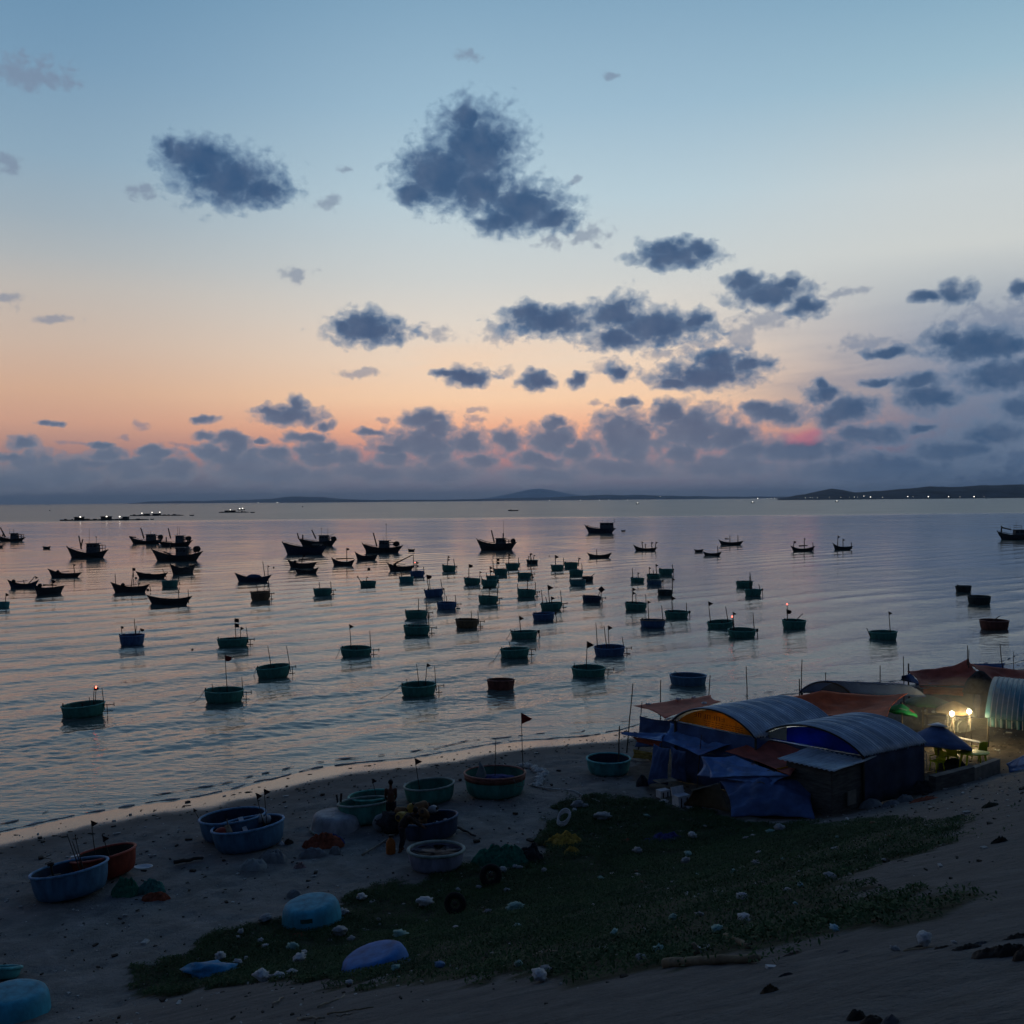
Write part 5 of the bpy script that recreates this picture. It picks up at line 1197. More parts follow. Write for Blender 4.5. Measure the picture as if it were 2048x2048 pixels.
# trailing line of white netting from the big green boat
pts = [(1240, 232), (1262, 225), (1290, 240), (1320, 252), (1350, 262), (1385, 268), (1392, 290), (1352, 300), (1350, 322), (1332, 348), (1310, 360), (1345, 368), (1400, 378), (1460, 384), (1520, 386), (1580, 398), (1630, 425), (1690, 445), (1745, 468)]
q = MB(); w3 = [ground(cx('J', a), cy('J', b)) for a, b in pts]; o0 = w3[0].copy()
for i, (a, b) in enumerate(zip(w3[:-1], w3[1:])):
    n = 7
    for k in range(n):
        p = a.lerp(b, k / n); s = (.16 if i < 10 else .05) * random.uniform(.5, 1.3)
        p.z = hgf(p.x, p.y); q.blob(p - o0 + Vector((random.uniform(-.12, .12) * (i < 10), random.uniform(-.1, .1) * (i < 10), .02)), (s, s, s * .5), .7, 3, 2, i * 7 + k)
o = q.build('white_net', m_net_w, smooth=True); o.location = o0; tag(o, 'trailing white net running over the sand from the largest green boat', 'net')
# coil of hose
P = ground(cx('L', 412), cy('L', 495)); q = MB()
q.tube([(.22 * math.cos(a) * (1 + .1 * math.sin(a * .7)), .16 * math.sin(a), .25 + .22 * math.sin(a * 1.0 + .5) + .01 * a) for a in [i * .4 for i in range(48)]], .03, 6); o = q.build('hose_coil', m_white, smooth=True); o.location = P; tag(o, 'loose coil of white hose at the edge of sand and greenery', 'hose')

# ------------------------------------------------------------------ market : tarpaulin stalls on the beach
m_tred = mat('rust_red_tarpaulin', (0.38, 0.09, 0.055), 0.75, 0.3, 1.6, bump=.5, bscale=5)
m_toran = mat('orange_tarpaulin', (0.55, 0.115, 0.04), 0.7, 0.28, 1.4, bump=.5, bscale=4)
m_tblue = mat('blue_tarpaulin', (0.09, 0.19, 0.42), .42, 0.35, 1.6, spec=.4, bump=.5, bscale=5)
m_tnavy = mat('navy_tarpaulin', (0.055, 0.10, 0.22), 0.75, 0.35, 1.6, bump=.5, bscale=5)
m_tbright = mat('bright_blue_plastic_sheet', (0.01, 0.06, 0.42), 0.5, 0.35, 1.3, bump=.4, bscale=4)
m_tbrown = mat('maroon_brown_tarpaulin', (0.34, 0.095, 0.07), 0.75, 0.3, 1.3, bump=.4, bscale=4)
m_tyel = mat('mustard_cloth', (0.28, 0.19, 0.05), 0.85, 0.35, 2.5, bump=.5, bscale=8)
m_ttan = mat('tan_brown_canvas', (0.11, 0.075, 0.04), 0.9, 0.35, 2.5, bump=.6, bscale=8)
m_corr = mat('corrugated_fibre_sheet', (0.38, 0.45, 0.52), 0.36, var=0.35, scale=1.2, spec=.55, stretch=(1, 1, 1), bump=.15)
m_corr2 = mat('grey_corrugated_sheet', (0.40, 0.46, 0.50), 0.38, var=0.3, scale=1.5, spec=.55)
m_corrb = mat('blue_corrugated_sheet', (0.06, 0.115, 0.27), 0.40, var=0.3, scale=1.2, spec=.55)
m_wallp = mat('dark_plank_wall', (0.11, 0.105, 0.095), 0.9, 0.45, 2.0, stretch=(1, 1, 6), bump=.4)
m_walln = mat('navy_stall_wall', (0.05, 0.065, 0.105), 0.85, 0.35, 1.5, bump=.3)
m_banner = mat('yellow_printed_banner', (0.50, 0.26, 0.02), 0.7, 0.25, 2.0)
def translucent(m, f):
    nt = m.node_tree; b = nt.nodes['Principled BSDF']; out = nt.nodes['Material Output']
    t = nt.nodes.new('ShaderNodeBsdfTranslucent'); x = nt.nodes.new('ShaderNodeMixShader'); x.inputs[0].default_value = f
    nt.links.new(b.inputs['Base Color'].links[0].from_socket, t.inputs['Color'])
    nt.links.new(b.outputs[0], x.inputs[1]); nt.links.new(t.outputs[0], x.inputs[2]); nt.links.new(x.outputs[0], out.inputs['Surface'])
translucent(m_banner, .5); translucent(m_tbright, .5)
m_ink = mat('dark_banner_ink', (0.08, 0.045, 0.012), 0.8, 0.3, 6)
m_lime = mat('lime_yellow_plastic', (0.45, 0.50, 0.02), 0.45, 0.15, 5)
m_grn = mat('bright_green_parasol_cloth', (0.01, 0.30, 0.08), 0.6, 0.2, 3)
m_dgrn = mat('dark_green_parasol_cloth', (0.02, 0.10, 0.06), 0.7, 0.25, 3)
m_tealc = mat('teal_tarpaulin', (0.048, 0.16, 0.192), .42, 0.3, 1.5, spec=.4, bump=.3)
m_stripe = mat('pale_stripe', (0.42, 0.46, 0.45), 0.7, 0.2, 3)
m_hot = mat('lit_lamp_tube', (1, 1, .9), 0.4, 0.0, emit=((1.0, 0.86, 0.58), 70))
m_conc = mat('bare_concrete', (0.22, 0.20, 0.17), 0.9, 0.3, 2.5, bump=.4)

G_TARP = 'tarpaulins stretched over the market stalls'
def tarp(name, pts, m, label, cat='tarpaulin', sag=.15, wr=.06, nu=22, nv=16, peaks=(), seed=0, group=G_TARP, parent=None, scallop=.05):
    """cloth stretched between four points: sags between its ties, folds along the pull, held up by poles at its peaks"""
    a, b, c, d = [Vector(p) for p in pts]; q = MB(); nrm = (b - a).cross(d - a).normalized()
    if nrm.z < 0: nrm = -nrm
    flat = abs(nrm.z) > .45
    def fn(u, v):
        su = scallop * math.sin(math.pi * v) * 2; sv = scallop * math.sin(math.pi * u) * 2
        uu = u + (0.5 - u) * 2 * su * abs(u - .5) ; vv = v + (0.5 - v) * 2 * sv * abs(v - .5)
        p = a.lerp(b, uu).lerp(d.lerp(c, uu), vv)
        e = 4 * u * (1 - u) * 4 * v * (1 - v)
        n = mn.fractal(Vector((u * 2.6 + seed, v * 5.2, seed * 1.3)), .9, 2, 5)
        n2 = math.sin((u * 3 + v * 1.4) * 7 + seed + 2.2 * n)
        off = Vector((0, 0, -1)) * sag * e if flat else nrm * sag * e * .6
        p = p + off + nrm * (wr * n + wr * .35 * n2) * (.35 + .65 * math.sqrt(max(e, 0)))
        for (pu, pv, hh, wd) in peaks:
            dd = math.hypot(u - pu, (v - pv)); p = p + Vector((0, 0, hh * max(0, 1 - dd / wd) ** 1.5))
        return p
    q.grid(fn, nu, nv); o = q.build(name, m, parent, True, .014)
    if parent is None: tag(o, label, cat, group)
    return o

def pole(p, q_, r, label, cat='pole'):
    A, B = Vector(p), Vector(q_); q = MB(); n = 6
    d = (B - A)
    q.tube([d * (i / n) + Vector((random.uniform(-.012, .012), random.uniform(-.012, .012), 0)) for i in range(n + 1)], [r * (1.15 - .35 * i / n) for i in range(n + 1)], 8)
    for i in range(2, n): q.tube([d * (i / n) - Vector((0, 0, .012)), d * (i / n) + Vector((0, 0, .012))], r * 1.25, 8)
    o = q.build('bamboo_pole', m_pole, None, True); o.location = A; tag(o, label, cat, 'bamboo poles rising over the stalls'); return o
def pole_px(xb, yb, xt, yt, y, label, r=.028, zb=None):
    B = Y(xt, yt, y); A = Y(xb, yb, y); A.z = hgf(A.x, A.y) - .1 if zb is None else zb
    pole(A, B, r, label)

# rust red awning, left
red1 = [W(1266, 1412, 2.55), W(1422, 1390, 2.55), W(1443, 1405, 2.6), W(1330, 1436, 2.75)]
tarp('red_awning', red1, m_tred, 'patched rust red tarpaulin at the left end of the stalls, with scraps along its edge', sag=.12, wr=.09, seed=2)
for i, (x, y) in enumerate([(1356, 1400), (1388, 1397), (1408, 1408), (1297, 1410)]):
    p = W(x, y, 2.6); q = MB(); q.blob((0, 0, .05), (.13, .1, .06), .5, 3, 2, i); o = q.build('cloth_scrap', m_white, smooth=True); o.location = p; tag(o, 'white rag weighing down the patched red tarpaulin', 'rag', 'white rags on the patched red tarpaulin')
pole_px(1253, 1501, 1266, 1367, 49.0, 'leaning bamboo pole at the left corner of the red tarpaulin')
pole_px(1321, 1480, 1321, 1360, 51.5, 'upright bamboo pole behind the red tarpaulin, left of the floating blue boat')
pole_px(1414, 1470, 1420, 1351, 53.0, 'bamboo pole behind the red tarpaulin, right of the floating blue boat')
pole_px(1275, 1500, 1284, 1404, 48.4, 'thin dark pole holding the blue side curtain', .022)
pole_px(1497, 1440, 1492, 1333, 54.0, 'tall bamboo pole behind the left barrel roof')
pole_px(1600, 1420, 1604, 1319, 55.0, 'tallest bamboo pole behind the orange tarpaulin')
pole_px(1599, 1420, 1599, 1358, 54.9, 'short stub tied to the tallest bamboo pole', .035)
pole_px(1652, 1420, 1651, 1345, 53.0, 'bamboo pole poking through beside the blue vault')
pole_px(1762, 1400, 1760, 1331, 54.0, 'bamboo pole behind the blue vault')
pole_px(1808, 1390, 1807, 1313, 57.0, 'bamboo pole at the left corner of the big red tent')
pole_px(1818, 1390, 1817, 1327, 57.0, 'short thick post beside the left corner of the big red tent', .05)
pole_px(1933, 1370, 1935, 1291, 56.5, 'bamboo pole at the peak of the big red tent, taller of two')
pole_px(1935, 1370, 1938, 1299, 56.3, 'bamboo pole at the peak of the big red tent, shorter of two')
pole_px(2014, 1350, 2000, 1289, 56.5, 'leaning bamboo pole at the right of the big red tent')
pole_px(2028, 1370, 2027, 1303, 57.5, 'thin upright pole near the right edge', .02)
pole_px(1236, 1507, 1239, 1452, 44.2, 'bamboo pole at the tip of the blue awning, beside the teal boat')

# blue side curtain and yellow cloth below it
a = W(1279, 1432, 2.2); b = W(1352, 1441, 2.25)
tarp('side_curtain', [a, b, Vector((b.x, b.y, .9)), Vector((a.x - .25, a.y - .1, .75))], m_tnavy, 'dark blue curtain hanging at the left end of the stalls', sag=.1, seed=5)
a = ground(1265, 1517); b = ground(1312, 1522)
tarp('yellow_cloth', [a + Vector((.03, .1, .42)), b + Vector((.03, .1, .34)), b + Vector((0, 0, .03)), a + Vector((0, 0, .03))], m_tyel, 'low yellow cloth strip below the dark blue curtain', sag=.03, seed=6)
# blue awning in front
tarp('blue_awning', [W(1340, 1446, 2.95), W(1508, 1479, 2.85), W(1397, 1511, 2.25), W(1318, 1478, 2.4)], m_tblue, 'slack blue tarpaulin awning below the yellow banner', sag=.22, wr=.09, seed=8)
tarp('blue_awning', [W(1237, 1464, 2.45), W(1335, 1466, 2.62), W(1324, 1483, 2.4), W(1240, 1468, 2.38)], m_tblue, 'narrow pointed blue tarpaulin pulled out to a pole beside the teal boat', sag=.06, wr=.05, seed=9)
tarp('red_lining', [W(1262, 1473, 2.3), W(1325, 1483, 2.32), W(1318, 1495, 2.05), W(1275, 1484, 2.12)], m_tred, 'red cloth edge under the narrow pointed blue tarpaulin', sag=.04, wr=.04, seed=10)
pole_px(1393, 1575, 1403, 1470, 41.2, 'thin dark pole standing through the slack blue awning', .02)
pole_px(1320, 1560, 1325, 1465, 43.2, 'thin pole at the left end of the slack blue awning', .02)
# hanging cloths
a = W(1308, 1487, 2.3); b = W(1340, 1496, 2.3)
tarp('hanging_cloth', [a, b, ground(1336, 1573) + Vector((0, 0, .05)), ground(1294, 1573) + Vector((0, 0, .05))], m_tnavy, 'dark blue cloth leaning down to the sand, left of two', sag=.1, seed=12)
a = W(1342, 1492, 2.25); b = W(1372, 1503, 2.25)
tarp('hanging_cloth', [a, b, ground(1373, 1572) + Vector((0, 0, .15)), ground(1342, 1570) + Vector((0, 0, .15))], m_tnavy, 'dark blue cloth hanging behind the white cool box, right of two', sag=.1, seed=13)
# inner dark wall behind the awnings so that the stall has a back
# maroon roof tarp
tarp('brown_roof_tarpaulin', [W(1450, 1502, 2.5), W(1516, 1477, 2.95), W(1650, 1497, 2.85), W(1580, 1551, 2.45)], m_tbrown, 'maroon brown tarpaulin lying between the two barrel roofs and the shack', sag=.12, wr=.05, seed=15)
# big blue tarp with curtain
tarp('blue_roof_tarpaulin', [W(1403, 1513, 2.35), W(1470, 1512, 2.5), W(1582, 1552, 2.4), W(1420, 1556, 1.75)], m_tblue, 'sloping blue tarpaulin roof below the maroon one', sag=.1, wr=.06, seed=17)
tarp('blue_roof_tarpaulin', [W(1403, 1514, 2.3), W(1582, 1551, 2.38), W(1545, 1573, 1.95), W(1394, 1551, 1.65)], m_tblue, 'front strip of the blue tarpaulin roof, with a pale hem', sag=.08, wr=.05, seed=18)
a, b = W(1438, 1561, 1.68), W(1632, 1556, 2.1)
tarp('blue_curtain', [a, b, ground(1630, 1638) + Vector((0, 0, .02)), ground(1462, 1634) + Vector((0, 0, .02))], m_tnavy, 'large dark blue curtain hanging down to the greenery in deep folds', sag=-.5, wr=.16, nu=34, nv=24, seed=19)
for i, (x, y, zz) in enumerate([(1416, 1508, 2.4), (1447, 1510, 2.5), (1502, 1528, 2.5), (1535, 1541, 2.5), (1515, 1565, 2.1)]):
    p = W(x, y, zz); q = MB(); q.tube([p, p + Vector((.12, .02, .02)), p + Vector((.25, -.05, -.03))], .02, 6)
    o = q.build('tie_rope', m_rope); tag(o, 'pale tie rope at the edge of the blue tarpaulin roof', 'rope', 'tie ropes of the blue tarpaulin roof')
# mustard canvas
tarp('brown_canvas', [W(1388, 1580, 1.65), W(1440, 1566, 1.75), ground(1462, 1626) + Vector((0, 0, .03)), ground(1362, 1612) + Vector((0, 0, .03))], m_ttan, 'tan brown canvas sloping to the ground beside the white cool box', sag=-.2, wr=.07, seed=21)
A, B = W(1384, 1581, 1.66), W(1436, 1567, 1.8); q = MB(); q.tube([Vector((0, 0, 0)), B - A], .03, 7); o = q.build('rail_pole', m_bleach, smooth=True); o.location = A; tag(o, 'pale pole along the top of the tan brown canvas', 'pole')
heap('basket', 'F', 368, 1352, 105, 150, m_net_d, 'round dark basket of netting left of the leaning blue cloth', 'basket', 71, .12, .9)

# barrel vaulted roofs
def barrel(name, NL, FL, NR, rise, m, label, gable=None, wall=None, seg=26, waves=26, amp=.035, over=.12, posts=True, valance=None, group=None, cat='stall'):
    NL, FL, NR = Vector(NL), Vector(FL), Vector(NR); ch = FL - NL; ax = NR - NL; L = ax.length
    base = Vector((NL.x, NL.y, hgf(NL.x, NL.y))); root = empty(name, base, label, cat, group)
    off = NL - base; up = Vector((0, 0, 1))
    nu = waves * 4
    def pt(u, v, e=0.0):
        a = math.pi * v; z = rise * (4 * v * (1 - v)) ** .85
        w = amp * math.sin(2 * math.pi * waves * u) - (amp * 1.6 if amp > .03 and abs((u * 5) % 1 - .5) < .035 else 0)
        return off + ax * u + ch * (v + e * (v - .5)) + up * (z + w * (.35 + .65))
    q = MB(); q.grid(lambda u, v: pt(-over / L + u * (1 + 2 * over / L), v, .04), nu, seg); q.build('roof', m, root, True, .02)
    if wall:
        for (w0, w1, nm) in ((NL, NR, 'front_wall'), (FL, FL + ax, 'back_wall')):
            q = MB(); a = w0 - base; b = w1 - base; ga = hgf(w0.x, w0.y) - base.z; gb = hgf(w1.x, w1.y) - base.z
            q.grid(lambda u, v: Vector(((a.lerp(b, u)).x, (a.lerp(b, u)).y, (ga + (gb - ga) * u) * (1 - v) + (a.lerp(b, u).z - .02) * v)) + ch.normalized() * .03 * math.sin(u * 23), 30, 4); q.build(nm, wall, root, True, .03)
    if wall:  # wall added under the gable to stop lamp light leaking out
        q = MB(); a = NL - base; b = FL - base; ga = hgf(NL.x, NL.y) - base.z; gb = hgf(FL.x, FL.y) - base.z
        q.grid(lambda u, v: Vector(((a.lerp(b, u)).x, (a.lerp(b, u)).y, (ga + (gb - ga) * u) * (1 - v) + (off.z - .06) * v)) + ax.normalized() * (.06 + .03 * math.sin(u * 19)), 24, 4); q.build('light_stop_wall', wall, root, True, .03)
    if posts:
        for P_ in (NL, FL, NR, FL + ax):
            a = P_ - base; q = MB(); q.tube([Vector((a.x, a.y, hgf(P_.x, P_.y) - base.z - .1)), a], .045, 8); q.build('post', m_pole, root, True)
    q = MB(); q.tube([pt(-over / L + .003, i / 20, .02) - up * .05 for i in range(21)], .03, 6); q.build('arch_beam', m_dark, root, True)
    if gable:
        for gm, x0 in gable:
            q = MB(); q.grid(lambda u, v: (lambda P_, lo: Vector((P_.x, P_.y, lo + (P_.z - .06 - lo) * v)))(pt(x0, u), off.z - .02), 26, 6)
            g = q.build('gable_sheet', gm, root, True, .012)
            if gm is m_banner:
                # the print on the banner: one row of big faint letters over rows of small lettering, too dim to read
                mk = MB(); d = ch.normalized(); rnd = random.Random(3)
                nrm = -ax.normalized() * .03
                def mark(u0, u1, z0, z1):
                    a = off + ch * u0 + nrm + up * z0; b = off + ch * u1 + nrm + up * z0
                    mk.add([a, b, b + up * (z1 - z0), a + up * (z1 - z0)], [(0, 1, 2, 3)])
                for k in range(7):
                    u0 = .36 + k * .058
                    mark(u0, u0 + .010, .34, .52); 
                    if k % 2: mark(u0 + .012, u0 + .032, .50, .52); mark(u0 + .03, u0 + .04, .34, .52)
                    else: mark(u0 + .012, u0 + .036, .42, .44); mark(u0 + .012, u0 + .036, .34, .36)
                for row in range(3):
                    u0 = .14
                    while u0 < .62:
                        w_ = rnd.uniform(.012, .04); mark(u0, u0 + w_, .06 + row * .085, .085 + row * .085); u0 += w_ + .012
                mark(.46, .464, .0, .60); mark(.22, .224, .0, .42)
                mk.build('printed_lettering', m_ink, g)
    if valance:
        q = MB(); a = NL - base; b = NR - base
        q.grid(lambda u, v: a.lerp(b, u) - up * (valance * v) + ch.normalized() * (-.06 + .05 * math.sin(u * 60) * v), 90, 3); q.build('valance', m, root, True, .01)
        st = MB()
        for k in range(15):
            u = (k + .5) / 15 * 1.0; t = .012
            st.grid(lambda s, w: (lambda e: pt(u + t * (s - .5), e, .045) + up * .035 if e >= 0 else Vector())(0.0 + w * .62), 1, 12)
            p0 = a.lerp(b, u - t / 2); p1 = a.lerp(b, u + t / 2); o_ = ch.normalized() * -.13
            st.add([p0 + o_, p1 + o_, p1 + o_ - up * valance, p0 + o_ - up * valance], [(0, 1, 2, 3)])
        st.build('white_stripe', m_stripe, root, True)
    return root
tdir = Vector((TX, TY, 0))
NL = W(1511, 1474, 3.15); FL = W(1350, 1441, 3.15)
barrel('barrel_roof_stall', NL, FL, NL + tdir * 4.4, .78, m_corr, 'stall with a grey blue barrel roof and a yellow lettered banner in its arch', [(m_banner, .03)], m_tnavy, waves=30)
def stall_lamp(p, e, c, label):
    root = empty('stall_lamp', p, label, 'lamp', 'lamps hung inside the barrel roofed stalls')
    q = MB(); q.blob((0, 0, 0), (.07, .07, .1), 0, 1, 2); q.tube([(0, 0, .08), (0, 0, .5)], .012, 6); q.build('bulb', m_hot, root, True)
    l = bpy.data.lights.new('stall_light', 'POINT'); l.energy = e; l.color = c; l.shadow_soft_size = .12
    lo = bpy.data.objects.new('stall_light', l); col.objects.link(lo); lo.parent = root; lo.location = (0, 0, -.2)
stall_lamp((NL + FL) / 2 + tdir * 1.0 + Vector((0, 0, -.1)), 15, (1.0, .75, .4), 'lamp glowing behind the yellow lettered banner')
NL2 = W(1727, 1511, 3.0); FL2 = W(1522, 1474, 3.0)
barrel('barrel_roof_stall', NL2, FL2, NL2 + tdir * 3.5, .78, m_corr, 'stall with a grey blue barrel roof and a bright blue sheet in its arch', [(m_tbright, .03)], m_walln, waves=24)
stall_lamp((NL2 * .35 + FL2 * .65) + tdir * 1.1 + Vector((0, 0, -.25)), 10, (.9, .92, 1.0), 'lamp glowing behind the bright blue sheet')
a = FL2 + Vector((.05, -.1, .05)); q = MB(); q.grid(lambda u, v: Vector((1.05 * u * (NL2 - FL2).normalized().x, 1.05 * u * (NL2 - FL2).normalized().y, v * .55 * u ** .8)), 10, 4); o = q.build('pale_gable_board', mat('pale_slatted_board', (.33, .33, .27), .8, .3, 5, stretch=(9, 9, 1)), solid=.02); o.location = a; tag(o, 'pale slatted board filling the left corner of the arch with the blue sheet', 'board')
NL3 = W(1706, 1388, 2.65); FL3 = W(1604, 1385, 2.65); NR3 = W(1846, 1394, 2.6)
barrel('blue_vault_stall', NL3, FL3, NR3, .62, m_corrb, 'stall with a dark blue vaulted roof behind the orange tarpaulin', [(m_walln, .04)], None, waves=14, amp=.015)
NL4 = W(1976, 1434, 2.25); FL4 = W(2006, 1384, 2.25)
barrel('striped_vault_stall', NL4, FL4, W(2140, 1452, 2.2), 1.25, m_tealc, 'teal vaulted stall with white stripes and a striped valance at the right edge', None, None, waves=3, amp=.01, valance=.42)

# flat roofed shack
Pn = ground(1664, 1628); zr = 2.72
C0 = Vector((Pn.x, Pn.y, zr)); C1 = Vector((Pn.x - 1.25, Pn.y + 1.35, zr + .05)); C2 = Vector((Pn.x + 1.75, Pn.y + 1.35, zr + .1)); C3 = C1 + (C2 - C0)
root = empty('shack', Vector((Pn.x, Pn.y, Pn.z)), 'dark plank shack with a flat grey corrugated roof in front of the stalls', 'shack')
o0 = Vector((Pn.x, Pn.y, Pn.z))
for (a, b, nm) in ((C0, C1, 'plank_wall'), (C0, C2, 'plank_wall'), (C1, C3, 'plank_wall'), (C2, C3, 'plank_wall')):
    q = MB(); n = 11; d = (b - a); d.z = 0; nr = Vector((d.y, -d.x, 0)).normalized()
    for k in range(n):
        z0 = (zr - Pn.z + .05) * k / n - .15 * (k == 0); z1 = (zr - Pn.z + .05) * (k + .96) / n
        mid = (a + b) / 2 - o0; mid.z = (z0 + z1) / 2
        q.box(mid + nr * random.uniform(-.008, .008), (d.length - .02, .03, z1 - z0), Matrix.Rotation(math.atan2(d.y, d.x), 3, 'Z'))
    q.build(nm, m_wallp, root)
q = MB()
ea, eb = (C1 - C0), (C2 - C0)
def rf(u, v):
    u2 = -.12 + 1.24 * u; v2 = -.1 + 1.2 * v
    p = C0 + ea * u2 + eb * v2 - o0
    return p + Vector((0, 0, .05 + .02 * math.sin(u2 * 58) + .03 * math.sin(v2 * 5 + 1) * (1 - u2) + (.03 if v2 > .45 else 0)))
q.grid(rf, 72, 16); q.build('roof', m_corr2, root, True, .015)
q = MB(); q.box(C0 - o0 + eb * .45 + Vector((.08, -.12, -1.15)), (.5, .05, .5), Matrix.Rotation(math.atan2(eb.y, eb.x), 3, 'Z')); q.build('boarded_window', m_conc, root)
q = MB(); p = C2 - o0 + Vector((.0, -.1, -.35)); q.blob(p, (.035, .035, .05), 0, 1, 2); q.tube([p, p + Vector((0, .05, .4))], .01, 5); q.build('bare_bulb', m_white, root, True)

# orange and red tarpaulins behind
tarp('orange_tarpaulin', [W(1548, 1402, 2.65), W(1815, 1387, 2.9), W(1774, 1434, 2.6), W(1606, 1432, 2.5)], m_toran, 'large orange tarpaulin behind the two barrel roofs', sag=.22, wr=.07, nu=34, nv=20, peaks=[(.36, .0, .42, .5)], seed=25)
p = W(1676, 1436, 2.3); tarp('beige_sheet', [W(1615, 1432, 2.45), W(1700, 1432, 2.45), W(1696, 1442, 2.1), W(1632, 1446, 2.1)], mat('beige_canvas', (.30, .25, .20), .8, .25, 3), 'strip of beige canvas below the orange tarpaulin', sag=.03, wr=.03, seed=26)
tarp('red_tent_roof', [W(1814, 1343, 2.7), W(1936, 1325, 3.2), W(2000, 1372, 2.45), W(1838, 1371, 2.4)], m_tred, 'big dark red tent roof rising to a peak, far right', sag=.35, wr=.10, nu=30, nv=22, peaks=[(1.0, .0, .22, .3)], seed=27)
tarp('red_tent_roof', [W(1936, 1326, 3.2), W(2075, 1343, 2.7), W(2085, 1376, 2.4), W(1996, 1374, 2.45)], m_tred, 'dark red tent roof right of the peak, running out of the photo', sag=.3, wr=.10, nu=26, nv=20, seed=28)
tarp('red_tent_skirt', [W(1838, 1372, 2.38), W(1940, 1376, 2.4), W(1926, 1392, 1.9), W(1846, 1388, 1.95)], m_tred, 'drooping red cloth below the big dark red tent roof', sag=.06, wr=.12, seed=29)
tarp('tent_tarpaulin', [W(1803, 1352, 2.55), W(1822, 1346, 2.66), W(1845, 1371, 2.36), W(1800, 1360, 2.0)], m_tnavy, 'dark blue side flap at the left corner of the red tent', sag=.05, seed=30)
tarp('tent_tarpaulin', [W(1944, 1327, 3.12), W(2011, 1326, 3.0), W(2010, 1340, 2.75), W(1962, 1340, 2.8)], m_tnavy, 'dark blue sheet behind the peak of the red tent', sag=.05, seed=31)
tarp('grey_tent_cloth', [W(1828, 1372, 2.36), W(1862, 1367, 2.42), W(1880, 1376, 2.3), W(1842, 1378, 2.25)], m_sheetg, 'pale grey cloth lying on the lower edge of the red tent', sag=.03, wr=.08, seed=32)
P = W(1960, 1362, 2.75); q = MB(); q.lathe([(.02, .55), (.18, .5), (.55, .1), (.75, -.35), (.8, -.6)], 14, 1.15, .8); o = q.build('thatched_hood', m_net_d, smooth=True); o.location = P; tag(o, 'dark shaggy hood standing before the red tent', 'thatch')

# added dark sheets standing for the shade inside the stalls
def add_shade_sheet(a, b, label, m=None):
    A = Vector(a); B = Vector(b)
    tarp('shade_sheet', [A, B, Vector((B.x, B.y, hgf(B.x, B.y))), Vector((A.x, A.y, hgf(A.x, A.y)))], m or m_walln, label, sag=.06, wr=.08, seed=A.x)
add_shade_sheet(W(1830, 1366, 2.4), W(1955, 1372, 2.4), 'dark sheet added as shade below the big dark red tent roof')
add_shade_sheet(W(1955, 1372, 2.4), W(2080, 1368, 2.4), 'dark sheet added as shade behind the striped vaulted stall')
add_shade_sheet(W(1602, 1424, 2.5), W(1770, 1424, 2.5), 'dark sheet added as shade below the large orange tarpaulin')
add_shade_sheet(W(1845, 1393, 2.4), W(1800, 1404, 2.3), 'dark sheet added as shade at the right end of the blue vaulted stall')
for (x, y, w_, lb) in ((1572, 1528, 18, 'lit yellow cloth showing between the maroon tarpaulin and the shack'), (1566, 1545, 26, 'pale yellow cloth strip beside the shack wall')):
    A = W(x, y, 2.35); k = w_ / F * A.y
    tarp('yellow_scrap', [A + Vector((-k / 2, 0, .16)), A + Vector((k / 2, .1, .22)), A + Vector((k / 2, .05, -.08)), A + Vector((-k / 2, -.05, 0))], m_banner, lb, sag=.02, wr=.03, nu=8, nv=6)

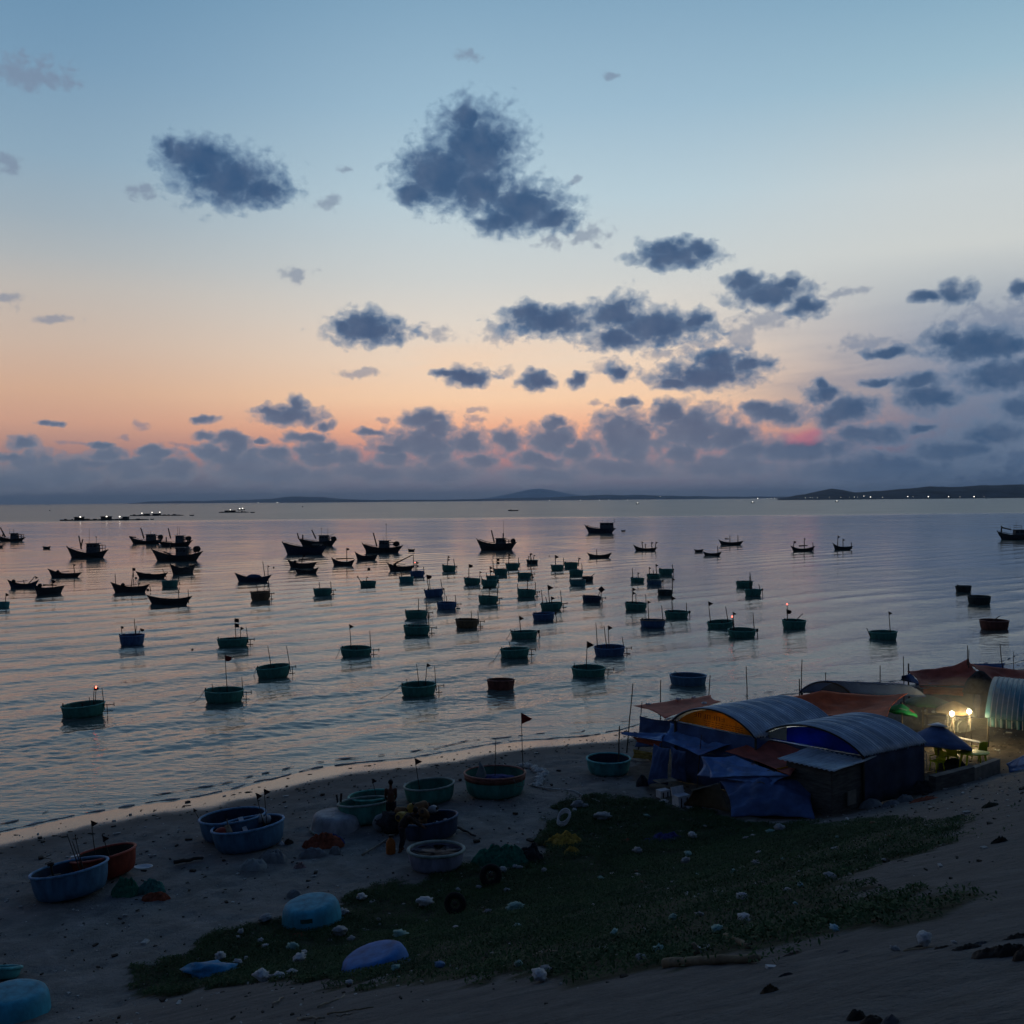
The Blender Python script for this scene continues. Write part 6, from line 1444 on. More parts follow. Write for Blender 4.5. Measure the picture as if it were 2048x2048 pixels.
# parasols
def parasol(px, py, z, wpx, drop, m, label, tilt=(0, 0), ribs=8, pole_r=.022, logo=False, vent=False, poleb=None):
    A = W(px, py, z); r = wpx / 2 / F * A.y; g = hgf(A.x, A.y); root = empty('parasol', Vector((A.x, A.y, g)), label, 'parasol', 'parasols between the stalls')
    rot = Matrix.Rotation(tilt[0], 3, 'X') @ Matrix.Rotation(tilt[1], 3, 'Y'); top = A.z - g; n = ribs * 6
    def cv(t, j):
        th = 2 * math.pi * j / n; k = (j % 6) / 6; sc_ = 1 - .06 * math.sin(math.pi * k) * t
        return Vector((0, 0, top)) + rot @ Vector((r * t * sc_ * math.cos(th), r * t * sc_ * math.sin(th), -drop * (t ** 1.25) + .03 * math.sin(math.pi * k) * t))
    q = MB(); nr = 8; q.add([cv(i / nr, j) for i in range(nr + 1) for j in range(n)], [(i * n + j, i * n + (j + 1) % n, (i + 1) * n + (j + 1) % n, (i + 1) * n + j) for i in range(nr) for j in range(n)])
    q.add([cv(1, j) for j in range(n)] + [cv(1.0, j) - Vector((0, 0, .09)) for j in range(n)], [(j, (j + 1) % n, n + (j + 1) % n, n + j) for j in range(n)])
    c = q.build('canopy', m, root, True, .008, 30)
    q = MB(); q.tube([Vector((0, 0, -.1)), Vector((0, 0, top)) + rot @ Vector((0, 0, .08))], pole_r, 8); q.build('pole', m_metal if not logo else m_bleach, root, True)
    for k in range(ribs):
        q = MB(); q.tube([cv(t / 4, k * 6) - Vector((0, 0, .02)) for t in range(5)], .009, 5); q.build('rib', m_metal, root, True)
    if vent:
        q = MB(); q.add([Vector((0, 0, top + .1)) + rot @ Vector((r * .3 * t * math.cos(2 * math.pi * j / 24), r * .3 * t * math.sin(2 * math.pi * j / 24), -.16 * t)) for t in (0.02, .5, 1) for j in range(24)], [(i * 24 + j, i * 24 + (j + 1) % 24, (i + 1) * 24 + (j + 1) % 24, (i + 1) * 24 + j) for i in range(2) for j in range(24)]); q.build('vent_cap', m_corr2, root, True, .006)
    if logo:
        q = MB(); j0 = n * .865
        def lg(s, w): return cv(.58 + .30 * w, j0 + (s - .5) * 5.2) + rot @ Vector((0, 0, .02))
        vs = [lg(.5 + .5 * math.cos(a), .5 + .5 * math.sin(a)) for a in [2 * math.pi * i / 24 for i in range(24)]]; q.add(vs, [tuple(range(24))]); q.build('red_oval_emblem', mat('red_print', (.35, .03, .03), .6, .2, 6), c)
        q = MB()
        for k in range(9):
            jj = n * .67 + k * .55; a = cv(.80, jj) + Vector((0, 0, .02)); b = cv(.80, jj + .32) + Vector((0, 0, .02)); c1 = cv(.72, jj + .32) + Vector((0, 0, .02)); d1 = cv(.72, jj) + Vector((0, 0, .02))
            q.add([a, b, c1, d1], [(0, 1, 2, 3)])
        q.build('white_lettering', m_stripe, c)
    return root
parasol(1804, 1408, 2.45, 66, .42, m_grn, 'bright green parasol with a red oval emblem', tilt=(-.18, .22), logo=True)
parasol(1854, 1390, 2.65, 86, .36, m_dgrn, 'dark green parasol behind the bright green one')
parasol(1909, 1402, 2.65, 72, .45, mat('tan_parasol_cloth', (.22, .16, .09), .8, .25, 3), 'tan parasol above the lamps')
parasol(1876, 1449, 2.75, 134, .86, m_tnavy, 'large dark blue parasol with a pale vent cap in front of the lamps', tilt=(-.16, .10), vent=True)

# lamps (lit)
def work_lamp(px, py, z, label, base=None, power=220):
    A = W(px, py, z); b = Vector((A.x, A.y, hgf(A.x, A.y))) if base is None else base
    root = empty('work_lamp', b, label, 'lamp', 'lit lamps on stands between the stalls'); a = A - b
    q = MB(); q.tube([Vector((.12, 0, 0)), a + Vector((.03, 0, -.1))], .02, 8); q.tube([Vector((-.25, .1, 0)), a + Vector((0, 0, -.35))], .014, 6); q.tube([Vector((.3, .25, 0)), a + Vector((0, 0, -.35))], .014, 6); q.build('stand', m_metal, root, True)
    q = MB(); q.blob(a, (.09, .085, .10), 0, 1, 3); q.build('bulb', m_hot, root, True)
    l = bpy.data.lights.new('lamp_light', 'POINT'); l.energy = power; l.color = (1.0, 0.74, 0.33); l.shadow_soft_size = .2
    lo = bpy.data.objects.new('lamp_light', l); col.objects.link(lo); lo.parent = root; lo.location = a + Vector((0, -.2, -.25))
    return root
work_lamp(1904, 1427, 2.38, 'glaring lit lamp on a stand, left of two between the stalls', power=95)
work_lamp(1938, 1423, 2.42, 'glaring lit lamp on a stand, right of two between the stalls', power=95)
# cooking smoke hanging in the lamp light
q = MB(); c0 = W(1922, 1428, 2.4); q.blob((0, 0, 0), (2.6, 2.0, 1.7), .18, 1.6, 3, 5); o = q.build('smoke', None, smooth=True); o.location = c0
m = bpy.data.materials.new('cooking_smoke'); m.use_nodes = True; nt = m.node_tree; nt.nodes.clear()
on = nt.nodes.new('ShaderNodeOutputMaterial'); v = nt.nodes.new('ShaderNodeVolumePrincipled'); v.inputs['Color'].default_value = (.8, .8, .75, 1); v.inputs['Density'].default_value = .032; v.inputs['Anisotropy'].default_value = .45
nt.links.new(v.outputs[0], on.inputs['Volume']); o.data.materials.clear(); o.data.materials.append(m); tag(o, 'thin cooking smoke hanging around the two glaring lamps', 'smoke', kind='stuff')
# stall counter under the lamps
P = ground(1880, 1462); root = empty('stall_counter', P + Vector((0, .6, 0)), 'wooden counter with pale goods under the left lamp', 'counter')
q = MB(); q.box((0, 0, .8), (1.7, .7, .05)); q.build('top', m_wood, root)
for sx in (-.75, .75):
    for sy in (-.28, .28): q = MB(); q.box((sx, sy, .39), (.05, .05, .77)); q.build('leg', m_wood, root)
for k in range(6): q = MB(); q.blob((-.65 + .25 * k, random.uniform(-.15, .15), .87), (.09, .08, .06), .2, 3, 2, k); q.build('goods', m_buoyw, root, True)
heap('goods_pile', 'Z', 1932, 1462, 42, 34, m_sheetg, 'grey sacks piled beyond the right lamp', 'sacks', 91, .3)
# sandwich frame under the green parasol
P = ground(1829, 1462); root = empty('trestle', P + Vector((0, .8, 0)), 'dark A shaped trestle under the bright green parasol', 'trestle')
for s in (-1, 1): q = MB(); q.bar((s * .3, 0, 0), (s * .03, 0, .95), .06, .05); q.build('leg', m_dark, root)
q = MB(); q.bar((-.2, 0, .5), (.2, 0, .5), .05, .04); q.build('crossbar', m_dark, root)

# lime plastic chairs and table
G_CH = 'lime yellow plastic chairs'
def chair_parts(root, s=1.0):
    q = MB(); q.box((0, 0, .43 * s), (.44 * s, .42 * s, .035 * s)); q.build('seat', m_lime, root)
    q = MB(); q.grid(lambda u, v: Vector(((u - .5) * .44 * s, (.20 + .07 * v - .05 * (4 * u * (1 - u))) * s * 1.0 + .03 * s, (.45 + .42 * v - .05 * abs(u - .5) * v) * s)), 8, 5); q.build('backrest', m_lime, root, True, .02)
    for sx in (-1, 1):
        for sy in (-1, 1): q = MB(); q.tube([(sx * .17 * s, sy * .16 * s, .43 * s), (sx * .21 * s, sy * .21 * s, 0)], [.028 * s, .02 * s], 6); q.build('leg', m_lime, root, True)
        q = MB(); q.tube([(sx * .22 * s, -.16 * s, .42 * s), (sx * .23 * s, -.17 * s, .62 * s), (sx * .23 * s, .2 * s, .66 * s)], .022 * s, 6); q.build('armrest', m_lime, root, True)
def copy_thing(o, loc, rz, label):
    c = o.copy(); col.objects.link(c); c.location = loc; c.rotation_euler = (0, 0, rz); c['label'] = label
    for ch in o.children:
        k = ch.copy(); col.objects.link(k); k.parent = c
    return c
T0 = W(1947, 1508, 1.70); tb = Vector((T0.x, T0.y, hgf(T0.x, T0.y)))
root = empty('plastic_table', tb, 'oval lime yellow plastic table at the edge of the lit ground', 'table')
q = MB(); q.lathe([(.01, .70), (.62, .70), (.66, .72), (.66, .745), (.60, .755), (.01, .75)], 32, 1.0, .68); q.build('top', m_lime, root, True, sharp=40)
for sx in (-1, 1):
    for sy in (-1, 1): q = MB(); q.tube([(sx * .36, sy * .24, .7), (sx * .46, sy * .32, 0)], [.05, .03], 8); q.build('leg', m_lime, root, True)
ch0 = None
for (px, py, rz, lb, dz) in [(1905, 1506, 2.6, 'lime chair with its back to the lamps, left of the oval table', 0), (1886, 1506, .4, 'lime chair half under the blue parasol, middle of three', 0), (1874, 1519, -1.3, 'lime chair standing side on at the far left of the chairs', 0), (1958, 1497, 3.4, 'lime chair tucked in behind the oval table', 0)]:
    p = W(px, py, 1.45); p.z = hgf(p.x, p.y)
    if ch0 is None:
        ch0 = empty('plastic_chair', p, lb, 'chair', G_CH, rz=rz); chair_parts(ch0)
    else: copy_thing(ch0, p, rz, lb)
p = ground(1937, 1512); p.z += .755 
# dark covered load, board, low wall, blue tarp at the edge
heap('covered_load', 'Z', 1911, 1536, 56, 26, m_net_d, 'dark lumpy load in a plastic cover in front of the lime chairs', 'load', 93, .2, .7)
P = ground(1961, 1522); root = empty('white_trestle_board', P + Vector((.1, 1.2, 0)), 'white board tilted on trestles behind the lime table', 'board'); q = MB(); q.box((0, 0, .62), (1.0, .5, .03), Matrix.Rotation(.22, 3, 'Y')); q.build('board', m_white, root)
for sx in (-.4, .4): q = MB(); q.bar((sx, -.2, 0), (sx, .05, .62 - sx * .2), .05, .04); q.build('trestle_leg', m_wood, root)
A, B = ground(1948, 1562), ground(2000, 1545); q = MB(); d = B - A; q.box((d.x / 2, d.y / 2 + .2, .22 + d.z / 2), (d.length, .22, .55), Matrix.Rotation(math.atan2(d.y, d.x), 3, 'Z')); o = q.build('low_wall', m_conc); o.location = A; tag(o, 'low bare concrete wall at the edge of the lit ground', 'wall')
A, B = ground(1870, 1585), ground(1948, 1563); q = MB(); d = B - A; q.box((d.x / 2, d.y / 2 + .25, .25 + d.z / 2), (d.length, .3, .6), Matrix.Rotation(math.atan2(d.y, d.x), 3, 'Z')); o = q.build('low_wall', m_wallp); o.location = A; tag(o, 'dark low wall in front of the lumpy load', 'wall')
tarp('blue_ground_tarpaulin', [W(2012, 1528, 1.7), W(2075, 1492, 1.75), W(2080, 1545, 1.25), W(2018, 1549, 1.2)], m_tblue, 'corner of a dark blue tarpaulin at the right edge, beside the slope', sag=.05, seed=40)
P = ground(1851, 1545); root = empty('chair_skeleton', P + Vector((0, .3, 0)), 'white metal chair frame standing left of the lime chairs', 'frame')
q = MB()
for sx in (-.16, .16): q.tube([(sx, 0, 0), (sx, .02, .8)], .016, 6)
q.tube([(-.16, .02, .8), (.16, .02, .8)], .016, 6); q.tube([(-.16, 0, .42), (.16, 0, .42)], .016, 6); q.tube([(-.16, -.3, .42), (-.16, 0, .42)], .016, 6); q.tube([(-.16, -.3, .42), (-.16, -.3, 0), (.05, -.3, 0)], .016, 6); q.build('tube_frame', m_white, root, True)
# goods by the shack
heap('white_sack', 'Z', 1745, 1614, 44, 24, m_sheetg, 'big pale sack at the right corner of the shack', 'sack', 95, .12, .8)
heap('grey_sheet_heap', 'Z', 1785, 1611, 34, 16, m_sheetg, 'grey sheet heaped right of the big pale sack', 'tarpaulin', 96, .3)
heap('grey_sheet_heap', 'Z', 1812, 1603, 36, 20, m_sheetg, 'second grey sheet heap, beside the foot of the slope', 'tarpaulin', 97, .3)
heap('net_heap', 'Z', 1830, 1588, 95, 34, m_net_d, 'wide dark net heap below the lumpy load', 'net', 98, .35)
heap('net_heap', 'Z', 1795, 1580, 70, 26, mat('murky_green_net', (.03, .06, .05), .95, .5, 8, bump=1), 'murky green net heap behind the grey sheets', 'net', 99, .35)
heap('net_heap', 'Z', 1855, 1602, 60, 12, m_net_r, 'low reddish heap along the foot of the slope', 'net', 100, .35)
heap('litter_heap', 'Z', 1740, 1592, 36, 12, m_net_w, 'pale rags on top of the big pale sack', 'rags', 101, .4)
p = ground(1818, 1560); q = MB(); q.lathe([(.02, 0), (.1, .01), (.16, .09), (.14, .09), (.09, .03), (.02, .02)], 16); o = q.build('bowl', m_white, smooth=True); o.location = p + Vector((0, .2, .5)); tag(o, 'white bowl on the dark net heap', 'bowl')
# cool boxes by the blue cloths
def cool_box(px, py, w, h, label, lid=True):
    P = ground(px, py); k = 1 / F * P.y; a, b = w * k, h * k; root = empty('cool_box', P, label, 'cool box', rz=R(28)); n = .035
    q = MB()
    for (c, s) in (((0, -a * .35, b / 2), (a, n, b)), ((0, a * .35, b / 2), (a, n, b)), ((-a / 2 + n / 2, 0, b / 2), (n, a * .66, b)), ((a / 2 - n / 2, 0, b / 2), (n, a * .66, b)), ((0, 0, n), (a * .94, a * .64, n))): q.box(c, s)
    q.build('box', m_white, root)
    q = MB()
    if lid: q.box((0, a * .42, b * 1.35), (a * 1.05, .05, a * .62), Matrix.Rotation(-.25, 3, 'X')); q.build('open_lid', m_white, root)
    q = MB(); q.box((0, 0, b + .02), (a * 1.06, a * .76, .045)); q.build('rim_board', m_white, root)
    for sx in (-.25, .25): q = MB(); q.box((sx * a, -a * .36 - .01, b * .45), (.05, .03, b * .9)); q.build('strap', m_dark, root)
cool_box(1362, 1611, 28, 20, 'white foam cool box with its lid standing open')
cool_box(1326, 1594, 22, 13, 'small white foam box left of the cool box with open lid', False)
p = ground(1328, 1606); q = MB(); q.blob((0, 0, .06), (.18, .12, .08), .5, 3, 2, 4); o = q.build('rag', m_white, smooth=True); o.location = p; tag(o, 'white rag on the sand in front of the small foam box', 'rag')
p = ground(1381, 1616); q = MB(); q.lathe([(.02, .02), (.14, .0), (.17, .05), (.15, .05), (.02, .03)], 14); o = q.build('plate', m_white, smooth=True); o.location = p; tag(o, 'white plate on the ground right of the cool box with open lid', 'plate')
q = MB(); q.box((0, 0, .01), (.9, .5, .03)); o = q.build('pallet_board', m_bleach); o.location = ground(1331, 1576) + Vector((0, 0, .3)); o.rotation_euler = (0, 0, .4); tag(o, 'pale board lying behind the small foam box', 'board')

# ------------------------------------------------------------------ greenery and litter
def build_greenery():
    rng = np.random.default_rng(11)
    xs = np.array([p.x for p in COVW]); ys = np.array([p.y for p in COVW])
    n0 = 2600000
    x = rng.uniform(xs.min() - 1, xs.max() + 1, n0); y = rng.uniform(ys.min() - 1, ys.max() + 1, n0)
    k = cover(x, y); dens = 0.55 + 1.6 * fbm(x * 0.8, y * 0.8, 4, 61) + 0.8 * fbm(x * 3, y * 3, 2, 63)
    dd = dist(x, y); dens = dens - np.clip((dd - 4) * .09, 0, .45)
    k &= rng.uniform(0, 1, n0) < np.clip(dens, .06, 1)
    x, y = x[k], y[k]
    # thin outliers creeping over the sand and the slope
    n1 = 160000; x1 = rng.uniform(xs.min() - 3, xs.max() + 6, n1); y1 = rng.uniform(ys.min() - 2, ys.max() + 4, n1)
    k1 = (fbm(x1 * .5, y1 * .5, 4, 71) + .5 * fbm(x1 * 2.2, y1 * 2.2, 3, 73) > .17) & cover(x1 + fbm(x1, y1, 2, 75) * 5, y1 + fbm(x1 + 9, y1, 2, 77) * 5)
    x = np.concatenate([x, x1[k1]]); y = np.concatenate([y, y1[k1]])
    n = len(x); z = hg(x, y)
    d = dist(x, y); s = along(x, y)
    z = z + np.clip(d, 0, 1) * (0.10 * fbm(s * 0.25, d * 1.3, 4, 8) + 0.05 * fbm(x * 1.5, y * 1.5, 3, 11))
    tall = 0.5 + 1.1 * np.clip(fbm(x * .9, y * .9, 3, 81) + .3, 0, 1)
    h = rng.uniform(0.0, .12, n) * tall
    sz = rng.uniform(.010, .021, n) * (1 + .35 * np.clip((y - 28) / 16, 0, 1)); a = rng.uniform(0, 2 * np.pi, n); tl = rng.uniform(-.9, .9, n); ln = rng.uniform(1.2, 2.4, n)
    ux = np.cos(a) * np.cos(tl); uy = np.sin(a) * np.cos(tl); uz = np.sin(tl); vx = -np.sin(a); vy = np.cos(a); vz = rng.uniform(-.5, .5, n)
    V = np.empty((n, 4, 3), np.float32)
    for i, (p, q) in enumerate(((-1, 0), (0, -1), (1, 0), (0, 1))):
        V[:, i, 0] = x + sz * (p * ux * ln + q * vx * .7); V[:, i, 1] = y + sz * (p * uy * ln + q * vy * .7); V[:, i, 2] = z + .02 + h + sz * (p * uz * ln + q * vz * .7)
    m = mat('creeping_vine_leaves', (0.042, 0.09, 0.026), 0.75, 0.6, 0.9, c2=(0.018, 0.045, 0.015))
    o = np_mesh('greenery', V.reshape(-1, 3), np.arange(n * 4).reshape(-1, 4), m, False)
    tag(o, 'dark green creeping plants covering the foot of the slope', 'greenery', kind='stuff')
    # dry stalks and crumbs lying about
    n = 15000; x = rng.uniform(-24, 26, n); y = rng.uniform(7, 56, n); kk = (dist(x, y) > -19.0) & (dist(x, y) < 17) & (rng.uniform(0, 1, n) < np.where(dist(x, y) > 1, .5, .62))
    x, y = x[kk], y[kk]; mb = MB(); CVD = cover(x, y)
    for i in range(len(x)):
        zz = hgf(x[i], y[i]); r_ = random.uniform(.007, .036) * min(1, .35 + y[i] / 45) * (1 if random.random() < .9 else 2.2); c = Vector((x[i], y[i], zz + r_ * .2))
        e = Vector((random.uniform(.6, 2.2), random.uniform(.6, 1.2), .45)) * r_; an = random.uniform(0, 3.14)
        rt = Matrix.Rotation(an, 3, 'Z')
        vs = [c + rt @ Vector((sx * e.x * random.uniform(.6, 1), sy * e.y * random.uniform(.6, 1), sz_ * e.z)) for sz_ in (-1, 1) for sy in (-1, 1) for sx in (-1, 1)]
        cvr = CVD[i]
        mb.cur = 0 if random.random() < (.2 if cvr else .62) else 1
        if cvr: c.z += .11; e *= 1.7
        mb.add(vs, [(0, 2, 3, 1), (4, 5, 7, 6), (0, 1, 5, 4), (2, 6, 7, 3), (0, 4, 6, 2), (1, 3, 7, 5)])
    o = mb.build('beach_debris', [mat('dark_beach_debris', (.035, .032, .028), .9, .5, 9), mat('pale_beach_debris', (.34, .35, .34), .85, .4, 9)])
    tag(o, 'small bits of weed, shell and rubbish strewn over the sand', 'debris', kind='stuff')
    # wrack line of weed along the water
    mb = MB()
    for i in range(420):
        s_ = random.uniform(-40, 60); e = random.choice([.9, 2.4, 3.1]) + random.gauss(0, .3)
        w = e - 20 - 0.7 * math.sin(s_ * 0.21 + 0.6) - 0.35 * math.sin(s_ * 0.63)
        px_ = s_ * TX + w * TY; py_ = 28.6 + s_ * TY - w * TX
        r_ = random.uniform(.02, .075) * random.uniform(.5, 1.3); mb.blob((px_, py_, hgf(px_, py_) + .01), (r_ * random.uniform(1, 2.6), r_, r_ * .3), .6, 2, 1, i)
    o = mb.build('wrack_line', mat('wet_seaweed', (.02, .02, .017), .6, .5, 6), smooth=True); tag(o, 'dark weed washed up along the water line', 'seaweed', kind='stuff')
    # broken foam at the lip of the water
    mb = MB()
    for row, (e0, amp, gap) in enumerate([(-.25, .22, .30), (-1.3, .3, .62)]):
        pts = []
        for i in range(900):
            s_ = -45 + i * .13; nz_ = mn.fractal(Vector((s_ * .5, row * 7.1, 0)), .9, 2, 4)
            e = e0 + amp * nz_; w = e - 20 - 0.7 * math.sin(s_ * 0.21 + 0.6) - 0.35 * math.sin(s_ * 0.63)
            x_, y_ = s_ * TX + w * TY, 28.6 + s_ * TY - w * TX
            th = max(0, .035 + .05 * mn.noise(Vector((s_ * 1.7, row * 3.3, 5))) - gap * .05)
            pts.append((Vector((x_, y_, max(hgf(x_, y_), 0.0) + .012 + .012 * row)), th))
        for (p, a), (q_, b) in zip(pts[:-1], pts[1:]):
            if a > .004 and b > .004: mb.tube([p, q_], [a, b], 5, False)
    o = mb.build('foam', mat('sea_foam', (.6, .6, .58), .9, .2, 10), smooth=True); tag(o, 'thin broken foam where the water meets the sand', 'foam', kind='stuff')
build_greenery()

LM = {'the cyan overturned boat': (615, 1840), 'the sunken blue boat': (745, 1912), 'the thick log': (1420, 1925), 'the yellow net': (1130, 1680), 'the green net': (1005, 1715), 'the lone dark wheel': (908, 1815), 'the spoked wheel': (980, 1755),
      'the blue net': (1335, 1680), 'the dark blue curtain': (1540, 1610), 'the cool box': (1362, 1600), 'the blue plastic sheet': (415, 1940), 'the rubbish heap on the slope': (1920, 1885), 'the hollow log': (1476, 1890), 'the bottom rubbish lump': (1740, 2030)}
m_lit = [mat('white_plastic_bag', (.40, .42, .43), .6, .25, 8, bump=.4), mat('greyish_plastic_bag', (.24, .26, .27), .65, .3, 8, bump=.4), mat('blue_plastic_bag', (.06, .16, .30), .6, .3, 8), mat('mint_plastic_bag', (.16, .30, .27), .6, .3, 8), mat('brown_paper_scrap', (.16, .12, .07), .9, .4, 8), mat('pale_blue_plastic', (.2, .36, .42), .6, .3, 8)]
LCOL = ['white', 'grey', 'blue', 'mint green', 'brown', 'pale blue']
def bag_mesh(seed):
    q = MB(); q.blob((0, 0, .28), (.5, .42, .34), .55, 2.3, 3, seed, floor=-.28); me = q.build('bag', m_lit[0], smooth=True); return me
PROTO = [bag_mesh(100 + i * 3) for i in range(7)]
LIT = [('K', 110, 505, 65, 0), ('K', 210, 530, 42, 0), ('K', 252, 505, 26, 0), ('K', 340, 618, 82, 0), ('K', 395, 618, 50, 1), ('K', 440, 612, 62, 0), ('K', 507, 585, 46, 0), ('K', 515, 448, 60, 3), ('K', 575, 478, 42, 0), ('K', 550, 518, 78, 0), ('K', 360, 443, 38, 0),
       ('K', 335, 412, 36, 0), ('K', 770, 372, 90, 1), ('K', 838, 402, 42, 1), ('K', 1105, 382, 78, 3), ('K', 890, 172, 55, 0), ('K', 945, 195, 20, 1), ('K', 985, 290, 24, 1), ('K', 785, 258, 66, 1), ('K', 1240, 208, 82, 0), ('K', 1425, 125, 24, 1), ('K', 1540, 112, 30, 1),
       ('K', 1590, 250, 38, 1), ('K', 1740, 236, 82, 3), ('K', 1410, 336, 28, 0), ('K', 1750, 333, 42, 3), ('K', 1325, 555, 52, 2), ('K', 1080, 566, 42, 3), ('K', 825, 645, 38, 0), ('K', 630, 560, 22, 1), ('K', 1755, 550, 42, 1), ('K', 1870, 625, 88, 0), ('K', 1900, 588, 62, 1),
       ('K', 210, 388, 24, 0), ('K', 225, 360, 34, 1), ('K', 360, 292, 72, 1), ('K', 40, 560, 40, 1),
       ('L', 500, 378, 70, 1), ('L', 550, 378, 42, 1), ('L', 480, 405, 36, 0), ('L', 660, 460, 100, 1), ('L', 945, 440, 36, 3), ('L', 1235, 575, 62, 0), ('L', 885, 676, 56, 1), ('L', 1195, 740, 56, 1), ('L', 1210, 694, 54, 3), ('L', 1270, 830, 34, 3), ('L', 1500, 804, 32, 3), ('L', 1645, 756, 52, 1),
       ('L', 1670, 690, 42, 1), ('L', 1740, 546, 46, 3), ('L', 1800, 528, 60, 1), ('L', 1630, 573, 32, 0), ('L', 1585, 590, 36, 1), ('L', 1820, 645, 22, 3), ('L', 1820, 725, 22, 3), ('L', 1560, 980, 66, 0), ('L', 1850, 940, 52, 0), ('L', 1575, 1130, 90, 0), ('L', 1400, 1200, 80, 3), ('L', 1625, 1182, 44, 0), ('L', 1725, 1192, 46, 4),
       ('L', 1285, 1095, 52, 1), ('L', 1120, 1115, 54, 3), ('L', 1135, 1184, 28, 4), ('L', 1145, 1300, 34, 1), ('L', 910, 1392, 66, 1), ('L', 1025, 1332, 72, 3), ('L', 740, 1208, 52, 3), ('L', 120, 1420, 56, 3), ('L', 250, 1508, 102, 0), ('L', 295, 1462, 64, 1), ('L', 110, 1165, 48, 3),
       ('L', 100, 1048, 92, 3), ('L', 45, 930, 42, 1), ('L', 20, 795, 52, 1), ('L', 95, 772, 34, 1), ('L', 125, 778, 42, 1), ('L', 285, 795, 36, 1), ('L', 650, 848, 36, 3), ('L', 915, 868, 20, 4), ('L', 1110, 875, 22, 0), ('L', 880, 798, 20, 4), ('L', 510, 1340, 26, 4), ('L', 670, 1335, 28, 4), ('L', 325, 1010, 20, 0), ('L', 600, 1018, 18, 0), ('L', 835, 985, 18, 4), ('L', 1320, 505, 22, 0),
       ('M', 685, 852, 72, 1), ('M', 710, 1192, 58, 5), ('M', 1030, 734, 26, 0), ('M', 730, 580, 24, 3), ('M', 785, 495, 20, 0), ('M', 960, 492, 42, 4), ('M', 1100, 1340, 58, 1), ('M', 1295, 1285, 100, 0), ('M', 1480, 1296, 32, 0), ('M', 490, 905, 40, 5), ('M', 460, 1025, 30, 5), ('M', 1075, 578, 28, 4), ('M', 965, 1145, 30, 4), ('M', 1020, 940, 34, 4)]
RANK = ['closest', 'second closest', 'third closest', 'fourth closest', 'fifth closest', 'sixth closest', 'seventh closest', 'eighth closest']
recs = []
for i, (z, x, y, w, c) in enumerate(LIT):
    P = ground(cx(z, x), cy(z, y)); s = w * CV[z][2] / F * P.y
    X, Y2 = cx(z, x), cy(z, y)
    nm, (lx, ly) = min(LM.items(), key=lambda kv: math.hypot(kv[1][0] - X, (kv[1][1] - Y2) * 1.2))
    dx, dy = X - lx, Y2 - ly
    dr = ('right of ' if dx > 0 else 'left of ') if abs(dx) > abs(dy) * 1.3 else ('in front of ' if dy > 0 else 'behind ')
    sz = 'large' if s > .42 else ('small' if s < .2 else 'crumpled')
    recs.append([P, s, c, (sz, LCOL[c], dr, nm), math.hypot(dx, dy), i])
from collections import defaultdict
gp_ = defaultdict(list)
for r_c in recs: gp_[r_c[3]].append(r_c)
for key, lst in gp_.items():
    lst.sort(key=lambda r_c: r_c[4])
    for k, (P, s, c, ky, dd, i) in enumerate(lst):
        src = PROTO[i % 7]; o = src.copy(); o.data = src.data.copy() if c else src.data
        if c: o.data.materials.clear(); o.data.materials.append(m_lit[c])
        col.objects.link(o); o.name = 'litter_bag' if c != 4 else 'paper_scrap'; o.location = P + Vector((0, 0, .06)); o.rotation_euler = (random.uniform(-.3, .3), random.uniform(-.3, .3), random.uniform(0, 6.28)); o.scale = (s * 1.1, s * 1.0, s * random.uniform(.7, 1.05))
        lab = f'{ky[0]} {ky[1]} {"bag" if c != 4 else "scrap"} {ky[2]}{ky[3]}'
        if len(lst) > 1: lab += f', {RANK[k]} one'
        tag(o, lab, 'litter', 'pieces of litter in the greenery')
for p in PROTO: bpy.data.objects.remove(p)
# odd pieces
P = ground(cx('K', 52), cy('K', 580)); q = MB(); q.blob((0, .1, .1), (.62, .3, .14), .5, 2.2, 3, 9, floor=-.12); o = q.build('plastic_sheet', mat('bright_blue_plastic', (.02, .19, .36), .55, .3, 5, bump=.4), smooth=True); o.location = P; tag(o, 'crumpled bright blue plastic sheet in the lower left greenery', 'plastic sheet')
P = ground(cx('K', 555), cy('K', 368)); heap('orange_rag', 'K', 550, 372, 100, 26, mat('orange_rag_cloth', (.16, .045, .02), .9, .4, 6), 'dull orange rag in front of the overturned cyan boat', 'rag', 75, .3)
P = ground(cx('L', 1310), cy('L', 1300)); root = empty('foam_container', P, 'clean white foam food box in front of the hollow log', 'container', rz=.2); s = P.y / F * 30 ; q = MB(); q.box((0, 0, s * .14), (s, s * .55, s * .26), taper=.85); q.build('box', m_white, root); q = MB(); q.box((0, s * .02, s * .30), (s * 1.02, s * .57, s * .06)); q.build('lid', m_white, root)
P = ground(cx('M', 305), cy('M', 1412)); q = MB(); s = P.y / F * 22; q.box((0, 0, .02), (s, s * .5, .025), Matrix.Rotation(.15, 3, 'Y')); o = q.build('flat_board', m_white); o.location = P; o.rotation_euler = (0, 0, .2); tag(o, 'flat pale scrap on the bare slope right of the thick log', 'scrap')
heap('dark_rag', 'M', 405, 1455, 92, 24, m_net_d, 'dark rag on the bare slope below the flat pale scrap', 'rag', 81, .5)
heap('dry_leaf_clump', 'M', 290, 1560, 105, 50, mat('dry_brown_leaves', (.07, .05, .03), .95, .5, 12, bump=1), 'dry brown clump on the bare slope, bottom centre', 'clump', 83, .6, freq=3.5)
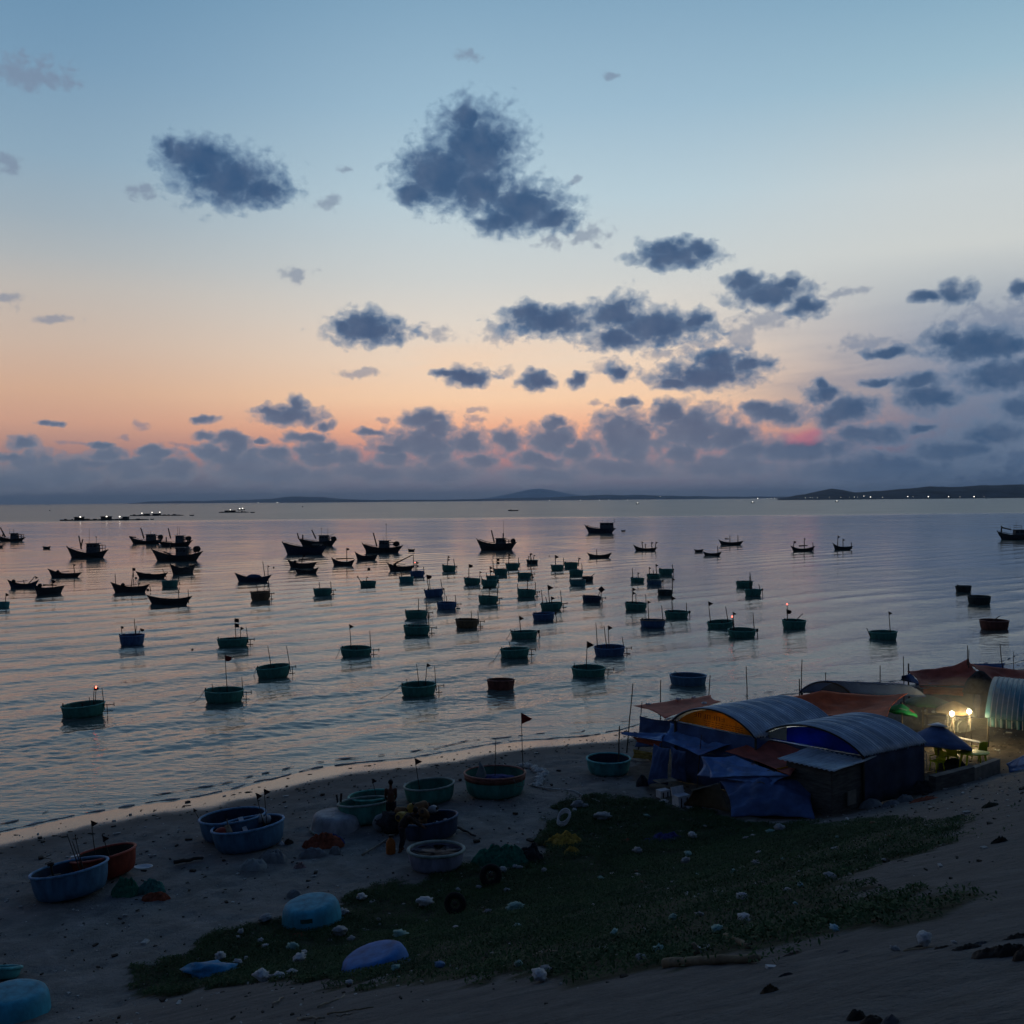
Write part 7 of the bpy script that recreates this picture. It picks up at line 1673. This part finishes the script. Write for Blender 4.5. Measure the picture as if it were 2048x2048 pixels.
heap('weed_clump', 'M', 1780, 605, 112, 60, mat('dark_weed_clump_leaves', (.02, .022, .018), .95, .5, 14, bump=1), 'round dark weed clump high on the slope at right', 'weed', 85, .5, freq=4)
heap('weed_clump', 'M', 1722, 360, 105, 30, mat('dark_weed_tuft_leaves', (.02, .026, .016), .95, .5, 14, bump=1), 'flat dark weed tuft near the foot of the slope at right', 'weed', 87, .5, freq=4)
m_rub = [mat('dark_rubbish', (.03, .027, .024), .9, .5, 8, bump=1), mat('brown_rubbish', (.06, .045, .035), .9, .5, 8, bump=1), mat('grey_rubbish', (.10, .10, .105), .85, .4, 8, bump=1)]
for i, (x, y, w, h, k) in enumerate([(1250, 1290, 180, 60, 0), (1420, 1300, 190, 95, 1), (1580, 1300, 220, 120, 0), (1730, 1325, 240, 125, 1), (1850, 1310, 220, 150, 0), (1660, 1270, 130, 90, 2), (1900, 1225, 180, 100, 0), (1760, 1200, 160, 60, 0), (1990, 1320, 220, 170, 1), (620, 1310, 150, 40, 2), (450, 1320, 120, 40, 1), (780, 1310, 110, 40, 2)]):
    heap('rubbish_heap', 'M', x, y, w, h * .55, m_rub[k], ['heap of dark rubbish', 'heap of brown rubbish', 'heap of grey rubbish'][k] + [' at the left end of the dump on the slope', ' second from the left in the dump', ' in the middle of the dump on the slope', ' low in the right part of the dump', ' tall in the right part of the dump', ' with pale bags in the middle of the dump', ' at the upper right of the dump', ' at the upper edge of the dump', ' cut by the right edge of the photo', ' along the kerb of greenery right of the log', ' just right of the thick log', ' halfway between the log and the dump'][i], 'rubbish', 110 + i, .36, .6, 'rubbish dumped along the slope', 3.2)
# lump at the bottom edge
for (x, y, w, h, m_, lb) in [(860, 1745, 120, 110, m_rub[0], 'dark rubbish bag at the bottom edge of the photo'), (960, 1760, 130, 75, m_rub[1], 'tied brown rubbish bag at the bottom edge of the photo'), (1080, 1765, 110, 80, m_rub[2], 'grey rubbish bag at the bottom edge of the photo')]:
    heap('rubbish_bag', 'M', x, y, w, h, m_, lb, 'rubbish bag', int(x), .2, .8)
